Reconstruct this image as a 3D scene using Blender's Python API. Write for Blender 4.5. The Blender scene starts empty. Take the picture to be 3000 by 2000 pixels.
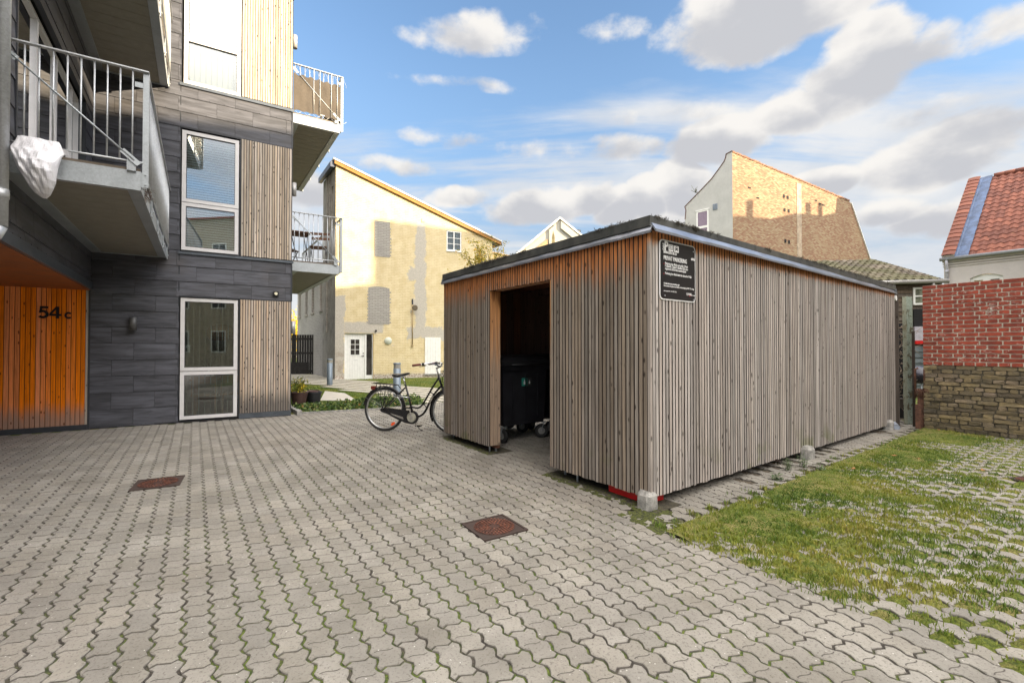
import bpy, bmesh, math, random
import numpy as np
from mathutils import Vector, Matrix
random.seed(7); RNG=np.random.default_rng(7)
scene=bpy.context.scene
C=scene.collection
# ------------------------------------------------------------------ camera, sun, sky, exposure
FPX=3000*16/36; HZ=1018.0; HC=1.34
PITCH=math.atan((HZ-1000)/FPX)
cam_d=bpy.data.cameras.new('camera'); cam=bpy.data.objects.new('camera',cam_d); C.objects.link(cam)
cam_d.lens=16; cam_d.sensor_width=36; cam_d.clip_start=.05; cam_d.clip_end=2000
cam.location=(0,0,HC); cam.rotation_euler=(math.pi/2+PITCH,0,0)
scene.camera=cam
SUN_AZ=70; SUN_EL=13.0     # azimuth measured from -Y towards +X
sh=np.array([math.sin(math.radians(SUN_AZ)),-math.cos(math.radians(SUN_AZ))])
se=math.radians(SUN_EL)
sun_d=bpy.data.lights.new('sun','SUN'); sun=bpy.data.objects.new('sun',sun_d); C.objects.link(sun)
sun_d.energy=5.0; sun_d.angle=math.radians(.6); sun_d.color=(1,.80,.53)
S3=Vector((sh[0]*math.cos(se),sh[1]*math.cos(se),math.sin(se)))
sun.rotation_euler=S3.to_track_quat('Z','Y').to_euler(); sun.location=(30,-10,30)
scene.view_settings.view_transform='Standard'; scene.view_settings.look='None'
scene.view_settings.gamma=1; scene.view_settings.exposure=1.52
try: scene.view_settings.use_curve_mapping=False
except Exception: pass
SKY_STRENGTH=.125
CLOUD_STRENGTH=.315
CLOUD_FILL=4.1

# ------------------------------------------------------------------ measuring helpers: image point -> real point
def ray(u,v):
    x=(u-1500)/FPX; y=(1000-v)/FPX
    return np.array([x, math.cos(PITCH)-y*math.sin(PITCH), math.sin(PITCH)+y*math.cos(PITCH)])
CP=np.array([0,0,HC])
def G(u,v,z=0.):
    r=ray(u,v); return CP+r*(z-HC)/r[2]
def atY(u,v,Y):
    r=ray(u,v); return CP+r*Y/r[1]
class Fr:
    """vertical frame: origin on the ground, a along the wall, n out of the wall"""
    def __init__(s,o,a,n=None):
        s.o=np.array([o[0],o[1],0.]); a=np.array([a[0],a[1],0.]); s.a=a/np.linalg.norm(a)
        s.n=np.array([s.a[1],-s.a[0],0.]) if n is None else np.array([n[0],n[1],0.])/math.hypot(n[0],n[1])
    def p(s,a,d,z): return s.o+s.a*a+s.n*d+np.array([0,0,z])
    def uv(s,u,v,d=0):
        r=ray(u,v); t=((s.o+s.n*d-CP)@s.n)/(r@s.n); P=CP+r*t
        return (P-s.o)@s.a,P[2]
def vp(u): return ((u-1500)/FPX,1.)
# ------------------------------------------------------------------ materials
MATS={}
class NT:
    def __init__(s,t): s.t=t
    def n(s,typ,ins=None,**props):
        x=s.t.nodes.new(typ)
        for k,v in props.items(): setattr(x,k,v)
        if ins:
            for k,v in ins.items():
                sock=x.inputs[k]
                if isinstance(v,bpy.types.NodeSocket): s.t.links.new(v,sock)
                elif isinstance(v,bpy.types.Node): s.t.links.new(v.outputs[0],sock)
                else:
                    if isinstance(v,tuple) and len(v)==3 and sock.type=='RGBA': v=v+(1,)
                    sock.default_value=v
        return x
    def m(s,op,a,b=0.,c=0.,clamp=False):
        x=s.n('ShaderNodeMath',{0:a,1:b,2:c},operation=op); x.use_clamp=clamp; return x.outputs[0]
    def vm(s,op,a,b=(0,0,0)):
        x=s.n('ShaderNodeVectorMath',{0:a,1:b},operation=op); return x.outputs[1] if op in('DOT_PRODUCT','LENGTH') else x.outputs[0]
    def mix(s,f,a,b,blend='MIX'):
        x=s.t.nodes.new('ShaderNodeMix'); x.data_type='RGBA'; x.blend_type=blend
        for sock,v in ((x.inputs[0],f),(x.inputs[6],a),(x.inputs[7],b)):
            if isinstance(v,bpy.types.NodeSocket): s.t.links.new(v,sock)
            else:
                if isinstance(v,tuple) and len(v)==3: v=v+(1,)
                sock.default_value=v
        return x.outputs[2]
    def ramp(s,f,stops):
        x=s.n('ShaderNodeValToRGB',{0:f}); cr=x.color_ramp
        while len(cr.elements)<len(stops): cr.elements.new(.5)
        for e,(p,c) in zip(cr.elements,stops):
            e.position=p; e.color=(c,c,c,1) if isinstance(c,(int,float)) else tuple(c)+(1,)
        return x.outputs[0]
    def sm(s,v,a,b):
        x=s.n('ShaderNodeMapRange',{0:v,1:a,2:b,3:0.,4:1.}); x.interpolation_type='SMOOTHSTEP'; x.clamp=True; return x.outputs[0]
    def noise(s,vec,scale,detail=4,rough=.55,dist=0.,out=0,lac=2.0):
        x=s.n('ShaderNodeTexNoise',{'Vector':vec,'Scale':scale,'Detail':detail,'Roughness':rough,'Distortion':dist,'Lacunarity':lac}); return x.outputs[out]
    def scale(s,v,sc): return s.vm('MULTIPLY',v,sc)
def mat(name,fn):
    if name in MATS: return MATS[name]
    m=bpy.data.materials.new(name); m.use_nodes=True; t=NT(m.node_tree)
    b=m.node_tree.nodes['Principled BSDF']; fn(t,b,m); MATS[name]=m; return m
def L(t,a,b): t.t.links.new(a,b)
def setc(b,c): b.inputs['Base Color'].default_value=tuple(c)+(1,)
def pos(t): return t.n('ShaderNodeNewGeometry').outputs['Position']
def rnd(t): return t.n('ShaderNodeAttribute',attribute_name='rnd').outputs['Fac']
def along(t,v,F_,sc=1.):
    """wall coordinates (along, height, depth) of world position"""
    x=t.vm('DOT_PRODUCT',v,tuple(F_.a)); y=t.n('ShaderNodeSeparateXYZ',{0:v}).outputs[2]; d=t.vm('DOT_PRODUCT',v,tuple(F_.n))
    return t.n('ShaderNodeCombineXYZ',{0:x,1:y,2:d}).outputs[0]
def bump(t,b,h,dist=.004,st=1.):
    x=t.n('ShaderNodeBump',{'Height':h,'Distance':dist,'Strength':st}); L(t,x.outputs[0],b.inputs['Normal'])

def plain(name,c,rough=.5,metal=0.,var=.12,sc=9.,bmp=0.):
    def fn(t,b,m):
        p=pos(t); n=t.noise(p,sc,5,.6); n2=t.noise(p,sc*9,2,.5)
        f=t.m('ADD',t.m('MULTIPLY',n,.7),t.m('MULTIPLY',n2,.3))
        lo=tuple(x*(1-var*1.6) for x in c); hi=tuple(min(1,x*(1+var*1.2)) for x in c)
        L(t,t.mix(t.sm(f,.3,.7),lo,hi),b.inputs['Base Color'])
        L(t,t.m('ADD',t.m('MULTIPLY',n,.25),max(0,rough-.12)),b.inputs['Roughness'])
        b.inputs['Metallic'].default_value=metal
        if bmp: bump(t,b,n2,bmp)
    return mat(name,fn)
def galv(name='galvanised_steel',c=(.40,.43,.45)):
    def fn(t,b,m):
        p=pos(t); v=t.n('ShaderNodeTexVoronoi',{'Vector':p,'Scale':70.}).outputs['Color']
        vs=t.n('ShaderNodeSeparateColor',{0:v}).outputs[0]
        n=t.noise(p,4,4); f=t.m('ADD',t.m('MULTIPLY',vs,.35),t.m('MULTIPLY',n,.65))
        L(t,t.mix(f,tuple(x*.72 for x in c),tuple(min(1,x*1.3) for x in c)),b.inputs['Base Color'])
        b.inputs['Metallic'].default_value=.55; L(t,t.m('ADD',t.m('MULTIPLY',vs,.2),.38),b.inputs['Roughness'])
    return mat(name,fn)
def wood(name,base,dark,fresh=None,ztop=None,fade=.3,zbot=None,stain=(.08,.07,.06),contrast=1.,green=False):
    """vertical timber boards: grain and knots run with height; 'fresh' = the unweathered timber protected under the eaves"""
    def fn(t,b,m):
        p=pos(t); r=rnd(t)
        off=t.n('ShaderNodeCombineXYZ',{0:t.m('MULTIPLY',r,37.),1:t.m('MULTIPLY',r,91.),2:t.m('MULTIPLY',r,53.)}).outputs[0]
        q=t.vm('ADD',p,off)
        g1=t.noise(t.scale(q,(60,60,1.6)),1.,6,.62,.4)
        g2=t.noise(t.scale(q,(170,170,5)),1.,3,.6)
        g3=t.noise(t.scale(q,(9,9,1.1)),1.,3,.5)
        col=t.mix(t.sm(t.m('ADD',t.m('MULTIPLY',g1,.7),t.m('MULTIPLY',g2,.3)),.5-.17/contrast,.5+.17/contrast),tuple(x*.62 for x in base),tuple(min(1,x*1.22) for x in base))
        col=t.mix(t.m('MULTIPLY',t.sm(g3,.5,.8),.30),col,tuple(dark))
        hv=t.n('ShaderNodeHueSaturation',{'Color':col,'Value':t.m('ADD',t.m('MULTIPLY',r,.5*min(1,contrast**3)),1-.25*min(1,contrast**3)),'Saturation':t.m('ADD',t.m('MULTIPLY',t.m('FRACT',t.m('MULTIPLY',r,7.3)),.5*min(1,contrast**4)),1-.25*min(1,contrast**4))}).outputs[0]
        col=hv
        z=t.n('ShaderNodeSeparateXYZ',{0:p}).outputs[2]
        if fresh is not None and ztop is not None:
            nn=t.noise(t.scale(q,(14,14,1.2)),1.,4,.6)
            zz=t.m('ADD',z,t.m('MULTIPLY',t.m('SUBTRACT',nn,.5),fade*1.3))
            f=t.sm(zz,ztop-fade,ztop)
            fr=t.mix(t.sm(g1,.35,.65),tuple(x*.6 for x in fresh),tuple(min(1,x*1.2) for x in fresh))
            col=t.mix(f,col,fr)
            ft=t.sm(zz,ztop-.05,ztop+.06)
            col=t.mix(t.m('MULTIPLY',ft,.6),col,(.16,.05,.02))
        if zbot is not None:
            nn=t.noise(t.scale(q,(5,5,.8)),1.,4,.6)
            f=t.sm(t.m('ADD',z,t.m('MULTIPLY',t.m('SUBTRACT',nn,.5),.55)),zbot+.30,zbot-.05)
            col=t.mix(t.m('MULTIPLY',f,.8),col,tuple(stain))
        # knots
        kq=t.scale(q,(24,24,9.5)); vo=t.n('ShaderNodeTexVoronoi',{'Vector':kq,'Scale':1.,'Randomness':1.})
        kd=vo.outputs['Distance']; kc=t.n('ShaderNodeSeparateColor',{0:vo.outputs['Color']}).outputs[0]
        k=t.m('MULTIPLY',t.sm(kd,.30,.12),t.sm(kc,.74,.78))
        col=t.mix(t.m('MULTIPLY',k,.82),col,tuple(x*.22 for x in dark))
        if green:
            gz=t.sm(z,.5,.05); gn=t.sm(t.noise(p,2.2,3),.56,.66)
            col=t.mix(t.m('MULTIPLY',t.m('MULTIPLY',gz,gn),.55),col,(.10,.13,.02))
        L(t,col,b.inputs['Base Color']); b.inputs['Roughness'].default_value=.82
        b.inputs['Specular IOR Level'].default_value=.25
        bump(t,b,t.m('SUBTRACT',g1,t.m('MULTIPLY',k,.4)),.0016)
    return mat(name,fn)
def slate_m(name='slate',c=(.053,.055,.067)):
    def fn(t,b,m):
        p=pos(t); r=rnd(t)
        off=t.n('ShaderNodeCombineXYZ',{0:t.m('MULTIPLY',r,31.),1:t.m('MULTIPLY',r,17.),2:t.m('MULTIPLY',r,71.)}).outputs[0]
        q=t.vm('ADD',p,off)
        n=t.noise(t.scale(q,(1.6,1.6,14)),1.,6,.62,.6)
        sc=t.noise(t.scale(q,(3,3,46)),1.,5,.7,1.2)
        col=t.mix(t.sm(n,.3,.72),tuple(x*.62 for x in c),tuple(x*1.75 for x in c))
        col=t.mix(t.m('MULTIPLY',t.sm(sc,.64,.76),.38),col,(.24,.24,.26))
        bl=t.noise(p,1.3,3); col=t.mix(t.m('MULTIPLY',t.sm(bl,.55,.75),.45),col,(.075,.066,.062))
        col=t.n('ShaderNodeHueSaturation',{'Color':col,'Value':t.m('ADD',t.m('MULTIPLY',r,.30),.85)}).outputs[0]
        L(t,col,b.inputs['Base Color']); L(t,t.m('ADD',t.m('MULTIPLY',n,.3),.42),b.inputs['Roughness'])
        bump(t,b,t.m('ADD',n,t.m('MULTIPLY',sc,.4)),.002)
    return mat(name,fn)
def glass(name,tint=(.8,.85,.85),refl=1.,base=.12,rough=.0,wob=.0):
    def fn(t,b,m):
        N=m.node_tree; out=N.nodes['Material Output']
        gl=t.n('ShaderNodeBsdfGlossy',{'Color':(1,1,1),'Roughness':rough}); tr=t.n('ShaderNodeBsdfTransparent',{'Color':tuple(tint)})
        lw=t.n('ShaderNodeFresnel',{'IOR':1.5}).outputs[0]
        if wob:
            n=t.noise(pos(t),1.4,2); bp=t.n('ShaderNodeBump',{'Height':n,'Distance':wob}); L(t,bp.outputs[0],gl.inputs['Normal'])
        f=t.m('ADD',t.m('MULTIPLY',lw,refl*1.7),base,clamp=True)
        mx=t.n('ShaderNodeMixShader',{0:f,1:tr.outputs[0],2:gl.outputs[0]}); L(t,mx.outputs[0],out.inputs['Surface'])
    return mat(name,fn)
def brick_tex(name,F_,bw,bh,mort,cols,mortar,ox=0.,oz=0.,bmp=.006,patch=None,big=1.,paint=None,rough=.9):
    def fn(t,b,m):
        p=pos(t); w=along(t,p,F_); w=t.vm('ADD',w,(ox,oz,0))
        jit=t.noise(w,6,2,out=1); w=t.vm('ADD',w,t.scale(t.vm('SUBTRACT',jit,(.5,.5,.5)),(.012,.012,0)))
        br=t.n('ShaderNodeTexBrick',{'Vector':w,'Color1':(0,0,0),'Color2':(1,1,1),'Mortar':(.5,.5,.5),'Scale':1.,'Mortar Size':mort,'Mortar Smooth':.25,'Bias':0.,'Brick Width':bw,'Row Height':bh})
        rv=t.n('ShaderNodeSeparateColor',{0:br.outputs[0]}).outputs[0]
        n=t.noise(w,14,5,.6); big_n=t.noise(w,.55,4,.6)
        f=t.m('ADD',t.m('MULTIPLY',rv,.65),t.m('MULTIPLY',n,.35))
        col=t.ramp(f,[(i/(len(cols)-1),c) for i,c in enumerate(cols)])
        col=t.mix(br.outputs['Fac'],col,tuple(mortar))
        col=t.mix(t.m('MULTIPLY',t.sm(big_n,.45,.7),.35*big),col,tuple(x*.6 for x in cols[0]))
        hgt=t.m('SUBTRACT',t.m('MULTIPLY',n,.35),br.outputs['Fac'])
        if paint is not None:   # painted brickwork with flaked spots
            pn=t.noise(w,1.1,5,.65); fl=t.noise(w,5,5,.7)
            pc=t.mix(t.sm(pn,.35,.7),tuple(x*.88 for x in paint),tuple(paint))
            pc=t.mix(t.m('MULTIPLY',br.outputs['Fac'],.35),pc,tuple(x*.72 for x in paint))
            zz=t.n('ShaderNodeSeparateXYZ',{0:p}).outputs[2]
            lowf=t.sm(t.m('ADD',zz,t.m('MULTIPLY',fl,.5)),.62,.42)
            flk=t.m('MAXIMUM',t.sm(fl,.70,.74),lowf)
            col=t.mix(flk,pc,t.mix(t.sm(n,.4,.6),(.38,.30,.24),(.55,.50,.44)))
            hgt=t.m('MULTIPLY',hgt,.6)
        L(t,col,b.inputs['Base Color']); b.inputs['Roughness'].default_value=rough
        bump(t,b,hgt,bmp)
    return mat(name,fn)

# ------------------------------------------------------------------ mesh builder
class MB:
    def __init__(s): s.v=[]; s.f=[]; s.m=[]; s.r=[]; s.sm=[]
    def add(s,vs,fs,mi=0,r=None,smooth=False):
        k=len(s.v); s.v.extend([tuple(map(float,x)) for x in vs]); r=random.random() if r is None else r
        for f in fs: s.f.append(tuple(i+k for i in f)); s.m.append(mi); s.r.append(r); s.sm.append(smooth)
    def pbox(s,o,x,y,z,mi=0,r=None):
        o,x,y,z=[np.array(q,float) for q in (o,x,y,z)]
        vs=[o,o+x,o+x+y,o+y,o+z,o+x+z,o+x+y+z,o+y+z]
        fs=[(0,3,2,1),(4,5,6,7),(0,1,5,4),(1,2,6,5),(2,3,7,6),(3,0,4,7)]
        if np.dot(np.cross(x,y),z)<0: fs=[f[::-1] for f in fs]
        s.add(vs,fs,mi,r)
    def box(s,F_,a0,a1,d0,d1,z0,z1,mi=0,r=None):
        s.pbox(F_.p(a0,d0,z0),F_.a*(a1-a0),F_.n*(d1-d0),(0,0,z1-z0),mi,r)
    def bar(s,p,q,w,h,up=(0,0,1),mi=0,r=None):
        p,q=np.array(p,float),np.array(q,float); d=q-p; L_=np.linalg.norm(d); d=d/L_
        up=np.array(up,float); x=np.cross(d,up); n=np.linalg.norm(x)
        if n<1e-4: x=np.cross(d,(1,0,0)); n=np.linalg.norm(x)
        x/=n; y=np.cross(x,d)
        s.pbox(p-x*w/2-y*h/2,x*w,d*L_,y*h,mi,r)
    def tube(s,pts,rad,n=8,mi=0,r=None,cap=True,smooth=True):
        pts=[np.array(p,float) for p in pts]; R=rad if hasattr(rad,'__len__') else [rad]*len(pts)
        d0=pts[1]-pts[0]; u=np.cross(d0,(0,0,1)); 
        if np.linalg.norm(u)<1e-5*max(1,np.linalg.norm(d0)): u=np.cross(d0,(1,0,0))
        u/=np.linalg.norm(u); vs=[]
        for i,p in enumerate(pts):
            d=pts[min(i+1,len(pts)-1)]-pts[max(i-1,0)]; d/=max(1e-9,np.linalg.norm(d))
            u=u-d*(u@d); u/=max(1e-9,np.linalg.norm(u)); w=np.cross(d,u)
            for k in range(n):
                an=2*math.pi*k/n; vs.append(p+(u*math.cos(an)+w*math.sin(an))*R[i])
        fs=[]
        for i in range(len(pts)-1):
            for k in range(n):
                a=i*n+k; b_=i*n+(k+1)%n; fs.append((a,b_,b_+n,a+n))
        s.add(vs,fs,mi,r,smooth)
        if cap:
            k=len(s.v)-len(vs); e=len(s.v)-n
            for f in (tuple(range(k+n-1,k-1,-1)),tuple(range(e,e+n))): s.f.append(f); s.m.append(mi); s.r.append(s.r[-1]); s.sm.append(False)
    def ring(s,c,ax,R,rad,n=48,m=8,mi=0,a0=0,a1=2*math.pi,x=None,flat=1.):
        """torus / arc tube round axis ax"""
        c=np.array(c,float); ax=np.array(ax,float)/np.linalg.norm(ax)
        x=np.cross(ax,(0,0,1)) if x is None else np.array(x,float); x/=np.linalg.norm(x); y=np.cross(ax,x)
        full=abs(a1-a0-2*math.pi)<1e-6; N=n if full else n+1; vs=[]
        for i in range(N):
            t=a0+(a1-a0)*i/n; e=x*math.cos(t)+y*math.sin(t)
            for k in range(m):
                an=2*math.pi*k/m; vs.append(c+e*(R+rad*math.cos(an))+ax*rad*flat*math.sin(an))
        fs=[]
        for i in range(n):
            j=(i+1)%N
            for k in range(m):
                l=(k+1)%m; fs.append((i*m+k,j*m+k,j*m+l,i*m+l))
        s.add(vs,fs,mi,None,True)
    def disc(s,c,ax,R,n=32,th=.004,mi=0,x=None,r=None):
        ax=np.array(ax,float)/np.linalg.norm(ax); c=np.array(c,float)
        s.tube([c-ax*th/2,c+ax*th/2],R,n,mi,r,True,False)
    def lathe(s,c,prof,n=24,mi=0,r=None,smooth=True):
        c=np.array(c,float); vs=[]; fs=[]
        for (R,z) in prof:
            for k in range(n):
                an=2*math.pi*k/n; vs.append(c+np.array([R*math.cos(an),R*math.sin(an),z]))
        for i in range(len(prof)-1):
            for k in range(n):
                l=(k+1)%n; fs.append((i*n+k,i*n+l,(i+1)*n+l,(i+1)*n+k))
        s.add(vs,fs,mi,r,smooth)
    def prism(s,poly,ext,mi=0,r=None):
        """closed polygon (3-D points) extruded along vector ext"""
        P=[np.array(p,float) for p in poly]; e=np.array(ext,float); n=len(P)
        nrm=sum((np.cross(P[i]-P[0],P[(i+1)%n]-P[0]) for i in range(1,n-1)),np.zeros(3))
        vs=P+[p+e for p in P]; fs=[tuple(range(n))[::-1],tuple(range(n,2*n))]+[(i,(i+1)%n,n+(i+1)%n,n+i) for i in range(n)]
        if nrm@e<0: fs=[f[::-1] for f in fs]
        s.add(vs,fs,mi,r)
    def build(s,name,mats,parent=None,kind=None,label=None,cat=None,group=None,origin=None):
        me=bpy.data.meshes.new(name)
        V=np.array(s.v) if s.v else np.zeros((0,3))
        if parent is not None: org=np.array(world_loc(parent))
        elif origin is not None: org=np.array(origin,float)
        else: org=np.array([V[:,0].mean(),V[:,1].mean(),V[:,2].min()]) if kind is None else np.zeros(3)
        if len(V): V=V-org
        me.from_pydata([tuple(x) for x in V],[],s.f); me.update()
        if not isinstance(mats,(list,tuple)): mats=[mats]
        for m_ in mats: me.materials.append(m_)
        me.polygons.foreach_set('material_index',s.m); me.polygons.foreach_set('use_smooth',s.sm)
        at=me.attributes.new('rnd','FLOAT','FACE'); at.data.foreach_set('value',s.r)
        o=bpy.data.objects.new(name,me); C.objects.link(o)
        if parent is not None: o.parent=parent
        else: o.location=org
        tag(o,label,cat,group,kind); return o
def world_loc(o):
    l=np.array(o.location)
    while o.parent is not None: o=o.parent; l=l+np.array(o.location)
    return l
def tag(o,label=None,cat=None,group=None,kind=None):
    if label: o['label']=label
    if cat: o['category']=cat
    if group: o['group']=group
    if kind: o['kind']=kind
def thing(name,label,cat,loc,group=None):
    o=bpy.data.objects.new(name,None); C.objects.link(o); o.location=tuple(map(float,loc)); o.empty_display_size=.2
    tag(o,label,cat,group); return o
def dup(root,loc,rz=0.,label=None,group=None):
    def cp(o,par):
        c=o.copy(); C.objects.link(c); c.parent=par
        for ch in list(o.children): cp(ch,c)
        return c
    r=cp(root,None); r.location=tuple(map(float,loc)); r.rotation_euler=(0,0,rz)
    if label: r['label']=label
    if group: r['group']=group
    return r
def grid_strip(n): return [i/n for i in range(n+1)]
def text_mesh(name,body,F_,a,d,z,size,matl,parent,depth=.0015,sx=1.,off=0.,rot=0.,align='LEFT',label=None,shear=0.):
    cu=bpy.data.curves.new('t','FONT'); cu.body=body; cu.size=size; cu.extrude=depth/2; cu.offset=off; cu.align_x=align; cu.shear=shear
    cu.resolution_u=3
    ob=bpy.data.objects.new('t',cu); C.objects.link(ob)
    dg=bpy.context.evaluated_depsgraph_get(); dg.update()
    me=bpy.data.meshes.new_from_object(ob.evaluated_get(dg)); me.name=name
    bpy.data.objects.remove(ob)
    org=world_loc(parent); A_=F_.a; Z=np.array([0,0,1.]); ca,sa=math.cos(rot),math.sin(rot)
    for v in me.vertices:
        x,y,w=v.co.x*sx,v.co.y,v.co.z
        x,y=x*ca-y*sa,x*sa+y*ca
        P=F_.p(a,d,z)+A_*x+Z*y+F_.n*w-org; v.co=tuple(P)
    me.materials.clear(); me.materials.append(matl)
    o=bpy.data.objects.new(name,me); C.objects.link(o); o.parent=parent
    if label: o['label']=label
    return o
def boards(mb,F_,a0,a1,z0,z1,d0=.0,th=.022,pitch=.046,gap=.008,jit=.004,zj=.0,topf=None,botf=None,side=0):
    n=max(1,round((a1-a0)/pitch)); w=(a1-a0)/n
    for i in range(n):
        x0=a0+i*w+gap/2; x1=a0+(i+1)*w-gap/2
        xm=(x0+x1)/2; zt=z1 if topf is None else topf(xm); zb=(z0 if botf is None else botf(xm))+random.uniform(-zj,zj)
        dd=d0+random.uniform(0,jit)
        mb.box(F_,x0,x1,dd,dd+th,zb,zt)
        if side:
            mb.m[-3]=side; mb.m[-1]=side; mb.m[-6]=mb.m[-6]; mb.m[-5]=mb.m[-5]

# shared materials
M_slate=slate_m(); M_galv=galv()
M_galvl=galv('galvanised_rail',(.52,.54,.56))
M_dark=plain('dark_trim',(.03,.033,.04),.45,.2)
M_darkback=plain('dark_cavity',(.012,.012,.014),.9)
M_flash=plain('slate_grey_flashing',(.10,.115,.135),.4,.5)
M_frame=plain('window_frame_paint',(.66,.65,.66),.4,.1,.04)
M_white=plain('white_paint',(.80,.80,.78),.5,0,.05)
M_black=plain('black_paint',(.012,.012,.014),.3)
M_rubber=plain('rubber',(.018,.018,.018),.75)
M_chrome=plain('chrome',(.62,.62,.62),.22,1.,.08)
M_conc=plain('concrete',(.30,.29,.27),.9,0,.3,14,.004)
M_grey_metal=plain('bollard_paint',(.17,.21,.25),.45,.3,.1)
M_int=plain('room_wall',(.40,.37,.32),.9)
M_glassR=glass('window_glass',(.80,.85,.83),1.,.05)
M_glassB=glass('window_glass_upper',(.80,.88,.92),1.3,.22)
M_glassG=glass('green_window_glass',(.50,.78,.66),1.5,.32)
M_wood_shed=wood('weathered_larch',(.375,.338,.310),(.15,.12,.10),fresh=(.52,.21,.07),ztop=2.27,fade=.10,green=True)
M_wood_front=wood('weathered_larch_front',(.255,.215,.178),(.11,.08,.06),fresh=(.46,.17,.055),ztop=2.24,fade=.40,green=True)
M_groove=plain('shaded_board_edge',(.035,.024,.018),.95,0,.3,30)  # near-black edge colour paints in the shade between the boards
M_wood_b=wood('weathered_cladding',(.48,.39,.31),(.12,.10,.09),zbot=.30,stain=(.10,.095,.09),contrast=1.)
M_wood_b2=wood('weathered_cladding_upper',(.50,.42,.34),(.15,.12,.10))
M_wood_o=wood('oiled_larch',(.74,.205,.028),(.38,.08,.012),zbot=.22,stain=(.24,.19,.16),contrast=.8)
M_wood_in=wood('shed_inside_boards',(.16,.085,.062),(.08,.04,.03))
M_wood_dark=wood('dark_old_timber',(.085,.07,.06),(.03,.025,.02))
M_soffit=plain('soffit_boards',(.25,.235,.195),.7,0,.08)
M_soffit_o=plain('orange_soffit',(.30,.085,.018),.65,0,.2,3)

# ------------------------------------------------------------------ key frames of the place
B=Fr(G(259,1257),vp(3700))                       # facade with the windows
qd=-np.array([vp(585)[0],vp(585)[1]]); A=Fr(B.o,qd,(.8245,.5658))   # projecting wing wall, runs towards the viewer
K=G(1905,1490); SR=Fr(K,vp(3298)); SF=Fr(K,vp(551),(-.815,-.580))
SF.n=np.array([-SF.a[1],SF.a[0],0]); 
if SF.n@np.array([1,1,0])>0: SF.n=-SF.n
pb=np.array([-.572,.820]); bb=np.array([.820,.572])   # paving directions: away from viewer / across
PV=Fr((0,0),bb)                                   # n = towards viewer
def xb(P): return P[0]*bb[0]+P[1]*bb[1]
def yp(P): return P[0]*pb[0]+P[1]*pb[1]
def W2(x,y,z=0.): return np.array([x*bb[0]+y*pb[0],x*bb[1]+y*pb[1],z])
XG=xb(G(2423,1747)); XC=xb(B.o); YWALL=yp(K)
# ------------------------------------------------------------------ sky with clouds (world space)
w=bpy.data.worlds.new('World'); scene.world=w; w.use_nodes=True; t=NT(w.node_tree); N=w.node_tree.nodes
bg=N['Background']; out=N['World Output']
sky=t.n('ShaderNodeTexSky',sky_type='NISHITA'); sky.sun_disc=False; sky.sun_elevation=se; sky.sun_rotation=math.atan2(sh[0],sh[1]); sky.altitude=0; sky.air_density=1.; sky.dust_density=.6; sky.ozone_density=2.2
hs=t.n('ShaderNodeHueSaturation',{'Color':sky.outputs[0],'Saturation':1.0,'Value':1.})
L(t,hs.outputs[0],bg.inputs[0]); bg.inputs[1].default_value=SKY_STRENGTH
d=t.n('ShaderNodeTexCoord').outputs['Generated']; d=t.vm('NORMALIZE',d)
sx=t.n('ShaderNodeSeparateXYZ',{0:d}); dz=sx.outputs[2]
den=t.m('ADD',t.m('MAXIMUM',dz,0.),.10)
pl=t.n('ShaderNodeCombineXYZ',{0:t.m('DIVIDE',sx.outputs[0],den),1:t.m('DIVIDE',sx.outputs[1],den),2:0.}).outputs[0]
n_big=t.noise(pl,.50,5,.55,.3); n_wisp=t.noise(t.scale(t.vm('ADD',pl,(3.1,7.7,0)),(.30,.95,1)),1.5,9,.60,.5)
n_d=t.noise(t.scale(d,(1,1,1.5)),9.5,8,.56,.0)     # cauliflower detail in direction space
n_s=t.noise(t.scale(d,(1,1,1.6)),7.,5,.5)
warp=t.scale(t.vm('SUBTRACT',t.noise(d,5.,3,.5,out=1),(.5,.5,.5)),(.055,.055,.045))
# puffs: (u,v of the photo measured once to a compass direction, half width, half height in degrees, weight)
puffs=[(2280,-10,12,5.6,1.15),(2150,60,6,3.0,.45),(2480,60,4.5,3.0,.5),(2540,175,5.5,4.8,1.1),(2460,250,4.5,4,.9),(2700,150,4,2.5,.75),(2850,115,7,2.0,.45),
 (2330,330,4.5,2.6,.9),(2100,415,6,3.0,1.1),(2740,465,6.5,3.2,1.2),(2850,395,6,2.2,.7),(2890,640,5,2.4,.9),(2700,650,3.5,1.8,.8),(2590,620,4,1.8,.8),
 (1600,600,8,2.6,1.0),(1720,585,4,2.4,.9),(1900,590,3.5,3.0,1.3),(2000,560,4,3.8,1.3),(1950,650,6,2.5,1.0),(1350,575,5,1.7,.8),(1820,610,5,2.6,1.0),(1500,620,5,2.2,.8),
 (1400,95,7,2.6,.62),(1520,85,4,2.0,.45),(1250,110,4,1.2,.3),(1800,90,4.5,1.6,.30),(2420,525,4.4,1.7,1.1),(1840,440,5,1.8,.5),(1640,430,9,1.6,.35),(1300,400,6,1.4,.4),(1150,490,5,1.6,.55),(1350,250,9,1.0,.28),(2020,330,9,1.6,.35),
 (2650,350,7,1.3,.3),(880,560,5,2.4,.8)]
dw=t.vm('ADD',d,warp); acc=None; low=None
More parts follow.
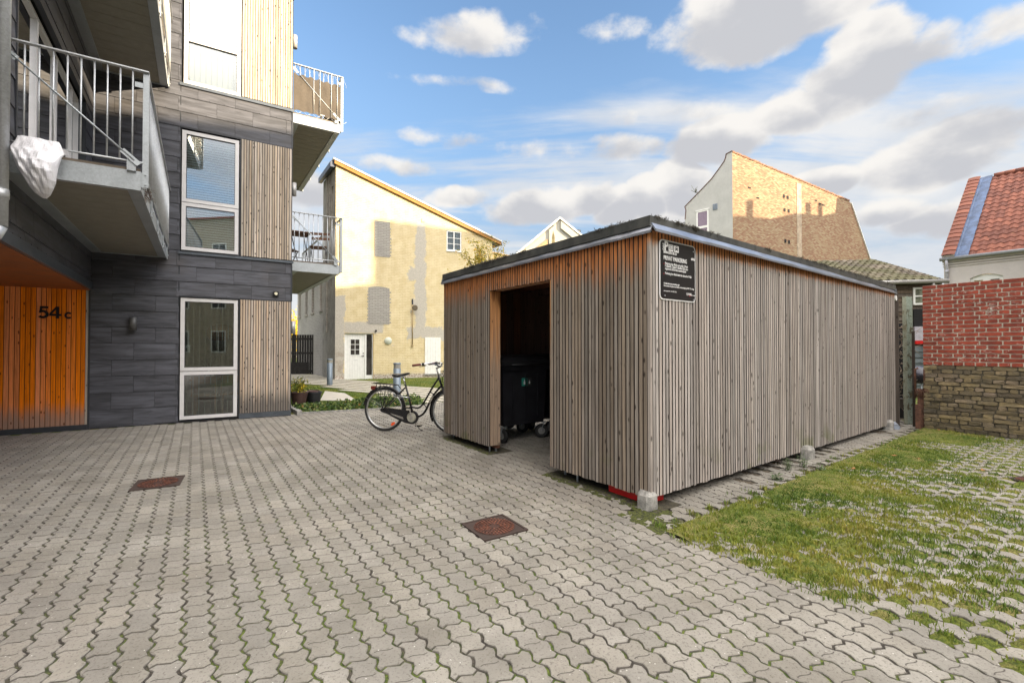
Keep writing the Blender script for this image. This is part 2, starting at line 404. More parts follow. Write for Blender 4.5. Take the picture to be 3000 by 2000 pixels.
for (u_,v_,wd,hg,wt) in puffs:
    r=ray(u_,v_); r=r/np.linalg.norm(r); rt=np.cross(r,(0,0,1)); rt/=np.linalg.norm(rt); up=np.cross(rt,r)
    df=t.vm('SUBTRACT',dw,tuple(r))
    X=t.m('DIVIDE',t.vm('DOT_PRODUCT',df,tuple(rt)),math.radians(wd)); Y=t.m('DIVIDE',t.vm('DOT_PRODUCT',df,tuple(up)),math.radians(hg))
    q=t.m('ADD',t.m('MULTIPLY',X,X),t.m('MULTIPLY',Y,Y))
    g=t.m('MULTIPLY',t.m('MAXIMUM',t.m('SUBTRACT',1.,q),0.),wt)
    acc=g if acc is None else t.m('MAXIMUM',acc,g)
    lo=t.m('MULTIPLY',g,t.m('ADD',t.m('MULTIPLY',Y,-.75),.42))
    low=lo if low is None else t.m('MAXIMUM',low,lo)
front=t.sm(sx.outputs[1],-.15,.45)               # the part of the sky over the far houses
cum=t.m('ADD',acc,t.m('MULTIPLY',t.m('SUBTRACT',n_d,.5),1.5))
cum=t.m('MULTIPLY',t.sm(cum,.16,.56),t.sm(acc,.0,.10))
band=t.m('MULTIPLY',t.sm(dz,.56,.34),1.)
wis=t.m('ADD',t.m('MULTIPLY',t.m('SUBTRACT',n_wisp,.5),2.4),t.m('MULTIPLY',t.m('SUBTRACT',n_big,.5),1.2))
wis=t.sm(t.m('ADD',wis,t.m('SUBTRACT',t.m('MULTIPLY',band,.62),.36)),-.14,.38)
rest=t.sm(t.m('ADD',n_big,t.m('MULTIPLY',t.m('SUBTRACT',n_d,.5),.5)),.26,.48)   # unseen bright cloud added overhead and behind the viewer to light the yard
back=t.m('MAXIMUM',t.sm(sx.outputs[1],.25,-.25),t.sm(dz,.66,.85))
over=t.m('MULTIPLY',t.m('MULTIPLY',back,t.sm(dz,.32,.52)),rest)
sd=t.vm('DOT_PRODUCT',d,tuple(S3))
haze=t.mix(t.sm(dz,.02,.42),(.70,.80,.90),(.42,.66,1.0))
hz=t.n('ShaderNodeBackground',{'Color':haze,'Strength':CLOUD_STRENGTH*.84})
m1=t.n('ShaderNodeMixShader',{0:t.m('MULTIPLY',t.sm(dz,.60,.12),.93),1:bg.outputs[0],2:hz.outputs[0]})
wc=t.n('ShaderNodeBackground',{'Color':t.mix(t.sm(n_s,.35,.65),(.99,.985,.98),(.80,.84,.90)),'Strength':CLOUD_STRENGTH})
m2=t.n('ShaderNodeMixShader',{0:t.m('MULTIPLY',wis,.92),1:m1.outputs[0],2:wc.outputs[0]})
shade=t.m('ADD',t.m('MULTIPLY',low,1.1),t.m('MULTIPLY',t.m('SUBTRACT',n_s,.5),2.2))
shade=t.sm(shade,-.02,.62)
ccol=t.mix(shade,(1.06,1.03,.99),(.67,.68,.72))
cc=t.n('ShaderNodeBackground',{'Color':ccol,'Strength':CLOUD_STRENGTH})
m3=t.n('ShaderNodeMixShader',{0:cum,1:m2.outputs[0],2:cc.outputs[0]})
ob=t.n('ShaderNodeBackground',{'Color':(1.,.945,.885,1),'Strength':t.m('MULTIPLY',t.m('ADD',1.,t.m('ADD',t.m('MULTIPLY',t.sm(sd,-.35,.95),CLOUD_FILL),CLOUD_FILL*.6)),CLOUD_STRENGTH)})
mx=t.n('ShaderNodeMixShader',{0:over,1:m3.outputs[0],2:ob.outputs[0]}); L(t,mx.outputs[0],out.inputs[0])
# ------------------------------------------------------------------ ground
def f_paver(t,b,m):
    p=pos(t); r=rnd(t)
    n=t.noise(p,2.1,5,.6); f1=t.noise(p,75,4,.75); big=t.noise(p,.35,4,.5)
    col=t.mix(t.sm(n,.3,.7),(.192,.179,.155),(.272,.256,.224))
    col=t.mix(t.m('MULTIPLY',t.sm(big,.45,.7),.5),col,(.232,.205,.178))
    col=t.n('ShaderNodeHueSaturation',{'Color':col,'Value':t.m('ADD',t.m('MULTIPLY',r,.24),.88),'Saturation':t.m('ADD',t.m('MULTIPLY',t.m('FRACT',t.m('MULTIPLY',r,9.1)),.24),.88)}).outputs[0]
    col=t.mix(t.m('MULTIPLY',t.sm(f1,.47,.36),.70),col,(.10,.09,.075))
    vo=t.n('ShaderNodeTexVoronoi',{'Vector':p,'Scale':46.}); vc=t.n('ShaderNodeSeparateColor',{0:vo.outputs['Color']})
    sp=t.m('MULTIPLY',t.sm(vo.outputs['Distance'],.16,.10),t.sm(vc.outputs[0],.70,.74))
    col=t.mix(t.m('MULTIPLY',sp,.8),col,t.mix(t.sm(vc.outputs[1],.5,.55),(.12,.10,.09),(.62,.60,.56)))
    st=t.noise(p,1.3,5,.72); col=t.mix(t.m('MULTIPLY',t.sm(st,.54,.72),.42),col,(.15,.132,.105)); s2=t.noise(t.vm('ADD',p,(31,7,0)),.8,5,.7); col=t.mix(t.m('MULTIPLY',t.sm(s2,.56,.74),.25),col,(.36,.34,.31))
    L(t,col,b.inputs['Base Color']); b.inputs['Roughness'].default_value=.85
    b.inputs['Specular IOR Level'].default_value=.3
    bump(t,b,t.m('ADD',f1,t.m('MULTIPLY',n,.5)),.0045)
M_paver=mat('concrete_paver',f_paver)
def f_paver2(t,b,m):
    f_paver(t,b,m)
M_paverside=plain('paver_edge',(.16,.145,.13),.9,0,.25,20)
def f_joint(t,b,m):
    p=pos(t); n=t.noise(p,1.5,4,.65); n2=t.noise(p,60,3,.6); n3=t.noise(p,5.,3,.6)
    col=t.mix(t.sm(n2,.3,.7),(.020,.017,.014),(.070,.060,.048))
    x=t.vm('DOT_PRODUCT',p,(bb[0],bb[1],0.))
    zone=t.sm(x,XC-1.2,XC+.6)
    col=t.mix(zone,(.34,.31,.29),col)
    mo=t.m('MULTIPLY',t.sm(t.m('ADD',t.m('MULTIPLY',n,.6),t.m('MULTIPLY',n3,.4)),.43,.53),t.sm(x,XC+.2,XC+1.6))
    col=t.mix(t.m('MULTIPLY',mo,.9),col,t.mix(t.sm(n2,.35,.65),(.035,.06,.008),(.10,.13,.015)))
    L(t,col,b.inputs['Base Color']); b.inputs['Roughness'].default_value=.95; bump(t,b,n2,.006)
M_joint=mat('joint_sand_and_moss',f_joint)
def f_soil(t,b,m):
    p=pos(t); n=t.noise(p,3,5,.65); n2=t.noise(p,45,4,.7)
    col=t.mix(t.sm(n2,.3,.7),(.04,.032,.024),(.15,.12,.085)); col=t.mix(t.m('MULTIPLY',t.sm(n,.5,.62),.7),col,(.07,.085,.02))
    L(t,col,b.inputs['Base Color']); b.inputs['Roughness'].default_value=.95; bump(t,b,n2,.02)
M_soil=mat('soil',f_soil)
def f_turf(t,b,m):
    p=pos(t); n=t.noise(p,1.2,4,.6); n2=t.noise(p,50,4,.7)
    col=t.mix(t.sm(n2,.3,.7),(.045,.085,.010),(.13,.17,.03)); col=t.mix(t.m('MULTIPLY',t.sm(n,.45,.62),.7),col,(.20,.18,.04))
    L(t,col,b.inputs['Base Color']); b.inputs['Roughness'].default_value=.95; bump(t,b,n2,.03)
M_turf=mat('turf',f_turf)
def sheet(name,poly,z,m,kind='structure'):
    mb=MB(); mb.add([(p[0],p[1],z) for p in poly],[tuple(range(len(poly)))]); return mb.build(name,m,kind=kind)
sheet('ground',[(-300,-120),(300,-120),(300,400),(-300,400)],-.06,M_turf)
BR=B.p(3.0,0,0)          # right end of the facade
g1=G(880,1212); g2=G(1290,1183)
YL=yp(g1)                # far edge of the paving (almost parallel to the across direction)
# courtyard bed (joint material shows between the blocks)
far_l=W2(XC-9,YL+.0); far_r=W2(9.5,YL+.1)
sheet('courtyard',[W2(-12,-7),W2(XG,-7),W2(XG,YL+3),W2(-12,YL+3)],-.009,M_joint)
sheet('parking_soil',[W2(XG-.01,-7),W2(13,-7),W2(13,YL+9),W2(XG-.01,YL+9)],-.016,M_soil)
Wd=.1135; Lb=.227; AZg=.0150; CB=.0130
def zig(y):
    return AZg*math.sin(2*math.pi*y/Wd)
def cw(f): return CB*math.sin(2*math.pi*f)
# things let into the paving: keep blocks away
def quadset(pts): return [np.array([xb(p),yp(p)]) for p in pts]
def inpoly(x,y,poly):
    c=False; n=len(poly)
    for i in range(n):
        x1,y1=poly[i]; x2,y2=poly[(i+1)%n]
        if (y1>y)!=(y2>y) and x<(x2-x1)*(y-y1)/(y2-y1)+x1: c=not c
    return c
MH1=[G(380,1441),G(529,1423),G(544,1392),G(396,1407)]
MH2=[G(1348,1533),G(1422,1588),G(1559,1553),G(1464,1508)]
mhc1=sum(MH1)/4; mhc2=sum(MH2)/4
mhq=[]
for c_,sz,ang in ((mhc1,.195,math.atan2(MH1[1][1]-MH1[0][1],MH1[1][0]-MH1[0][0])),(mhc2,.183,math.atan2(MH2[1][1]-MH2[0][1],MH2[1][0]-MH2[0][0]))):
    mhq.append([np.array([c_[0]+sz*(math.cos(ang)*a-math.sin(ang)*b_),c_[1]+sz*(math.sin(ang)*a+math.cos(ang)*b_)]) for a,b_ in ((-1,-1),(1,-1),(1,1),(-1,1))])
mhloc=[[np.array([xb(p),yp(p)]) for p in q] for q in mhq]
def polydist_scale(poly,k):
    c=sum(poly)/len(poly); return [c+(p-c)*k for p in poly]
SHP=[SR.p(-.02,0,0),SR.p(6.7,0,0)]
mb=MB()
def block(mb,x0,y0,ln,dash,light=False,gapx=.0062,gapy=.0062):
    n=4; cx=x0+Wd/2; cy=y0+ln/2
    Lft=[]; Rgt=[]
    k=8
    ys=[y0+ln*i/k for i in range(k+1)]
    rt=[(x0+Wd+zig(y),y) for y in ys[:-1]]; lf=[(x0+zig(y),y) for y in ys[::-1][:-1]]
    # bottom edge from left to right, top edge from right to left
    bot=[(x0+Wd*f+zig(y0),y0+cw(f)) for f in (0,.25,.5,.75)]
    top=[(x0+Wd*f+zig(y0+ln),y0+ln+cw(f)) for f in (1,.75,.5,.25)]
    right=[(x0+Wd+zig(y),y) for y in ys[1:-1]]; right=[(x0+Wd+zig(y0),y0)]+right
    left=[(x0+zig(y),y) for y in ys[::-1][1:-1]]; left=[(x0+zig(y0+ln),y0+ln)]+left
    ring=bot+right+top+left
    sx_=(Wd-2*gapx)/Wd; sy_=(ln-2*gapy)/ln; sx2=(Wd-2*gapx-.007)/Wd; sy2=(ln-2*gapy-.007)/ln
    zt=random.uniform(-.0015,.0015); tx=random.uniform(-.012,.012); ty=random.uniform(-.008,.008)
    vs=[];m_=len(ring)
    for (sa,sb,zz) in ((sx2,sy2,0.),(sx_,sy_,-.0035),(sx_,sy_,-.012)):
        for (x,y) in ring:
            X=cx+(x-cx)*sa; Y=cy+(y-cy)*sb; vs.append(W2(X,Y,zz+zt+(X-cx)*tx+(Y-cy)*ty))
    r=random.random()
    mb.add(vs,[tuple(range(m_))],0,r)
    o=len(mb.v)-len(vs)
    for a in (0,1):
        for i in range(m_):
            j=(i+1)%m_; mb.f.append((o+a*m_+i,o+(a+1)*m_+i,o+(a+1)*m_+j,o+a*m_+j)); mb.m.append(0 if a==0 else 1); mb.r.append(r*.8); mb.sm.append(False)
    if dash:
        c=W2(cx,cy,zt+.0006); h=.040
        for sgn in (1,):
            a_=[W2(cx+zig(cy)-h+2*h*q/6,cy-.0026+cw((q/6-.5)*.7+.5)*.8,zt+.0006+h*0) for q in range(7)]; b_=[p+W2(0,.0052) for p in a_]; mb.add(a_+b_,[(q,q+1,8+q,7+q) for q in range(6)],2,.3)
facade_local=(XC,yp(B.o))
def blocked(x,y):
    P=W2(x,y)
    s=(P-B.o)@B.a; d_=(P-B.o)@B.n
    if d_<.01 and s<3.02: return True
    return False
def visible(x,y):
    P=W2(x,y); return P[1]>.9 and abs(P[0])<P[1]*1.16+.9
col=0
x_=-11.0
c0=math.floor((-11.0-XG)/Wd)
ncol=int((XG+11.0)/Wd)
for i in range(-ncol,0):
    x0=XG+i*Wd; y=-3+(i%2)*Lb/2
    seam=abs(x0-XC-.05)<Wd/2
    while y<YL:
        if visible(x0,y) and not blocked(x0+Wd/2,y+Lb/2):
            P=W2(x0,y)
            block(mb,x0,y,Lb,P[1]<13 and random.random()<.85)
        y+=Lb
mb.build('paving',[M_paver,M_paverside,plain('false_joint',(.085,.075,.065),.95,0,.2,20)],kind='structure')
# under the shed and along its side
mb=MB()
ys1=YWALL-.50
for i in range(0,70):
    x0=XG+i*Wd; y=-3+(i%2)*Lb/2
    while y<YL+1.5:
        if visible(x0,y) and not blocked(x0+Wd/2,y+Lb/2):
            P=W2(x0,y); sd_=(P-K)@SR.n     # distance in front of the long shed wall
            if sd_<.06 or (.13<sd_<.42 and random.random()<.93): block(mb,x0,y,Lb,False)
        y+=Lb
mb.build('paving_under_shed',[M_paver,M_paverside],kind='structure')
# grass pavers: shorter blocks with planted openings
mb=MB(); holes=[]
for i in range(0,90):
    x0=XG+i*Wd; y=-3+(i%2)*Lb/2
    while y<YL+3:
        P=W2(x0,y); sd_=(P-K)@SR.n; md=(P-B.o)@B.n
        if visible(x0,y) and sd_>.44:
            if not inpoly(x0+Wd/2,y+.08,[np.array(q) for q in ((xb(G(2945,1418)),yp(G(2945,1418))),(xb(G(3000,1428)),yp(G(3000,1428))),(xb(G(3060,1395)),yp(G(3060,1395))),(xb(G(2985,1385)),yp(G(2985,1385))))]):
                block(mb,x0,y,Lb*.66,False)
            holes.append((x0+Wd/2,y+Lb*.83))
        y+=Lb
mb.build('grass_paving',[M_paver,M_paverside],kind='structure')
# garden ground beyond the paving, one turf sheet, slabs let in
GZ=-.004
sheet('garden_lawn',[W2(XC-16,YL+.02),W2(16,YL+.02),W2(16,YL+40),W2(XC-16,YL+40)],GZ,M_turf)
M_slab=plain('pale_path_slab',(.43,.40,.35),.9,0,.12,6)
sheetp=[]
mb=MB()
pA,pB,pC,pD=G(938,1174),G(1047,1174),G(1010,1152),G(952,1146)
mb.prism([pA,pB,pC,pD],(0,0,.012))
pq=[(pA+(pD-pA)*f,pB+(pC-pB)*f) for f in (.33,.66)]
mb.build('path_slabs',M_slab,kind='structure')
mb=MB()
# garden path of long narrow slabs with grass between them; the strips step sideways along the path
M_strip=plain('path_strip_slab',(.40,.37,.31),.9,0,.15,5)
pe=np.array([.84,-.543,0]); pn=np.array([.543,.84,0]); PC=np.array([-5.5,15.9,0])
STR=[]
for k in range(-9,10):
    o=k*.46; cs=-4.2*o; s0=cs-5.0+random.uniform(-.7,.7); s1=cs+5.0+random.uniform(-.7,.7); STR.append((o,s0,s1))
    s=s0
    while s<s1:
        l=min(1.2,s1-s); P=PC+pe*(s+.01)+pn*o
        if yp(P)>YL+.2 and l>.2: mb.pbox(P+np.array([0,0,GZ-.02]),pe*(l-.02),pn*.33,(0,0,.045))
        s+=1.2
def onpath(P):
    q=P-PC; o=q@pn; s=q@pe
    for (ok,s0,s1) in STR:
        if ok-.01<o<ok+.34 and s0<s<s1: return True
    return False
mb.build('striped_path',M_strip,kind='structure')
# kerb by the planting bed at the building corner
mb=MB(); ka=B.p(3.05,-.05,-.01); kb_=G(883,1213,-.01)
mb.bar(B.p(3.06,-1.15,.03),G(878,1211,.03),.09,.10); mb.bar(G(878,1211,.005),G(1120,1198,.005),.05,.05); mb.build('kerb',M_conc,kind='structure')
# seam of flat edging between entrance and courtyard paving
# ---- manhole covers
def f_rust(t,b,m):
    p=pos(t); n=t.noise(p,14,5,.7); n2=t.noise(p,150,3,.6)
    col=t.mix(t.sm(n,.35,.65),(.055,.022,.016),(.20,.075,.045)); col=t.mix(t.m('MULTIPLY',t.sm(n2,.6,.7),.5),col,(.26,.17,.13))
    L(t,col,b.inputs['Base Color']); b.inputs['Roughness'].default_value=.6; b.inputs['Metallic'].default_value=.25; bump(t,b,n2,.002)
M_rust=mat('rusty_cast_iron',f_rust)
M_rustd=plain('dirty_cast_iron',(.04,.025,.02),.8)
def manhole(q,label):
    c=sum(q)/4; e=(q[1]-q[0])/np.linalg.norm(q[1]-q[0]); half=np.linalg.norm(q[1]-q[0])/2; n_=np.array([-e[1],e[0]])
    T=thing('manhole_cover',label,'manhole cover',(c[0],c[1],0),'rusty manhole covers in the paving')
    P=lambda a,b_,z:np.array([c[0]+e[0]*a+n_[0]*b_,c[1]+e[1]*a+n_[1]*b_,z])
    mb=MB(); w_=.018
    for s in (-1,1):
        mb.pbox(P(-half,s*half-(w_ if s>0 else 0),-.02),P(half,0,0)-P(-half,0,0),P(0,w_,0)-P(0,0,0),(0,0,.030))
        mb.pbox(P(s*half-(w_ if s>0 else 0),-half+w_,-.02),P(w_,0,0)-P(0,0,0),P(0,2*half-2*w_,0)-P(0,0,0),(0,0,.0295))
    mb.build('frame',M_rustd,T)
    R=half-.028
    mb=MB(); mb.pbox(P(-half+w_,-half+w_,-.02),P(2*half-2*w_,0,0)-P(0,0,0),P(0,2*half-2*w_,0)-P(0,0,0),(0,0,.0255),1)
    mb.disc(P(0,0,.0005),(0,0,1),R,48,.016,2); 
    for rr in (R-.006,R*.80,R*.62,R*.43,R*.25): mb.ring(P(0,0,.0085),(0,0,1),rr,.0045,48,6,0)
    for k,(r0,nn) in enumerate(((R*.89,34),(R*.71,28),(R*.52,20),(R*.34,12))):
        for j in range(nn):
            an=2*math.pi*j/nn; pp=P(r0*math.cos(an),r0*math.sin(an),.0105); dd=np.array([math.cos(an),math.sin(an),0]); dd=P(dd[0],dd[1],0)-P(0,0,0)
            mb.bar(pp-dd*.011,pp+dd*.011,.011,.007)
    mb.build('lid',[M_rust,M_rustd,plain('rust_relief_shade',(.060,.026,.018),.8,.1,.4,20)],T)  # relief shade put into the colour: darker rust below the ribs
    return T
manhole([np.array([*p,0]) for p in mhq[0]],'rusty square manhole cover on the paving before the dark slate wall')
manhole([np.array([*p,0]) for p in mhq[1]],'rusty square manhole cover in the middle of the paving before the shed')
qx=[G(2945,1418),G(3040,1440),G(3090,1395),G(2985,1385)]
manhole([np.array([p[0],p[1],0]) for p in qx],'rusty manhole cover at the right edge of the photo among the grass')
# ---- grass blades
def grass_mesh(name,pts,hts,mats_,wid=.004,label=None,cat='grass',lean=.6,cols=None):
    n=len(pts); P=np.array(pts); H=np.array(hts)
    an=RNG.uniform(0,2*np.pi,n); ln=RNG.uniform(.2,1,n)*lean; la=RNG.uniform(0,2*np.pi,n)
    wv=np.stack([np.cos(an),np.sin(an),np.zeros(n)],1)*wid*RNG.uniform(.6,1.3,n)[:,None]
    lv=np.stack([np.cos(la)*ln,np.sin(la)*ln,np.ones(n)],1)
    a=P-wv; b_=P+wv; mid=P+lv*np.array([.35,.35,.6])*H[:,None]; c=mid+wv*.8; d_=mid-wv*.8; tip=P+lv*H[:,None]*np.array([1.,1.,.95])
    V=np.stack([a,b_,c,d_,tip],1).reshape(-1,3)
    me=bpy.data.meshes.new(name); me.vertices.add(len(V)); me.vertices.foreach_set('co',V.ravel())
    idx=np.arange(n)*5
    quad=np.stack([idx,idx+1,idx+2,idx+3],1); tri=np.stack([idx+3,idx+2,idx+4],1)
    loops=np.concatenate([quad,tri],1).ravel(); me.loops.add(len(loops)); me.loops.foreach_set('vertex_index',loops.astype(np.int32))
    st=np.stack([np.arange(n)*7,np.arange(n)*7+4],1).ravel(); me.polygons.add(2*n)
    me.polygons.foreach_set('loop_start',st.astype(np.int32)); me.update(calc_edges=True)
    at=me.attributes.new('rnd','FLOAT','FACE'); r=RNG.uniform(0,1,n) if cols is None else np.array(cols); at.data.foreach_set('value',np.repeat(r,2))
    me.materials.append(mats_); o=bpy.data.objects.new(name,me); C.objects.link(o); tag(o,label,cat,None,'stuff'); return o
def f_grass(t,b,m):
    r=rnd(t); p=pos(t); n=t.noise(p,1.6,4,.6)
    f=t.m('ADD',t.m('MULTIPLY',r,.6),t.m('MULTIPLY',t.sm(n,.35,.65),.4))
    L(t,t.ramp(f,[(0.,(.035,.080,.010)),(.35,(.095,.155,.014)),(.65,(.20,.215,.022)),(.85,(.30,.26,.05)),(1.,(.40,.31,.13))]),b.inputs['Base Color'])
    b.inputs['Roughness'].default_value=.6; b.inputs['Subsurface Weight'].default_value=0.
M_grass=mat('grass_blade',f_grass)
def vnoise(x,y,s,seed=0):
    def h(i,j):
        v=math.sin(i*127.1+j*311.7+seed*74.7)*43758.5453; return v-math.floor(v)
    x*=s;y*=s; i,j=math.floor(x),math.floor(y); fx,fy=x-i,y-j; fx=fx*fx*(3-2*fx); fy=fy*fy*(3-2*fy)
    return (h(i,j)*(1-fx)+h(i+1,j)*fx)*(1-fy)+(h(i,j+1)*(1-fx)+h(i+1,j+1)*fx)*fy
def gdens(x,y):
    P=W2(x,y); sd_=(P-K)@SR.n; sa=(P-K)@SR.a; e=x-XG
    # thick by the shed and along the courtyard edge near its corner; thin towards the viewer and far right
    d_=1.64-min(sd_,1.55)*.66-max(0,sd_-1.55)*1.0-max(0,e-2.2)*.03
    d_+= .50*max(0,1-e/.8)*max(0,1-sd_/1.6)
    if sa>3.0 and sd_>1.1: d_-=.35*min(1,(sa-3.0))
    if sa>5.5: d_+=.5
    d_+=(vnoise(x,y,1.7)-.5)*.9+(vnoise(x,y,5,3)-.5)*.5
    return d_
pts=[];hts=[];cls=[]
for (x,y) in holes:
    D_=gdens(x,y); P=W2(x,y); dist=P[1]
    pr=.92+D_*.2
    if random.random()>pr: continue
    k=int((46 if dist<3.5 else 26 if dist<6 else 12)*random.uniform(.5,1.3)*(1.1 if D_>0 else .9)); hh=random.uniform(.016,.038)*(1.15 if D_>.2 else 1.)
    rr=random.uniform(.028,.062); tone=min(1,max(0,random.gauss(.35,.16)))
    for _ in range(k):
        a=random.uniform(0,6.28); q=abs(random.gauss(0,rr))
        pts.append(W2(x+q*math.cos(a)*.8,y+q*math.sin(a)*1.15,-.012)); hts.append(hh*random.uniform(.5,1.3)+.012); cls.append(min(1,max(0,tone+random.gauss(0,.13))))
# continuous cover where the grass has closed over the blocks
tot=0
for _ in range(900000):
    x=XG+random.uniform(-.06,9.5); y=random.uniform(-1.5,YWALL+6)
    P=W2(x,y); sd_=(P-K)@SR.n
    if sd_<.36 or not visible(x,y): continue
    if sd_<.5 and random.random()>.5: continue
    if x<XG+.02 and random.random()>.3: continue
    D_=gdens(x,y)
    if D_<.58+random.random()*.6: continue
    if P[1]>4 and random.random()<min(.72,(P[1]-4)*.22): continue
    if vnoise(x,y,22,5)<.30: continue
    pts.append(P+np.array([0,0,.001])); hts.append(random.uniform(.016,.034)*(1.4 if vnoise(x,y,3,9)>.62 else .9)); cls.append(min(1,max(0,.32+.55*(vnoise(x,y,2.2,4)-.3)+random.gauss(0,.14)))); tot+=1
    if tot>(105000 if 1 else 0): break
# turf that has crept over the blocks: one low undulating sheet that only surfaces where the growth is thick
gs=.022; hs_=set(); 
import collections
hb=collections.defaultdict(list)
for (x,y) in holes: hb[(int(x/.25),int(y/.25))].append((x,y))
x0g,y0g=XG-.04,-1.2; nx=int(9.2/gs); ny=int((YWALL+5-y0g)/gs); vid={}; vs=[]; fs=[]
def tz(x,y):
    D_=gdens(x,y); c=(D_-1.02)*.055+(vnoise(x,y,24,5)-.5)*.022+(vnoise(x,y,9,6)-.5)*.012-.004
    c=min(c,.012+.006*vnoise(x,y,14,2))
    hb_=-.02
    for i in (-1,0,1):
        for j in (-1,0,1):
            for (hx,hy) in hb[(int(x/.25)+i,int(y/.25)+j)]:
                q=((x-hx)/.040)**2+((y-hy)/.050)**2
                if q<4: hb_=max(hb_,-.014+(.020+.014*vnoise(hx,hy,3,8))*math.exp(-q)+(vnoise(x,y,40,7)-.5)*.006)
    return max(c,hb_,-.02)
def okg(x,y):
    P=W2(x,y); return visible(x,y) and (P-K)@SR.n>.38 and x>XG-.03+.03*vnoise(x,y,6,1)
for i in range(nx):
    for j in range(ny):
        x,y=x0g+i*gs,y0g+j*gs
        if okg(x,y):
            q=[]
            for (a,b_) in ((i,j),(i+1,j),(i+1,j+1),(i,j+1)):
                if (a,b_) not in vid:
                    X,Y=x0g+a*gs,y0g+b_*gs; vid[(a,b_)]=len(vs); vs.append(W2(X+random.uniform(-.004,.004),Y+random.uniform(-.004,.004),tz(X,Y)))
                q.append(vid[(a,b_)])
            if max(vs[k][2] for k in q)>-.014: fs.append(tuple(q))
def f_turf2(t,b,m):
    p=pos(t); n=t.noise(p,2.2,4,.6); n2=t.noise(p,70,5,.75); n3=t.noise(p,12,4,.6)
    col=t.mix(t.sm(n2,.3,.7),(.040,.065,.008),(.17,.20,.022)); col=t.mix(t.m('MULTIPLY',t.sm(t.m('ADD',t.m('MULTIPLY',n,.5),t.m('MULTIPLY',n3,.5)),.46,.60),.75),col,t.mix(t.sm(n2,.35,.65),(.13,.11,.03),(.33,.28,.10)))
    L(t,col,b.inputs['Base Color']); b.inputs['Roughness'].default_value=1.; bump(t,b,n2,.02)
mb=MB(); mb.add(vs,fs,0,.5,True); mb.build('turf_cover',mat('turf_cover',f_turf2),kind='stuff',label='mossy turf creeping over the grey pavers beside the shed',cat='moss')
grass_mesh('grass',pts,hts,M_grass,.0032,'short green and straw coloured grass growing over the grey pavers beside the shed',cols=cls)
# lawn behind the bicycle
pts=[];hts=[];cls=[]
for _ in range(60000):
    u=random.uniform(850,1300); v=random.uniform(1108,1196); P=G(u,v,GZ)
    x,y=xb(P),yp(P)
    if y<YL+.15: continue
    if onpath(P): continue
    if inpoly(P[0],P[1],[pA[:2],pB[:2],pC[:2],pD[:2]]): continue
    pts.append(P); hts.append(random.uniform(.012,.032)); cls.append(min(1,max(0,random.gauss(.40,.12)+.25*(vnoise(x,y,1.2)-.4))))
grass_mesh('lawn_grass',pts,hts,M_grass,.006,'bright green lawn behind the bicycle between the pale path strips',cols=cls)
# moss along the foot of the shed front
def f_moss(t,b,m):
    p=pos(t); n=t.noise(p,40,4,.7); L(t,t.mix(t.sm(n,.35,.65),(.022,.022,.010),(.085,.10,.015)),b.inputs['Base Color']); b.inputs['Roughness'].default_value=1.; bump(t,b,n,.02)
M_moss=mat('moss',f_moss)
mb=MB(); vs=[]; n=60
for i in range(n+1):
    s=-.1+3.9*i/n; 
    for d_ in (-.30,.045+.03*math.sin(i*1.7)+.02*math.sin(i*3.9)): vs.append(SF.p(s,d_,.0042))
mb.add(vs,[(2*i,2*i+1,2*i+3,2*i+2) for i in range(n) if not 1.30<(-.1+3.9*i/n)<2.36]); mb.build('dark_soil_strip',plain('damp_soil',(.055,.048,.030),.95,0,.5,14,.01),kind='structure')
mb=MB()
def mosspatch(s0,s1,w0,w1,off):
    n=int((s1-s0)/.022)
    for i in range(n):
        for j in range(3):
            s=s0+(s1-s0)*(i+random.random())/n; dd=off+random.uniform(w0,w1)
            P=SF.p(s,dd,-.004); rr=random.uniform(.025,.06)
            k=7; a0=random.random()*6; ring=[P+np.array([rr*random.uniform(.6,1.2)*math.cos(a0+6.283*q/k),rr*random.uniform(.6,1.2)*math.sin(a0+6.283*q/k),.001]) for q in range(k)]
            mb.add([P+np.array([0,0,.012])]+ring,[(0,q+1,(q+1)%k+1) for q in range(k)],0,None,True)
mosspatch(-.15,1.3,-.08,.10,.0); mosspatch(2.4,3.7,-.08,.06,.0); mosspatch(-.35,.05,.02,.30,.05)
mb.build('moss_strip',M_moss,kind='stuff',label='dark green moss along the foot of the shed front',cat='moss')
# soil, litter and small stones along the long shed wall and by the brick wall
def f_stone(t,b,m):
    r=rnd(t); L(t,t.ramp(r,[(0,(.06,.05,.04)),(.5,(.22,.19,.16)),(1,(.42,.39,.35))]),b.inputs['Base Color']); b.inputs['Roughness'].default_value=.9
M_stone=mat('small_stones',f_stone)
mb=MB()
for _ in range(1500):
    if random.random()<.6: P=SR.p(random.uniform(.1,6.9),random.uniform(-.1,.5),-.004)
    else: P=G(random.uniform(2640,3000),random.uniform(1250,1320),-.004)
    s=random.uniform(.004,.012); vs=[P+np.array([random.uniform(-s,s),random.uniform(-s,s),random.uniform(-.3,.9)*s]) for _ in range(5)]
    mb.add(vs,[(0,1,2),(0,2,3),(0,3,4),(1,2,3),(1,3,4),(0,1,4)],0)
mb.build('gravel_litter',M_stone,kind='stuff',label='scattered grit and small stones on the soil beside the shed',cat='gravel')
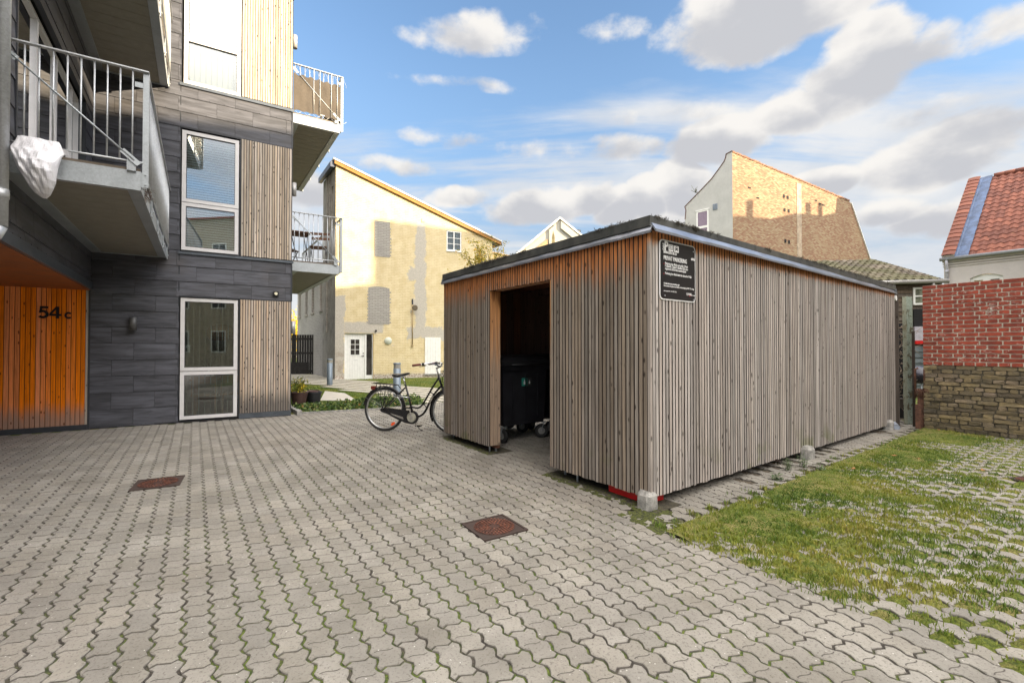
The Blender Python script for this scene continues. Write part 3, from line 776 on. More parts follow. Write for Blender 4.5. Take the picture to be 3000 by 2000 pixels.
# fallen leaves
M_leafd=plain('fallen_leaf',(.34,.15,.05),.8,0,.3)
for i,(u,v) in enumerate(((2619,1333),(2500,1372),(2880,1376),(2750,1258),(2690,1342))):
    mb=MB(); P=G(u,v,.03); a=random.random()*6; s=.028 if i<3 else .018
    pr=[P+np.array([s*math.cos(a+q)*r_,s*math.sin(a+q)*r_,random.uniform(-.006,.008)]) for q,r_ in ((0,1.3),(.8,.7),(1.6,.9),(2.4,.6),(3.1,1.2),(4,.6),(4.8,.9),(5.5,.7))]
    mb.prism(pr,(0,0,.0012)); lb=['curled orange leaf on the grass right of the shed far end','brown leaf on the thick grass right of the middle concrete footing','brown leaf lying on the grey grass pavers at the far right','small brown leaf at the foot of the stone wall','small brown leaf on the grass below the grey post'][i]
    mb.build('fallen_leaf',M_leafd,label=lb,cat='leaf',group='fallen leaves on the grass')
# ------------------------------------------------------------------ the apartment building on the left
ROW=.2772; Z00=.026
def slates(mb,F_,regs,a0,flip=1,w=.58,th=.008):
    """fibre cement slates in half bond, every slate its own thin lapped board, cut to the wanted regions"""
    zmin=min(r[2] for r in regs); zmax=max(r[3] for r in regs); amin=min(r[0] for r in regs); amax=max(r[1] for r in regs)
    k0=int((zmin-Z00)//ROW)-1
    for k in range(k0,int((zmax-Z00)/ROW)+2):
        z0=Z00+k*ROW; z1=z0+ROW; off=.28 if k%2 else .57
        j0=int((amin-off)//w)-1; j1=int((amax-off)/w)+2
        for j in range(j0,j1):
            x0=off+j*w; x1=x0+w; r=random.random(); dd=random.uniform(0,.0015)
            for (ra,rb_,rz0,rz1) in regs:
                xa,xb_=max(x0+.0022,ra),min(x1-.0022,rb_); za,zb=max(z0+.0038,rz0),min(z1-.0012,rz1)
                if xb_-xa<.01 or zb-za<.01: continue
                lo=th+.011+dd; hi=th+.001+dd
                pts=[F_.p(xa,0.001,za),F_.p(xb_,0.001,za),F_.p(xb_,0.001,zb),F_.p(xa,.001,zb),F_.p(xa,lo,za),F_.p(xb_,lo,za),F_.p(xb_,hi,zb),F_.p(xa,hi,zb)]
                fs=[(4,5,6,7),(0,1,5,4),(1,2,6,5),(2,3,7,6),(3,0,4,7)]
                if np.dot(np.cross(F_.a,(0,0,1)),F_.n)<0: fs=[f[::-1] for f in fs]
                mb.add(pts,fs,0,r)
                # copper-dark fixing rivets at the lower edge
                if xb_-xa>.3:
                    for q in (.3,.7):
                        P=F_.p(xa+(xb_-xa)*q,lo+.002,za+.006); mb.pbox(P-F_.a*.004,F_.a*.008,F_.n*.003,(0,0,.012),1)
APT=thing('apartment_building','dark slate and timber clad apartment building with balconies, filling the left of the photo','building',(B.o[0],B.o[1],0))
BW=3.0
mb=MB()   # wall core
Bh=12.6
def corebox(mb,F_,a0,a1,d0,d1,z0,z1): mb.box(F_,a0,a1,d0,d1,z0,z1)
wins=[(1.20,2.10,.045,2.24,.915),(1.20,2.10,3.085,5.262,3.955),(1.215,2.12,6.10,8.28,6.955),(1.215,2.12,9.13,11.3,9.98)]
# core strips round the window openings
corebox(mb,B,0,1.195,-.25,0,0,Bh); corebox(mb,B,2.105,BW-.01,-.25,0,0,Bh)
zz=[-.02]+sum([[w_[2]-.02,w_[3]+.02] for w_ in wins],[])+[Bh]
for i in range(0,len(zz),2):
    if zz[i+1]-zz[i]>.01: corebox(mb,B,1.195,2.105,-.25,-.001,zz[i],zz[i+1])
corebox(mb,B,BW-.26,BW-.01,-13,-.25,0,Bh)       # return wall round the corner
corebox(mb,B,-6,BW-.26,-13,-12.7,0,Bh)
mb.box(B,-6,BW,-13,0,Bh,Bh+.35)
mb.build('wall_core',M_darkback,APT)
mb=MB()
slates(mb,B,[(.012,1.19,.012,Bh),(1.19,2.985,2.27,3.03),(1.19,2.985,5.31,6.055),(1.19,2.985,8.33,9.09),(1.19,2.985,11.4,Bh)],0)
mb.build('slate_cladding',[M_slate,M_dark],APT)
mb=MB()
for (z0,z1) in ((2.255,3.032),(5.295,6.058),(8.31,9.09)):
    mb.box(B,2.985,3.012,-.03,.024,z0+.004,z1)
    mb.box(B,1.185,2.985,.0,.022,z0-.012,z0+.012)
mb.box(B,1.178,1.196,0,.016,.0,Bh)
mb.box(B,-.014,.012,-.03,.02,0,2.30)
for w_ in wins: mb.box(B,w_[1],w_[1]+.022,-.06,.012,w_[2]-.02,w_[3]+.02)
mb.box(B,BW-.010,BW+.004,-13,-.0,0,Bh)
mb.build('corner_trim',M_dark,APT)
for (z0,z1) in ((3.032,3.066),(6.058,6.096),(9.09,9.125)):
    mb=MB(); mb.box(B,1.17,3.03,-.01,.040,z0,z1-.006); mb.box(B,1.17,3.03,.034,.040,z0-.02,z0); mb.build('sill_flashing',M_flash,APT)
mb=MB(); mb.box(B,2.12,3.0,.0,.03,.012,.10); mb.box(B,2.12,3.0,.03,.05,.008,.03); mb.build('plinth_flashing',M_flash,APT)
for i,(z0,z1) in enumerate(((.105,2.245),(3.075,5.29),(6.105,8.30),(9.14,11.35))):
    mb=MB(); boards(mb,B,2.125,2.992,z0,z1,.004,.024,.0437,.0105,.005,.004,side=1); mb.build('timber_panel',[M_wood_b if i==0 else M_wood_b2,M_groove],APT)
def window(T,F_,a0,a1,z0,z1,zm,gl,style):
    fw=.062; d0,d1=-.045,.004
    fr=MB()
    def sash(x0,x1,y0,y1):
        fr.box(F_,x0,x0+fw,d0,d1,y0,y1); fr.box(F_,x1-fw,x1,d0,d1,y0,y1); fr.box(F_,x0+fw,x1-fw,d0,d1-.001,y0,y0+fw); fr.box(F_,x0+fw,x1-fw,d0,d1-.001,y1-fw,y1)
        for (u0,u1,w0,w1) in ((x0+fw,x1-fw,y0+fw,y0+fw+.008),(x0+fw,x1-fw,y1-fw-.008,y1-fw)): fr.box(F_,u0,u1,d0+.01,d1-.012,w0,w1,1)
        for xx in (x0+fw,x1-fw-.008): fr.box(F_,xx,xx+.008,d0+.01,d1-.013,y0+fw+.008,y1-fw-.008,1)
    sash(a0+.012,a1-.012,z0+.008,zm-.006); sash(a0+.012,a1-.012,zm+.006,z1-.008)
    f=fr.build('window_frame',[M_frame,M_dark],T)
    for (y0,y1) in ((z0+.07,zm-.068),(zm+.068,z1-.07)):
        p=MB(); p.box(F_,a0+.072,a1-.072,d0+.012,d0+.016,y0,y1); p.build('window_pane',gl,f)
    if style=='handle':
        h=MB(); x=a0+.10; h.box(F_,x-.012,x+.012,-.075,-.050,zm+.42,zm+.47); h.box(F_,x-.009,x+.055,-.088,-.074,zm+.455,zm+.470); h.box(F_,x+.035,x+.050,-.088,-.074,zm+.33,zm+.455); h.build('window_handle',M_white,f)
    return f
f1=window(APT,B,*wins[0],M_glassR,'handle'); f2=window(APT,B,*wins[1],M_glassB,''); f3=window(APT,B,*wins[2],M_glassR,''); f4=window(APT,B,*wins[3],M_glassR,'')
# rooms behind the windows
M_floor=plain('room_floor',(.22,.15,.10),.5,0,.2)
mb=MB()
for i,w_ in enumerate(wins):
    zf=w_[2]-.03; x0,x1=.3,2.72
    mb.box(B,x0,x1,-3.6,-.26,zf-.04,zf,1); mb.box(B,x0,x1,-3.6,-3.55,zf,zf+2.5); mb.box(B,x0-.05,x0,-3.6,-.26,zf,zf+2.5); mb.box(B,x1,x1+.02,-3.6,-.26,zf,zf+2.5); mb.box(B,x0,x1,-3.6,-.26,zf+2.5,zf+2.55)
mb.build('room_interior',[M_int,M_floor],APT)
# blinds
M_strip_w=plain('blind_fabric',(.36,.345,.30),.8,0,.03)
mb=MB(); x=1.30
while x<2.02: mb.box(B,x,x+.012,-.125,-.120,.10,2.20); mb.box(B,x+.006,x+.010,-.17,-.12,.13,2.18); x+=.090
for k in range(8):
    a=1.30+.09*k; mb.tube([B.p(a+.006,-.12,.14),B.p(a+.05,-.115,.115),B.p(a+.096,-.12,.14)],.0025,5)
mb.build('string_blind',M_strip_w,f1)
mb=MB(); z=3.17
while z<5.2:
    if not (3.86<z<4.05): 
        mb.pbox(B.p(1.27,-.075,z),B.a*.76,B.n*.012+np.array([0,0,-.030]),(0,0,.0015))
    z+=.046
mb.box(B,1.27,2.03,-.12,-.09,5.185,5.22); mb.box(B,1.27,2.03,-.11,-.09,3.15,3.165)
for a in (1.36,1.92): mb.box(B,a,a+.004,-.1,-.098,3.16,5.2)
mb.build('venetian_blind',plain('blind_slat',(.85,.85,.83),.5,0,.03),f2)
for f_,w_ in ((f3,wins[2]),(f4,wins[3])):
    mb=MB(); x=w_[0]+.08; k=0
    while x<w_[1]-.1:
        mb.pbox(B.p(x,-.13,w_[2]+.10),B.a*.074+B.n*.020,B.n*-.002,(0,0,w_[3]-w_[2]-.18)); x+=.0875; k+=1
    mb.build('vertical_blind',M_strip_w,f_)
# dining room behind the ground floor window
def f_wick(t,b,m):
    p=pos(t); n=t.noise(t.scale(p,(1,1,1)),90,2); L(t,t.mix(t.sm(n,.4,.6),(.12,.05,.02),(.42,.22,.10)),b.inputs['Base Color']); b.inputs['Roughness'].default_value=.8
M_wick=mat('wicker',f_wick); M_oak=plain('oak_furniture',(.36,.22,.12),.5,0,.2)
c=B.p(1.80,-1.0,0); PL=thing('pendant_lamp','wicker pendant lamp hanging behind the ground floor window','lamp',(c[0],c[1],1.55))
mb=MB(); mb.lathe((c[0],c[1],1.48),[(.12,0),(.20,.03),(.245,.11),(.25,.20),(.20,.29),(.09,.335),(.03,.34)],28); mb.build('lamp_shade',M_wick,PL)
mb=MB(); mb.tube([(c[0],c[1],1.8),(c[0],c[1],2.5)],.004,6); mb.build('cord',M_black,PL)
c=B.p(1.85,-1.1,0); TB=thing('dining_table','wooden dining table seen through the ground floor window','table',(c[0],c[1],0))
mb=MB(); mb.box(B,1.30,2.45,-1.55,-.62,.70,.735); mb.build('table_top',M_oak,TB)
for (a,d_) in ((1.36,-.68),(2.38,-.68),(1.36,-1.5),(2.38,-1.5)): mb=MB(); mb.box(B,a,a+.06,d_-.06,d_,.0,.70); mb.build('leg',M_oak,TB)
def chair_in(a,d_,fx):
    c=B.p(a,d_,0); T=thing('dining_chair','pale wooden dining chair behind the ground floor window, '+fx,'chair',(c[0],c[1],0),'chairs in the dining room')
    m_=MB(); m_.box(B,a-.21,a+.21,d_-.2,d_+.2,.43,.46); m_.build('seat',M_oak,T)
    m_=MB(); m_.box(B,a-.2,a+.2,d_+.17,d_+.19,.66,.80); m_.box(B,a-.2,a-.17,d_+.17,d_+.2,.46,.66); m_.box(B,a+.17,a+.2,d_+.17,d_+.2,.46,.66); m_.build('backrest',M_oak,T)
    for (x,y) in ((-.19,-.18),(.16,-.18),(-.19,.16),(.16,.16)):
        m_=MB(); m_.box(B,a+x,a+x+.03,d_+y,d_+y+.03,0,.43); m_.build('leg',M_oak,T)
chair_in(1.56,-.50,'the one under the window handle'); chair_in(2.02,-.52,'the one nearest the timber panel')
c=B.p(1.62,-.85,.735); PV_=thing('dried_plant','dark twiggy plant in a vase on the table behind the window','plant',c)
mb=MB(); mb.lathe(c,[(.05,0),(.075,.05),(.05,.12),(.03,.15)],14); mb.build('vase',M_white,PV_)
mb=MB()
for i in range(46):
    a=random.random()*6.28; l=random.uniform(.15,.42); e=random.uniform(.3,1.3)
    p0=c+np.array([0,0,.14]); p1=p0+np.array([math.cos(a)*l*.5*math.cos(e),math.sin(a)*l*.5*math.cos(e),l*.5*math.sin(e)+.05]); p2=p0+np.array([math.cos(a+.2)*l*math.cos(e),math.sin(a+.2)*l*math.cos(e),l*math.sin(e)])
    mb.tube([p0,p1,p2],[.003,.002,.001],4)
mb.build('stems',M_black,PV_)
# wall lamps
mb=MB(); s_,z_=B.uv(307*3000/2352,732*2000/1568); cc=B.p(s_,.075,0)
s_=B.uv(240+520/3.409,820+385/3.409)[0]; cc=B.p(s_,.07,0)
mb.tube([cc+np.array([0,0,1.635]),cc+np.array([0,0,1.855])],.052,20); mb.build('wall_lamp',plain('lamp_grey',(.10,.10,.10),.45,.4),APT,label='grey tube wall lamp on the dark slate wall')
l1=APT.children[-1]
mb=MB(); mb.box(B,s_-.03,s_+.03,.012,.035,1.69,1.80); mb.box(B,s_-.05,s_-.04,.02,.07,1.68,1.82); mb.build('bracket',M_dark,l1)
mb=MB(); mb.box(B,2.675,2.77,.018,.065,2.345,2.435); lamp2=mb.build('door_light',M_black,APT,label='small black square light with a cream button lens on the slate band')
mb=MB(); P=B.p(2.7225,.066,2.39); mb.disc(P,B.n,.028,20,.012,0); mb.build('lens',plain('cream_lens',(.75,.70,.52),.4),lamp2)
# small vertical boxes on the return wall beside the corner
for z in (1.62,4.45,7.5):
    mb=MB(); c=B.p(BW+.055,-.25,z); mb.tube([c,c+np.array([0,0,.26])],.05,14); mb.build('wall_lamp',plain('lamp_light_grey',(.42,.41,.40),.45,.3),APT,label='grey wall lamp at the timber corner')
# ---- overhanging wing (wall A), its soffit and the oiled timber wall below it
AZB=2.315; AL=8.5
Aj0=A.uv(38,400)[0]; Aj1=A.uv(246,290)[0]; Am=[A.uv(128,400)[0],A.uv(183,400)[0],A.uv(228,277)[0]]
AT=5.13
mb=MB(); mb.box(A,0.0,Aj1-.03,-.3,-.001,AZB+.02,Bh); mb.box(A,Aj0+.03,AL,-.3,-.001,AZB+.02,Bh)
zc=AZB+.02
for k in range(3): mb.box(A,Aj1-.03,Aj0+.03,-.3,-.002,zc,3.0+3.03*k); zc=AT+.05+3.03*k
mb.box(A,Aj1-.03,Aj0+.03,-.3,-.002,zc,Bh)
mb.build('wing_core',M_darkback,APT)
mb=MB()
for k in range(3): 
    z0_=2.98+3.03*k; mb.box(A,Aj1-.4,Aj0+.4,-2.3,-2.25,z0_,z0_+2.4); mb.box(A,Aj1-.4,Aj0+.4,-2.25,-.31,z0_-.05,z0_); mb.box(A,Aj1-.4,Aj0+.4,-2.25,-.31,z0_+2.35,z0_+2.4); mb.box(A,Aj1-.45,Aj1-.4,-2.25,-.31,z0_,z0_+2.35); mb.box(A,Aj0+.4,Aj0+.45,-2.25,-.31,z0_,z0_+2.35)
mb.build('wing_room',M_int,APT)
mb=MB()
regs=[(.03,AL,AZB+.10,3.0)]
for k in range(3):
    zb=3.02+3.03*k; zt=AT+3.03*k
    regs+=[(.03,Aj1-.03,zb-.02,zt+.02),(Aj0+.03,AL,zb-.02,zt+.02),(.03,AL,zt+.02,zb+3.03-.02)]
slates(mb,A,regs,0); mb.build('wing_slates',[M_slate,M_dark],APT)
mb=MB(); mb.box(A,.0,AL,-.02,.03,AZB-.025,AZB+.10); mb.box(A,.0,AL,.03,.042,AZB-.025,AZB-.01)
mb.box(A,4.45,4.455,.03,.036,AZB-.02,AZB+.1,0); mb.build('drip_flashing',M_flash,APT)
M_curt=plain('pale_curtain',(.62,.72,.64),.9,0,.1)
for k in range(2):
    zb=3.02+3.03*k; zt=AT+3.03*k; f=MB()
    xs=[Aj1]+sorted(Am)+[Aj0]
    f.box(A,Aj1-.03,Aj0+.03,-.03,.028,zt-.0,zt+.05,1); f.box(A,Aj1-.03,Aj1,-.1,.028,zb,zt,1); f.box(A,Aj0,Aj0+.03,-.1,.028,zb,zt,1)
    f.box(A,Aj1,Aj0,-.11,-.06,zt-.05,zt-.001); f.box(A,Aj1,Aj0,-.11,-.06,zb,zb+.05)
    for i,x in enumerate(xs):
        wf=.045 if i in(0,len(xs)-1) else .05
        f.box(A,x-wf/2+(.022 if i==0 else 0),x+wf/2-(.022 if i==len(xs)-1 else 0),-.112,-.058,zb+.051,zt-.051)
    ff=f.build('terrace_door_frame',[M_frame,M_dark],APT)
    for i in range(len(xs)-1):
        p=MB(); p.box(A,xs[i]+.026,xs[i+1]-.026,-.092,-.088,zb+.052,zt-.052); p.build('door_pane',M_glassG,ff)
    if k==0:
        hd=MB(); x=xs[2]; hd.box(A,x-.03,x+.035,-.052,-.03,zb+.66,zb+.80); hd.box(A,x-.012,x+.012,-.03,.0,zb+.69,zb+.72); hd.build('door_handle',M_white,ff)
    cu=MB()
    for i in range(60):
        x0=Aj1+(Aj0-Aj1)*i/60; x1=Aj1+(Aj0-Aj1)*(i+1)/60; d0_=-.14+.015*math.sin(i*1.9); d1_=-.14+.015*math.sin((i+1)*1.9)
        cu.add([A.p(x0,d0_,zb),A.p(x1,d1_,zb),A.p(x1,d1_,zt),A.p(x0,d0_,zt)],[(0,1,2,3)],0,.5,True)
    cu.build('curtain',M_curt,ff)
# soffit over the entrance passage and the oiled timber wall (54 c)
mb=MB(); 
O0=A.p(0,0,0); O1=A.p(AL,0,0); bk=-B.a*7
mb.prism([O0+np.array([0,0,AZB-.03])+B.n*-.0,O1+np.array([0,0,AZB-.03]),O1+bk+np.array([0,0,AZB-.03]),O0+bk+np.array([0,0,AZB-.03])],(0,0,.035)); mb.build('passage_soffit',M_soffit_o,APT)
mb=MB(); mb.prism([A.p(0,-.3,AZB+.02),A.p(AL,-.3,AZB+.02),A.p(AL,-.3,AZB+.02)+bk,A.p(0,-.3,AZB+.02)+bk],(0,0,.3)); mb.build('passage_ceiling_slab',M_darkback,APT)
mb=MB(); mb.box(B,-7,-.015,-.2,-.012,0,2.6); mb.build('entrance_wall_core',M_darkback,APT)
mb=MB(); boards(mb,B,-5.2,-.045,.085,2.33,-.010,.022,.0585,.0065,.003,.002,side=1); mb.build('oiled_timber_wall',[M_wood_o,plain('oiled_edge_shade',(.16,.045,.010),.9,0,.3,30)],APT)  # dark edge colour paints in the shade between the oiled boards
mb=MB(); mb.box(B,-.045,-.016,-.01,.018,.085,2.29); mb.build('pale_edge_board',M_wood_b2,APT)
mb=MB(); mb.box(B,-7,-.015,-.012,.022,.0,.085); mb.build('entrance_plinth',M_dark,APT)
M_num=plain('black_number_paint',(.006,.005,.005),.9)
def glyph(nm,lab,a,z,h,w,polys):
    mb=MB()
    for p in polys: mb.prism([B.p(a+w*x,.018,z+h*y) for x,y in p],B.n*.010)
    mb.build(nm,M_num,APT,label=lab)
def arc(cx,cy,rx,ry,t0,t1,n=14): return [(cx+rx*math.cos(math.radians(t0+(t1-t0)*i/n)),cy+ry*math.sin(math.radians(t0+(t1-t0)*i/n))) for i in range(n+1)]
def stroke(o,i): return [[o[k],o[k+1],i[k+1],i[k]] for k in range(len(o)-1)]
a5=B.uv(112,930)[0]; a4=B.uv(146,930)[0]; ac=B.uv(190,930)[0]; zb_5=B.uv(130,932)[1]; zt_5=B.uv(130,897)[1]; h5=zt_5-zb_5; w5=(a4-a5)*.96; w4=(B.uv(181,930)[0]-a4); wc=B.uv(213,930)[0]-ac
glyph('house_number','black house number 5',a5,zb_5,h5,w5,[[(.20,.82),(.92,.82),(.92,1.),(.20,1.)],[(.20,.815),(.10,.44),(.30,.44),(.38,.815)]]+stroke(arc(.46,.33,.52,.35,125,-145),arc(.46,.33,.24,.165,125,-145)))
glyph('house_number','black house number 4',a4,zb_5,h5,w4,[[(.55,0),(.80,0),(.80,1.),(.55,1.)],[(0,.215),(1.,.215),(1.,.385),(0,.385)],[(0,.39),(.22,.39),(.549,.78),(.549,1.)]])
glyph('house_letter','small black letter c',ac,zb_5,h5*.56,wc,stroke(arc(.52,.5,.52,.52,40,320),arc(.52,.5,.24,.27,40,320)))
# downpipe at the left edge
dp=MB(); x0=A.p(4.34,.055,0); zb_=2.30
dp.tube([x0+np.array([0,0,9.0]),x0+np.array([0,0,zb_+.10])],.050,14); dp.tube([x0+np.array([0,0,zb_+.34]),x0+np.array([0,0,zb_+.42])],.056,14)
dp.tube([x0+np.array([0,0,zb_+.10]),x0+np.array([0,0,zb_+.02])-A.n*.03,x0+np.array([0,0,zb_-.05])-A.n*.09],.050,14)
dp.build('downpipe',M_galvl,APT)
# ---- balconies
def baluster(mb,P,z0,z1,r=.0075): mb.tube([P+np.array([0,0,z0]),P+np.array([0,0,z1])],r,6)
def balcony(zs,O,ea,eq,wa,lq,near,label,canvas=False):
    """slab in the corner: ea = outwards, eq = along the wall, rail on the near end and the outer side"""
    T=bpy.data.objects.new('balcony',None); C.objects.link(T); T.parent=APT; loc=O+ea*wa/2+eq*lq/2+np.array([0,0,zs]); T.location=tuple(loc-world_loc(APT)); T['label']=label
    z0=zs; z1=zs+.19
    def P(a,q,z): return O+ea*a+eq*q+np.array([0,0,z])
    def pb_(mb,a0,a1,q0,q1,za,zb,mi=0): mb.pbox(P(a0,q0,za),ea*(a1-a0),eq*(q1-q0),(0,0,zb-za),mi)
    mb=MB(); pb_(mb,0.0,wa,lq-.06,lq,z0,z1); pb_(mb,wa-.05,wa,0.0,lq-.06,z0,z1-.002); pb_(mb,0,.05,0,lq-.06,z0,z1-.002); pb_(mb,.05,wa-.05,0.02,.06,z0,z1-.004)
    pb_(mb,.05,.13,.06,lq-.06,z0,z0+.012); pb_(mb,wa-.11,wa-.05,.06,lq-.06,z0,z0+.012)
    mb.build('edge_beam',M_galv,T)
    mb=MB(); n=int((lq-.12)/.235)
    for i in range(n):
        q0=.06+(lq-.12)*i/n; q1=.06+(lq-.12)*(i+1)/n-.006; pb_(mb,.05,wa-.05,q0,q1,z0+.014,z0+.03)
    pb_(mb,.05,wa-.05,.06,lq-.06,z0+.05,z1-.02,1); mb.build('soffit_boards',[M_soffit,M_darkback],T)
    mb=MB(); pb_(mb,.0,wa-.01,.0,lq-.01,z1+.001,z1+.028); mb.build('deck',plain('deck_board',(.16,.13,.10),.8),T)
    ro=wa+.045; zt=z1+1.0
    rl=MB(); e=.012
    # handrail and lower rail, near end
    rl.pbox(P(0.02,lq-.0,zt),ea*(ro-.02+.012),eq*.045,(0,0,.012)); rl.tube([P(0.02,lq+.02,z1+.085),P(ro-.03,lq+.02,z1+.085)],.010,8)
    rl.pbox(P(ro-.033,-.0,zt),ea*.045,eq*lq,(0,0,.012)); rl.tube([P(ro-.01,.0,z1-.04),P(ro-.01,lq,z1-.04)],.009,8)
    rl.build('handrail',M_galvl,T)
    bl=MB(); nb=10
    for i in range(nb): baluster(bl,P(.055+(wa-.03)*i/nb+.0,lq+.02,0),z1+.085,zt)
    npst=5; seg=lq/(npst-1+.0)
    nq=int(lq/.14)
    for i in range(1,nq):
        q=lq*i/nq; baluster(bl,P(ro-.01,q,0),z1-.04,zt,.0045)
    bl.build('baluster',M_galvl,T); bl_o=T.children[-1]; bl_o['kind']='stuff'
    for k in range(npst):
        q=lq-.0-(lq-.08)*k/(npst-1)
        ps=MB(); pb_(ps,ro-.035,ro-.023,q-.045,q+.01,z0-.02 if k else z0+.02,zt)
        pb_(ps,wa,ro-.035,q-.04,q+.005,z0+.03,z1-.01)
        for zz_ in (z0+.045,z1-.03):
            c=P(ro-.02,q-.018,zz_); ps.tube([c,c+ea*.012],.009,6)
        if k==0:
            ps.pbox(P(ro-.035,lq+.01,z0+.03),ea*.05,eq*.008,(0,0,zt-z0-.03))
            for zz_ in (z0+.06,z1-.03): c=P(ro-.01,lq+.018,zz_); ps.tube([c,c+eq*.012],.009,6)
            ps.pbox(P(ro-.10,lq+.012,zt-.16),ea*.07,eq*.006,(0,0,.05))
        ps.build('post',M_galv,T)
    br=MB(); p0=P(.03,lq+.04,zt-.10); p1=P(wa-.05,lq+.04,z1+.09); br.tube([p0,p1],.009,8)
    d_=(p1-p0)/np.linalg.norm(p1-p0); br.bar(p0-d_*.03,p0+d_*.10,.05,.006,eq); br.bar(p1-d_*.13,p1+d_*.05,.05,.006,eq); br.pbox(P(wa-.11,lq+.001,z1-.01),ea*.07,eq*.03,(0,0,.12)); br.build('brace',M_galv,T)
    if canvas:
        M_canv=plain('brown_canvas',(.050,.030,.012) if canvas==1 else (.09,.075,.06),.9,0,.12,3)
        cv=MB()
        def sheet_(f0,f1,n,axis):
            rows=10; vs=[]
            for i in range(n+1):
                s=f0+(f1-f0)*i/n
                for j in range(rows+1):
                    zz_=z1+.06+(.74)*j/rows + .018*math.sin(i*.9+1)*(1 if j==rows else -.6 if j==0 else 0)
                    b_=.018*math.sin(s*7.3+j*.5)+.012*math.sin(s*19+j*.9)+.008*math.sin(s*41)
                    vs.append(P(s,lq+.036+b_*.3,zz_) if axis else P(ro-.045+b_*.5,s,zz_))
            fs=[(i*(rows+1)+j,(i+1)*(rows+1)+j,(i+1)*(rows+1)+j+1,i*(rows+1)+j+1) for i in range(n) for j in range(rows)]
            cv.add(vs,fs,0,.5,True)
        if canvas==1: sheet_(.02,ro-.05,40,True)
        sheet_(.05,lq-.02,120,False)
        cv.build('canvas_screen',M_canv,T)
        if canvas==1:
            sb_=MB()
            for a_ in (.40,.52,.74,.86): baluster(sb_,P(a_,lq+.052,0),z1+.07,zt,.006)
            sb_.build('baluster',M_galvl,T)
        rp=MB()
        for k in range(6):
            a=.04+(ro-.1)*k/5; rp.tube([P(a,lq+.03,z1+.80),P(a+.07,lq+.04,zt),P(a+.14,lq+.03,z1+.80)],.0022,4); rp.tube([P(a,lq+.03,z1+.06),P(a+.07,lq+.035,z1+.0),P(a+.14,lq+.03,z1+.06)],.0022,4)
        rp.build('lacing_cord',M_white,T)
    return T,P,z1,zt,ro
eB=B.a; eQ=A.a
SA=.985
b1,P1,bz1,bzt,bro=balcony(2.915,B.p(0,0,0)+A.n*.015,eB,eQ,SA,4.20,True,'galvanised balcony above the entrance with a white bag hanging on its rail')
b2=balcony(5.95,B.p(0,0,0)+A.n*.015,eB,eQ,SA,4.20,True,'upper balcony in the inner corner seen from below, cut by the top of the photo',canvas=2)
eP=-eQ
OC=B.p(3.005,-.18,0)
def balcR(zs,label,canvas):
    # wall runs away from the viewer: near end is q=lq, so start far away and come nearer
    return balcony(zs,OC+eP*4.42,eB,eQ,.93,4.42,True,label,canvas)
b3,P3,z31,z3t,_=balcR(2.90,'lower balcony beyond the timber corner with a folding table and chairs on it',False)
b4,P4,z41,z4t,_=balcR(5.93,'upper balcony beyond the timber corner with brown canvas laced to its rail',1)
# dry nest stuffed behind the post of the entrance balcony
mb=MB()
c=P1(1.0,3.83,2.99)
for _ in range(150):
    a=RNG.normal(0,1,3); a/=np.linalg.norm(a); p=c+np.array([RNG.uniform(-.02,.03),RNG.uniform(-.05,.05),RNG.uniform(-.08,.05)]); mb.tube([p,p+a*RNG.uniform(.02,.06)],.0014,3)
mb.build('nest_debris',plain('dry_twig',(.13,.08,.045),.9,0,.4,60),None,None,'clump of dry twigs stuck behind the bottom of the balcony post','nest')
# hanging white plastic bag
BF=Fr(P1(0,4.20+.05,0),B.a[:2],None); BF.n=B.n
bagL=BF.uv(40,450)[0]; sec=[]
for (v,u0,u1,dp_) in ((412,56,176,.02),(425,52,184,.03),(450,40,196,.05),(462,44,190,.07),(490,58,184,.10),(515,70,180,.105),(540,86,176,.09),(560,98,166,.07),(575,112,155,.045),(584,128,141,.015)):
    a0,z0=BF.uv(u0,v); a1,z1=BF.uv(u1,v); sec.append((a0,a1,(z0+z1)/2,dp_))
T=thing('plastic_bag','white plastic bag hanging from the lower rail of the entrance balcony','bag',BF.p(.5*(sec[5][0]+sec[5][1]),.05,sec[-1][2]))
sec2=[]
for i in range(len(sec)-1):
    for q in range(4): f=q/4; sec2.append(tuple(sec[i][j]*(1-f)+sec[i+1][j]*f for j in range(4)))
sec=sec2+[sec[-1]]
mb=MB(); n=56; vs=[]
def ridge(x): x=x%1.; return abs(2*x-1)
for i,(a0,a1,z,dp_) in enumerate(sec):
    fi=i/len(sec)
    for k in range(n):
        an=2*math.pi*k/n; am=(a0+a1)/2
        cr=.34*(ridge(k/n*3.0+fi*.9)-.5)+.22*(ridge(k/n*7-fi*2.1+.3)-.5)+.14*(ridge(k/n*13+fi*3.7)-.5)+.10*(ridge(fi*6+k/n*4)-.5)
        vs.append(BF.p(am+(a1-a0)/2*math.cos(an)*(1+cr*.07),.02+dp_+dp_*math.sin(an)*(1+cr*1.05),z+.012*cr*(1 if fi<.85 else .3)))
fs=[(i*n+k,i*n+(k+1)%n,(i+1)*n+(k+1)%n,(i+1)*n+k) for i in range(len(sec)-1) for k in range(n)]+[tuple(range((len(sec)-1)*n,len(sec)*n))]
mb.add(vs,fs,0,.5,False); M_bag=plain('white_plastic_film',(.74,.73,.76),.38,0,.05,6,.004); mb.build('pouch',M_bag,T)
mb=MB()
for (u0,u1,v0,v1) in ((35,60,448,462),(178,206,440,462)):
    a0,z0=BF.uv(u0,v0); a1,z1=BF.uv(u1,v1); mb.prism([BF.p(a0,.05,z0),BF.p(a1,.06,z0-.02),BF.p(a1,.05,z1),BF.p((a0+a1)/2,.04,z1+.0)],BF.n*.012)
mb.build('handle',M_bag,T)
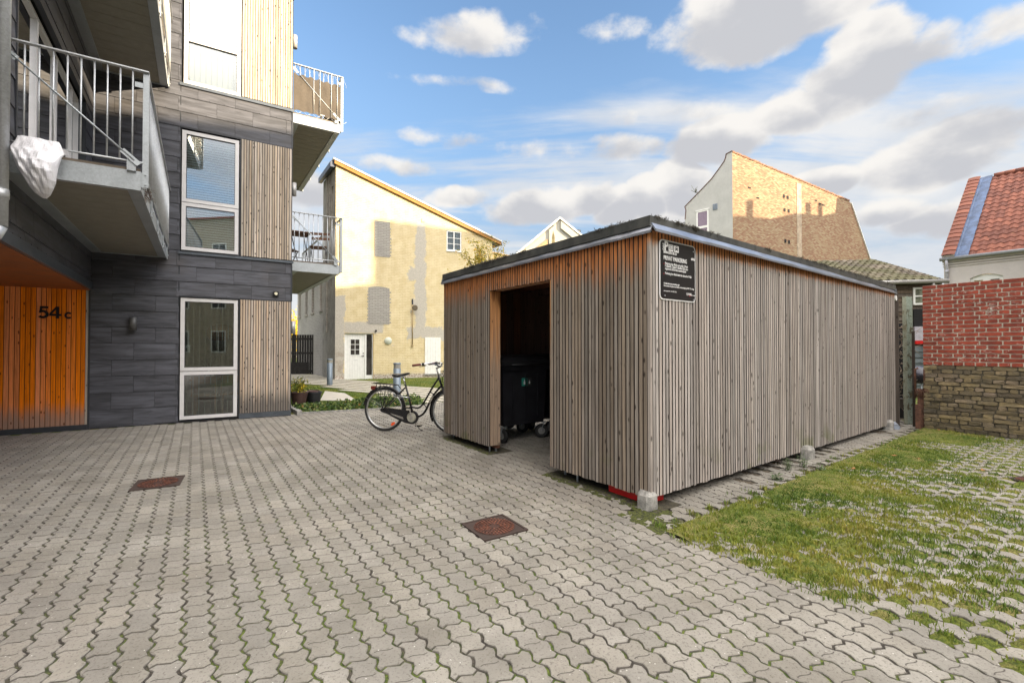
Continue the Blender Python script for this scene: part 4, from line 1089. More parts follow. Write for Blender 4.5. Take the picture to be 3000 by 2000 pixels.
mb=MB(); a0,z0=BF.uv(66,405); a1,z1=BF.uv(158,452)
pr=[(0,0),(1,0),(1,.75),(.93,.85),(.66,.9),(.62,1),(.30,1.02),(.26,.95),(.05,.9),(0,.8)]
mb.prism([BF.p(a0+(a1-a0)*x,-.045,z1+(z0-z1)*y) for x,y in pr],BF.n*.012); mb.build('plastic_lid',M_white,T)
# folding furniture on the lower right balcony
M_slat=plain('brown_slat',(.17,.085,.05),.7,0,.2); M_leg=plain('thin_dark_leg',(.03,.03,.035),.5)
def fold_chair(a,q,rz,label):
    c=P3(a,q,z31+.03); T=thing('folding_chair',label,'chair',c,'folding chairs on the balcony')
    ca,sa=math.cos(rz),math.sin(rz); X=eB*ca+eP*sa; Y=-eB*sa+eP*ca; Zv=np.array([0,0,1.])
    p=lambda x,y,z: c+X*x+Y*y+Zv*z
    m_=MB()
    for k in range(5): m_.pbox(p(-.17,-.17+.07*k,.43),X*.34,Y*.06,Zv*.015)
    m_.build('seat',M_slat,T); m_=MB()
    for z in (.66,.77): m_.pbox(p(-.19,.21,z),X*.38,Y*.015,Zv*.055)
    m_.build('backrest',M_slat,T)
    for s in (-.16,.16):
        m_=MB(); m_.bar(p(s,-.2,0),p(s,.21,.84),.012,.02); m_.build('leg',M_leg,T); m_=MB(); m_.bar(p(s*.9,.22,0),p(s*.9,-.14,.43),.012,.02); m_.build('leg',M_leg,T)
    m_=MB(); m_.bar(p(-.16,-.12,.09),p(.16,-.12,.09),.01,.01); m_.build('stretcher',M_leg,T)
fold_chair(.66,3.75,-.35,'brown slatted folding chair nearest the outer corner of the lower right balcony')
fold_chair(.14,3.1,2.5,'brown slatted folding chair beside the timber corner on the lower right balcony')
c=P3(.22,3.7,z31+.03); T=thing('folding_table','brown slatted folding table on the lower right balcony','table',c)
mb=MB()
for k in range(8): mb.pbox(c+eB*-.25+eP*(-.26+.066*k)+np.array([0,0,.70]),eB*.5,eP*.056,(0,0,.016))
mb.build('table_top',M_slat,T)
for s in (-.2,.2):
    for (q0,q1) in ((-.22,.22),(.22,-.22)):
        mb=MB(); mb.bar(c+eB*s+eP*q0,c+eB*s*.9+eP*q1+np.array([0,0,.70]),.012,.018); mb.build('leg',M_leg,T)
# plant hanging over the upper inner balcony
mb=MB(); c=b2[1](bro-.05,3.35,5.95+.35)
for _ in range(120):
    p=c+RNG.normal(0,1,3)*np.array([.025,.05,.14]); a=RNG.normal(0,1,3); a/=np.linalg.norm(a); u=np.cross(a,(0,0,1)); mb.add([p,p+a*.03+u*.012,p+a*.06,p+a*.03-u*.012],[(0,1,2,3)])
mb.build('balcony_plant',plain('leaf_green',(.12,.20,.02),.6,0,.4,30),label='green plant behind the rail of the upper inner balcony',cat='plant')
# ------------------------------------------------------------------ the timber shed
SHED=thing('bin_shed','weathered vertical board shed with a dark doorway and a flat roof','shed',(K[0],K[1],0))
LF,LR=3.71,6.70
def zb(F_,a): # lower edge of the boards: follows the slight fall of the building
    return .094-.010*a/LF if F_ is SF else .098-.038*a/LR
def ztp(a): return 2.315-.030*a/LR
DL,DR=2.44,1.243
M_back=plain('board_backing',(.03,.022,.018),.95)
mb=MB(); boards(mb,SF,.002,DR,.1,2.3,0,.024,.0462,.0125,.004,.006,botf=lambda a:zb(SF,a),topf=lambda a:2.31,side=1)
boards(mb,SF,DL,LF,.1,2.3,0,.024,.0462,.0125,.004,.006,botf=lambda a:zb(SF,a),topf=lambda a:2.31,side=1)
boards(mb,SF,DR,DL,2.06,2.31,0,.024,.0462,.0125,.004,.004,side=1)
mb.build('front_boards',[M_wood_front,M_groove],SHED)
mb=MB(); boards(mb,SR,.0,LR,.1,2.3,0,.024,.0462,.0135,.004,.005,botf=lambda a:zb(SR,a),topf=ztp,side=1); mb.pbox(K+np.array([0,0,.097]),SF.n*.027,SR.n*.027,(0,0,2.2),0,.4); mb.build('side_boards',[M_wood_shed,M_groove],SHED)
# backing and inside lining
SLf=Fr(SF.p(LF,0,0),SR.a); SLf.n=SF.a.copy()            # far left wall, parallel to the long side
SBk=Fr(SR.p(LR,0,0),SF.a); SBk.n=SR.a.copy()
mb=MB()
mb.box(SF,.0,DR,-.05,-.002,.13,2.3); mb.box(SF,DL,LF,-.05,-.002,.13,2.3); mb.box(SF,DR,DL,-.05,-.002,2.08,2.3)
mb.box(SR,.05,LR,-.05,-.002,.13,2.27); mb.box(SLf,.0,LR,-.05,-.002,.13,2.3); mb.box(SBk,.0,LF,-.05,-.002,.12,2.26)
mb.build('board_backing',M_back,SHED)
mb=MB()
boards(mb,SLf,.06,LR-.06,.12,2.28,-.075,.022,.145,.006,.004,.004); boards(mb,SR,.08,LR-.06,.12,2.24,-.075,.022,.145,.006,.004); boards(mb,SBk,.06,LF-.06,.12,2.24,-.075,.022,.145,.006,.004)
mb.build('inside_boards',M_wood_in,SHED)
mb=MB(); boards(mb,SLf,.0,LR,.09,2.3,.0,.022,.0462,.008,.004,.004); boards(mb,SBk,.0,LF,.06,2.28,.0,.022,.0462,.008,.004,.004); mb.build('rear_boards',M_wood_shed,SHED)
# door jambs and head
mb=MB(); mb.box(SF,DL-.022,DL,-.125,.018,.10,2.055); mb.box(SF,DR,DR+.020,-.125,.018,.09,2.055); mb.build('door_jamb',wood('jamb_board',(.30,.22,.16),(.14,.10,.07),fresh=(.52,.24,.09),ztop=1.95,fade=1.1),SHED)
mb=MB(); mb.box(SF,DR+.02,DL-.022,-.125,-.052,2.062,2.09); mb.build('door_head',M_wood_front,SHED)
# posts
for (F_,a,d_) in ((SF,.06,-.11),(SF,DR-.11,-.11),(SF,DL+.02,-.11),(SF,LF-.11,-.11),(SR,2.95,-.12),(SR,5.1,-.12),(SR,LR-.12,-.12),(SLf,2.2,-.12),(SLf,4.4,-.12)):
    mb=MB(); mb.box(F_,a,a+.07,d_-.04,d_+.03,.05,2.24); mb.build('post',M_wood_in,SHED)
    mb=MB(); c=F_.p(a+.035,d_,0); mb.tube([c,c+np.array([0,0,.08])],.014,8); 
    mb.build('post_foot',M_galv,SHED)
for a in (.90,2.52):                 # thin steel pins under the boards
    mb=MB(); c=SF.p(a+.0,-.03,0); mb.tube([c+np.array([0,0,-.005]),c+np.array([0,0,.13])],.010,8); mb.build('post_foot',M_galv,SHED)
# roof: slab, rafters, upstand and drip flashing
z0=2.30
def roofpt(a,b_,z): return K+SR.a*a+SF.a*b_+np.array([0,0,z])
def slab(a0,a1,b0,b1,zA,zB,fall=.030):
    q=[(a0,b0),(a1,b0),(a1,b1),(a0,b1)]
    return [roofpt(a,b_,zA-fall*a/LR) for a,b_ in q],[roofpt(a,b_,zB-fall*a/LR) for a,b_ in q]
def slabbox(mb,a0,a1,b0,b1,zA,zB,mi=0):
    lo,hi=slab(a0,a1,b0,b1,zA,zB); vs=lo+hi
    fs=[(0,1,2,3),(7,6,5,4),(0,4,5,1),(1,5,6,2),(2,6,7,3),(3,7,4,0)]
    mb.add(vs,fs,mi)
mb=MB(); slabbox(mb,-.0,LR,.0,LF,2.318,2.36); mb.build('roof_deck',M_wood_in,SHED)
mb=MB()
k=.4
while k<LR: 
    mb.pbox(roofpt(k,.07,2.20-.03*k/LR),SR.a*.05,SF.a*(LF-.14),(0,0,.117)); k+=.6
mb.build('rafter',M_wood_in,SHED)
M_felt=plain('roof_felt',(.10,.10,.098),.55,.25,.15,5)
def f_felt(t,b,m):
    p=pos(t); n=t.noise(t.scale(p,(1,1,.25)),9,5,.6); n2=t.noise(p,1.2,3)
    x=t.vm('DOT_PRODUCT',t.vm('SUBTRACT',p,tuple(K)),tuple(SR.n)); side=t.sm(x,-.02,.0)
    col=t.mix(t.sm(n,.35,.65),(.052,.057,.060),(.095,.100,.100)); col=t.mix(t.m('MULTIPLY',t.sm(n2,.4,.7),.4),col,(.15,.145,.125))
    L(t,col,b.inputs['Base Color']); b.inputs['Roughness'].default_value=.45; b.inputs['Metallic'].default_value=.3; bump(t,b,n2,.02)
M_felt=mat('roof_edge_metal',f_felt)
mb=MB(); slabbox(mb,-.035,LR+.03,-.0,LF+.03,2.362,2.432); lo,hi=slab(-.035,LR+.03,-.0,LF+.03,2.36,2.432)
mb2=MB(); e=.034
slabbox(mb2,-e,LR+e,-e,0,2.352,2.437); slabbox(mb2,-e,0,.0005,LF+e,2.352,2.4368); slabbox(mb2,LR,LR+e,0.0005,LF+e,2.352,2.4368); slabbox(mb2,.0005,LR-.0005,LF,LF+e,2.352,2.4368)
mb2.build('roof_edge',M_felt,SHED)
mb=MB(); slabbox(mb,.001,LR-.001,.001,LF-.001,2.362,2.40); mb.build('roof_covering',plain('sedum_roof',(.10,.085,.05),.95,0,.4,20,.02),SHED)
M_drip=plain('drip_edge_metal',(.33,.35,.40),.32,.75,.12,2.2)
mb=MB()
def drip(p0,p1,nv,n=24):
    """sloping metal apron along one edge, slightly dented"""
    p0=np.array(p0,float); p1=np.array(p1,float); vs=[]
    for i in range(n+1):
        c=p0+(p1-p0)*i/n; w_=.0035*math.sin(i*2.3)+.002*math.sin(i*5.1)
        vs+= [c+nv*.010+np.array([0,0,.078]),c+nv*(.050+w_)+np.array([0,0,.022+w_]),c+nv*(.052+w_)+np.array([0,0,.0]),c+nv*.047+np.array([0,0,.0]),c+nv*.004+np.array([0,0,.070])]
    fs=[]
    for i in range(n):
        for k in range(5): fs.append((i*5+k,(i+1)*5+k,(i+1)*5+(k+1)%5,i*5+(k+1)%5))
    mb.add(vs,fs+[(0,1,2,3,4),tuple(n*5+k for k in (4,3,2,1,0))],0)
E_=.030
cA=roofpt(-.0,0,2.288); 
drip(roofpt(-.052,-.0,2.288)-SF.a*.052,roofpt(LR+.05,0,2.288-.03)-SF.a*0,SR.n*1.0)
drip(roofpt(0,-.052,2.288)*1.0,roofpt(0,LF+.05,2.288),SF.n*1.0)
drip(roofpt(LR,-.05,2.258),roofpt(LR,LF+.05,2.258),SR.a); drip(roofpt(-.05,LF,2.288),roofpt(LR+.05,LF,2.258),SF.a)
mb.build('drip_edge',M_drip,SHED)
# dried moss and sedum creeping over the roof edge
mb=MB()
def tuft(c,nv,n,sz):
    for _ in range(n):
        p=c+SR.a*random.uniform(-sz,sz)*(1 if nv is SR.n else .2)+SF.a*random.uniform(-sz,sz)*(1 if nv is not SR.n else .2); d1=nv*random.uniform(-.2,1)+np.array([random.uniform(-.8,.8),random.uniform(-.8,.8),random.uniform(-.6,.9)])
        d1=d1/np.linalg.norm(d1)*random.uniform(.006,.026); d2=d1*.6+np.array([0,0,-random.uniform(.0,.03)])
        mb.tube([p,p+d1,p+d1+d2],[.0022,.0018,.001],3,0)
for i in range(170):
    a=random.random()**1.3*LR; w_=vnoise(a,0,1.6,11)
    if w_>.42: tuft(SR.p(a,.036,2.438-.03*a/LR),SR.n,random.randint(2,8),.03)
for i in range(150):
    a=random.uniform(0.15,LF); w_=vnoise(a,3,2.1,12)
    if w_>.34: tuft(SF.p(a,.036,2.438),SF.n,random.randint(2,9),.03)
tuft(SR.p(.62,.036,2.43),SR.n,90,.045); tuft(SR.p(.35,.036,2.44),SR.n,26,.03); tuft(SR.p(2.05,.036,2.42),SR.n,40,.08)
mb.build('roof_moss',plain('dry_moss',(.085,.075,.06),1.,0,.4,60),SHED,kind='stuff')
# small white junction lens at the far end of the drip edge
mb=MB(); c=SR.p(LR+.06,.02,2.19); mb.disc(c,SR.n,.045,20,.03,0); mb.build('outdoor_light',M_white,SHED)
# concrete footings
def footing(P,label,rz):
    T=MB(); s=.070; h=.175
    X=SR.a; Y=SF.a; c=np.array([P[0],P[1],0])
    pr=[(-s,-s+.03),(-s+.03,-s),(s-.03,-s),(s,-s+.03),(s,s-.03),(s-.03,s),(-s+.03,s),(-s,s-.03)]
    def rg(k,z): return [c+X*x*k+Y*y*k+np.array([0,0,z]) for x,y in pr]
    vs=rg(1.06,-.02)+rg(1.0,.115)+rg(.74,.15)
    n=8; fs=[(i,(i+1)%n,n+(i+1)%n,n+i) for i in range(n)]+[(n+i,n+(i+1)%n,2*n+(i+1)%n,2*n+i) for i in range(n)]+[tuple(range(2*n,3*n))]
    T.add(vs,fs,0,.5)
    return T
fp=G(1900,1500); fc=np.array([fp[0],fp[1],0])+np.array([.02,.10,0])
lab=['pale concrete footing under the near corner of the shed, on the grass edge','pale concrete footing halfway along the long shed side with weeds in front','small concrete footing under the far end of the shed beside the drain spout']
for i,(P,l) in enumerate(((fc,lab[0]),(SR.p(2.98,.055,0),lab[1]),(SR.p(LR-.42,.02,0),lab[2]))):
    T=footing(P,l,0); T.build('concrete_footing',M_conc,label=l,cat='footing',group='concrete footings under the shed')
mb=MB(); c=fc; mb.tube([c+np.array([-.005,.01,.14]),c+np.array([-.005,.01,.21])],.009,8); mb.build('corner_pin',M_galv,SHED)
# ---- parking sign
sA,zT=SR.uv(1921,697); sB,_=SR.uv(2029,718); _,zB=SR.uv(1926,877)
SA0,SA1,SZ0,SZ1=.095,.632,1.748,2.262
sg=thing('parking_sign','black private parking sign with white border, screwed to the shed by its near corner','sign',SR.p((SA0+SA1)/2,.03,SZ0))
def rrect(F_,a0,a1,z0,z1,r,d_,n=6):
    o=[]
    for (cx,cz,s0) in ((a1-r,z1-r,0),(a0+r,z1-r,1),(a0+r,z0+r,2),(a1-r,z0+r,3)):
        for i in range(n+1):
            t_=(s0+i/n)*math.pi/2; o.append(F_.p(cx+r*math.cos(t_),d_,cz+r*math.sin(t_)))
    return o
M_signk=plain('sign_black_face',(.013,.013,.015),.32,0,.25,2); M_signw=plain('sign_white',(.72,.72,.72),.4,0,.02); M_signr=plain('sign_red',(.6,.03,.05),.4)
mb=MB(); mb.prism(rrect(SR,SA0,SA1,SZ0,SZ1,.045,.027),SR.n*.006); mb.build('border_plate',M_signw,sg)
mb=MB(); mb.prism(rrect(SR,SA0+.011,SA1-.011,SZ0+.011,SZ1-.011,.036,.0332),SR.n*.002); mb.build('face',M_signk,sg)
W_,H_=SA1-SA0,SZ1-SZ0
def T_(s,fx,fz,size,m=M_signw,sx=1.,off=.0004,rot=0,nm='lettering',al='LEFT',lb=None): return text_mesh(nm,s,SR,SA0+W_*fx,.0365,SZ0+H_*fz,size,m,sg,.0012,sx,off,rot,al,lb)
# fractions measured on the photo (x from left, z from bottom)
T_('P',.120,.825,.112,sx=.92,off=.0035); T_('INFO',.078,.935,.0340,sx=.78,off=.0009,rot=-math.pi/2)
mb=MB()
for x0 in (.235,.385): mb.box(SR,SA0+W_*x0,SA0+W_*(x0+.125),.0352,.0362,SZ0+H_*.825,SZ0+H_*.935)
mb.build('pictogram_panel',M_signw,sg)
mb=MB()
x0=SA0+W_*.255; zz0=SZ0+H_*.85
mb.box(SR,x0,x0+.046,.0364,.0372,zz0,zz0+.005); mb.box(SR,x0,x0+.046,.0364,.0372,zz0+.033,zz0+.038); mb.box(SR,x0,x0+.005,.0364,.0371,zz0+.005,zz0+.033); mb.box(SR,x0+.041,x0+.046,.0364,.0371,zz0+.005,zz0+.033); mb.box(SR,x0+.010,x0+.036,.0364,.0371,zz0+.012,zz0+.017); mb.box(SR,x0+.010,x0+.026,.0364,.0371,zz0+.022,zz0+.026)
x0=SA0+W_*.405
mb.prism([SR.p(x0+a,.0364,zz0+b_) for a,b_ in ((0,.006),(.046,.006),(.046,.020),(.040,.024),(.034,.038),(.012,.038),(.006,.024),(0,.020))],SR.n*.0008)
mb.box(SR,x0+.002,x0+.011,.0364,.037,zz0-.002,zz0+.006); mb.box(SR,x0+.035,x0+.044,.0364,.037,zz0-.002,zz0+.006); mb.build('pictogram',M_signk,sg)
mb=MB(); mb.box(SR,x0+.013,x0+.033,.0373,.0376,zz0+.026,zz0+.034); mb.box(SR,x0+.004,x0+.011,.0373,.0376,zz0+.011,zz0+.017); mb.box(SR,x0+.035,x0+.042,.0373,.0376,zz0+.011,zz0+.017); mb.build('pictogram_window',M_signw,sg)
T_('MAN-SØN 00-24',.098,.772,.0335,sx=.78,off=.0007)
T_('#3853',.865,.745,.029,sx=.80,off=.0007)
T_('PRIVAT PARKERING',.098,.665,.0520,sx=.755,off=.0009)
for z in (.585,.415):
    mb=MB(); mb.box(SR,SA0+W_*.100,SA0+W_*.108,.0364,.0372,SZ0+H_*z,SZ0+H_*(z+.024)); mb.build('red_mark',M_signr,sg)
for s,z in (('Parkering kun tilladt med gyldig Q-Park',.590),('P-tilladelse. Digital P-tilladelse skal være',.546),('registreret til korrekt nummerplade',.502),('Parkering kun tilladt inden for afmærket P-bås',.424)): T_(s,.133,z,.0305,sx=.70,off=.0002)
for s,z in (('Området drives efter privatretlige regler',.262),('Overtrædelse af reglerne kan medføre en kontrolafgift på DKK 775 pr. døgn',.222)): T_(s,.098,z,.0200,sx=.70 if z>.25 else .735,off=.0002)
T_('www.q-park.dk  |  +45 7025 7212',.098,.140,.0150,sx=.9,off=.0001)
T_('Q-PARK',.725,.118,.030,sx=.75,off=.0004); T_('Quality in parking',.845,.118,.0125,sx=.75,off=.0001)
mb=MB(); mb.bar(SR.p(SA0+W_*.805,.037,SZ0+H_*.100),SR.p(SA0+W_*.835,.037,SZ0+H_*.122),.004,.001,SR.n); mb.build('logo_stroke',M_signr,sg)
for (x,z) in ((.13,.93),(.93,.90),(.13,.07),(.93,.045)):
    mb=MB(); mb.disc(SR.p(SA0+W_*x,.037,SZ0+H_*z),SR.n,.006,12,.004); mb.build('screw',M_galv,sg)
# ---- inside: containers, light, bicycles, red tubs
M_bin=plain('black_plastic',(.014,.014,.018),.5,0,.3,6); M_binl=plain('black_plastic_lid',(.02,.02,.023),.42)
def make_bin(c,label,w_=.80,d_=.66,sticker=True):
    T=thing('waste_container',label,'bin',(c[0],c[1],0),'wheeled waste containers in the shed')
    X=SR.a; Y=SF.a; o=np.array([c[0],c[1],0.])
    def q(x,y,z): return o+X*x+Y*y+np.array([0,0,z])
    def ringz(k,z,ex=0): return [q(sx_*(w_/2*k+ex),sy_*(d_/2*k+ex),z) for sx_,sy_ in ((-1,-1),(1,-1),(1,1),(-1,1))]
    mb=MB(); lv=[ringz(.90,.24),ringz(.93,.30),ringz(1.,1.02),ringz(1.,1.02,.03),ringz(1.,1.09,.03)]
    vs=sum(lv,[]); fs=[(3,2,1,0)]+[(i*4+k,i*4+(k+1)%4,i*4+4+(k+1)%4,i*4+4+k) for i in range(4) for k in range(4)]+[tuple(range(16,20))]
    mb.add(vs,fs)
    for x in (-.28,-.0,.28): mb.pbox(q(x*w_-.012,-d_/2*.97-.012,.34),X*.02,-Y*.02+np.array([0,0,.0]),(0,0,.62))
    mb.build('body',M_bin,T)
    mb=MB(); lv=[ringz(1.,1.095,.045),ringz(1.,1.15,.045),ringz(.93,1.20,.02),ringz(.6,1.235),]; vs=sum(lv,[]); fs=[(3,2,1,0)]+[(i*4+k,i*4+(k+1)%4,i*4+4+(k+1)%4,i*4+4+k) for i in range(3) for k in range(4)]+[tuple(range(12,16))]
    mb.add(vs,fs); 
    mb.build('lid',M_binl,T)
    mb=MB(); mb.tube([q(-w_*.35,-d_/2-.06,1.10),q(w_*.35,-d_/2-.06,1.10)],.012,8); mb.tube([q(-w_*.35,-d_/2-.0,1.10),q(-w_*.35,-d_/2-.06,1.10)],.012,8); mb.tube([q(w_*.35,-d_/2-.0,1.10),q(w_*.35,-d_/2-.06,1.10)],.012,8); mb.build('handle',M_binl,T)
    for (x,y,an) in ((-.36,-.26,.2),(.36,-.26,.9),(-.36,.22,2.0),(.36,.22,.5)):
        p=q(x*w_/.8,y*d_/.66,.105); ax=X*math.cos(an)+Y*math.sin(an)
        mb=MB(); mb.tube([p-ax*.022,p-ax*.018,p+ax*.018,p+ax*.022],[.085,.1,.1,.085],24,0); wh=mb.build('wheel',M_rubber,T)
        mb=MB(); mb.tube([p-ax*.024,p+ax*.024],.052,20); mb.build('rim',plain('dull_caster_rim',(.22,.22,.21),.6,.3),wh)
        mb=MB(); f=np.cross(ax,(0,0,1)); 
        for s in (-1,1): mb.bar(p+ax*.035*s,p+ax*.035*s+f*.03+np.array([0,0,.125]),.035,.005,f)
        mb.bar(p+f*.03-ax*.04+np.array([0,0,.125]),p+f*.03+ax*.04+np.array([0,0,.125]),.06,.012); mb.build('caster_fork',M_galv,wh)
    if sticker:
        mb=MB(); mb.pbox(q(-.075,-d_/2*1.0-.008,.79),X*.10,-Y*.002,(0,0,.115)); st=mb.build('sticker',plain('green_sticker',(.03,.26,.20),.5,0,.03),T)
        mb=MB(); mb.pbox(q(-.040,-d_/2-.0101,.815),X*.03,-Y*.0006,(0,0,.04)); mb.pbox(q(-.031,-d_/2-.0101,.855),X*.012,-Y*.0006,(0,0,.025)); mb.build('pictogram',M_signw,st)
        mb=MB(); mb.pbox(q(.035,-d_/2*1.0-.008,.79),X*.07,-Y*.002,(0,0,.115)); st=mb.build('sticker',plain('dark_sticker',(.04,.04,.04),.5),T)
        mb=MB(); mb.pbox(q(.055,-d_/2-.0101,.82),X*.022,-Y*.0006,(0,0,.03)); mb.pbox(q(.060,-d_/2-.0101,.853),X*.012,-Y*.0006,(0,0,.015)); mb.build('pictogram',M_signw,st)
    return T
w1=G(1471,1298); w2=G(1572,1283)
cb_=(w1+w2)/2+SF.a*.26+SR.a*.05
bin1=make_bin(cb_,'black wheeled waste container just inside the shed doorway with a green sticker')
dup(bin1,(cb_[0]+SR.a[0]*1.0+SF.a[0]*.12,cb_[1]+SR.a[1]*1.0+SF.a[1]*.12,0),0,'second black waste container behind the stickered one, at the right side of the doorway')
dup(bin1,(cb_[0]-SR.a[0]*.0+SF.a[0]*.85,cb_[1]+SF.a[1]*.85,0),0,'third black waste container, mostly hidden left of the stickered one')
# strip light under the roof
p0=atY(1500,866,6.1); p0=np.array([p0[0],p0[1],2.14]); 
c=K+SF.a*1.95+SR.a*2.2
T=thing('strip_light','dusty strip light fitting under the roof inside the shed doorway','lamp',(c[0],c[1],2.08))
mb=MB(); e=SR.a*.62; mb.tube([c-e+np.array([0,0,2.13]),c+e+np.array([0,0,2.13])],.042,14); mb.build('diffuser',plain('dusty_diffuser',(.42,.43,.38),.6),T)
mb=MB(); mb.bar(c-e*1.02+np.array([0,0,2.18]),c+e*1.02+np.array([0,0,2.18]),.06,.03); mb.build('fitting_body',M_galv,T)
# red tubs showing below the boards
M_red=plain('red_plastic',(.55,.012,.012),.4,0,.12,4)
def tub(c,w_,d_,h,label,lidc=True):
    T=thing('red_tub',label,'tub',(c[0],c[1],0),'red tubs inside the shed')
    o=np.array([c[0],c[1],0.]); q=lambda x,y,z:o+SR.a*x+SF.a*y+np.array([0,0,z])
    mb=MB(); lv=[]
    for k,z in ((.96,.006),(1.,h-.06),(1.03,h-.06),(1.03,h)):
        rr=.04; lv.append([q(sx_*w_/2*k-(sx_*rr if j else 0),sy_*d_/2*k-(0 if j else sy_*rr),z) for (sx_,sy_,j) in ((-1,-1,0),(-1,-1,1),(1,-1,1),(1,-1,0),(1,1,0),(1,1,1),(-1,1,1),(-1,1,0))])
    vs=sum(lv,[]); n=8; fs=[tuple(range(7,-1,-1))]+[(i*n+k,i*n+(k+1)%n,i*n+n+(k+1)%n,i*n+n+k) for i in range(3) for k in range(n)]; mb.add(vs,fs); mb.build('body',M_red,T)
    mb=MB(); lv=[[q(sx_*w_/2*1.06,sy_*d_/2*1.06,z) for sx_,sy_ in ((-1,-1),(1,-1),(1,1),(-1,1))] for z in (h,h+.05)]; mb.add(lv[0]+lv[1],[(3,2,1,0),(4,5,6,7),(0,1,5,4),(1,2,6,5),(2,3,7,6),(3,0,4,7)]); mb.build('lid',M_red,T)
    mb=MB(); mb.pbox(q(-w_/2*.905-.004,-.15,.055),SF.a*.30,-SR.a*.003,(0,0,.05)); mb.build('label_plate',plain('orange_label',(.55,.16,.02),.5),T)
tc=K+SR.a*.19+SF.a*.31
tub(tc,.27,.50,.55,'bright red tub inside the shed at the near corner, its base showing below the boards')
tub(K+SR.a*2.62+SF.a*.33,.5,.42,.5,'dark red tub behind the boards just left of the middle concrete footing')
# ------------------------------------------------------------------ houses around the courtyard
Zv=np.array([0,0,1.])
D=Fr(G(981,1112.5),vp(4400)); DS=Fr(D.o,vp(585),(-.824,-.566))      # yellow house: front and left side
def f_dwall(t,b,m):
    """yellow limewash over brickwork, bare grey render at the corner and old repairs"""
    p=pos(t); w_=along(t,p,D); o=along_o
def dm(name,paint,grey=False):
    ox=-float(D.o@D.a)
    def fn(t,b,m):
        p=pos(t); w_=t.vm('ADD',along(t,p,D),(ox,0,0)); s=t.n('ShaderNodeSeparateXYZ',{0:w_}); X,Z=s.outputs[0],s.outputs[1]
        jit=t.noise(w_,5,3,out=1); wj=t.vm('ADD',w_,t.scale(t.vm('SUBTRACT',jit,(.5,.5,.5)),(.03,.02,0)))
        br=t.n('ShaderNodeTexBrick',{'Vector':wj,'Color1':(0,0,0),'Color2':(1,1,1),'Scale':1.,'Mortar Size':.012,'Mortar Smooth':.4,'Bias':0.,'Brick Width':.24,'Row Height':.073})
        mo=br.outputs['Fac']; n=t.noise(w_,3,5,.6); n2=t.noise(w_,18,4,.65); n3=t.noise(w_,.7,4,.6)
        col=t.mix(t.sm(n,.3,.7),(.66,.54,.31),(.76,.65,.42)); col=t.mix(t.m('MULTIPLY',t.sm(n3,.45,.7),.35),col,(.64,.54,.35))
        col=t.mix(t.m('MULTIPLY',mo,.22),col,(.42,.31,.15))
        # grey render: wobbling strip at the corner, a crack repair, lintel band, low patches
        wob=t.m('ADD',t.m('MULTIPLY',t.m('SUBTRACT',t.noise(w_,2.2,5,.65),.5),1.0),t.m('MULTIPLY',t.m('SUBTRACT',t.noise(w_,11,4,.6),.5),.22))
        def rect(x0,x1,z0,z1,amt=1.,e=.045):
            a=t.m('MULTIPLY',t.sm(t.m('ADD',X,t.m('MULTIPLY',wob,amt)),x0-e,x0+e),t.sm(t.m('ADD',X,t.m('MULTIPLY',wob,amt)),x1+e,x1-e))
            c=t.m('MULTIPLY',t.sm(t.m('ADD',Z,t.m('MULTIPLY',wob,amt)),z0-e,z0+e),t.sm(t.m('ADD',Z,t.m('MULTIPLY',wob,amt)),z1+e,z1-e)); return t.m('MULTIPLY',a,c)
        g=rect(-.2,.36,-1,3.5,.45,.02)
        for r_ in ((.36,1.95,1.98,2.42,.25),(3.35,3.80,2.2,6.9,.55),(3.0,3.6,4.3,4.9,.9),(3.0,4.9,1.70,2.30,1.0),(3.2,3.9,3.0,3.5,.8)): g=t.m('MAXIMUM',g,rect(*r_))
        col=t.mix(g,col,t.mix(t.sm(n2,.3,.7),(.42,.39,.335),(.54,.50,.44)))
        col=t.mix(t.m('MULTIPLY',rect(.05,.36,.25,1.25,.8,.2),t.m('MULTIPLY',t.sm(n,.4,.6),.5)),col,(.22,.15,.10))
        fl=t.noise(w_,4.5,5,.75); low=t.sm(t.m('ADD',Z,t.m('MULTIPLY',fl,.35)),.42,.30)
        flake=t.m('MAXIMUM',low,t.m('MULTIPLY',t.sm(fl,.665,.69),t.sm(Z,3.0,1.8)))
        col=t.mix(flake,col,t.mix(t.sm(n2,.4,.6),(.30,.22,.17),(.62,.58,.52)))
        L(t,col,b.inputs['Base Color']); b.inputs['Roughness'].default_value=.92
        h=t.m('ADD',t.m('MULTIPLY',mo,t.m('MULTIPLY',t.m('SUBTRACT',1.,g),-.6)),t.m('ADD',t.m('MULTIPLY',n2,.35),t.m('MULTIPLY',flake,-.5))); bump(t,b,h,.012)
    return mat(name,fn)
along_o=0
M_yel=dm('yellow_limewashed_brick',None)
M_greyr=plain('grey_render',(.36,.34,.31),.92,0,.2,2.2,.004)
M_greybr=brick_tex('grey_painted_brick',DS,.24,.073,.010,[(.36,.34,.32),(.42,.40,.38),(.46,.44,.42)],(.34,.32,.30),bmp=.006)
M_fillbr=brick_tex('grey_infill_brick',D,.235,.073,.016,[(.35,.33,.31),(.41,.39,.36),(.46,.44,.40)],(.31,.295,.27),bmp=.012)
YH=thing('yellow_house','yellow limewashed house with a steep roofline, grey bricked-up openings and a white door','house',(D.o[0],D.o[1],0))
DLn=7.06; ztop=lambda a: 9.02-2.52*a/DLn
holes_=[(.37,1.53,-.1,1.95),(4.78,5.50,5.82,6.75)]
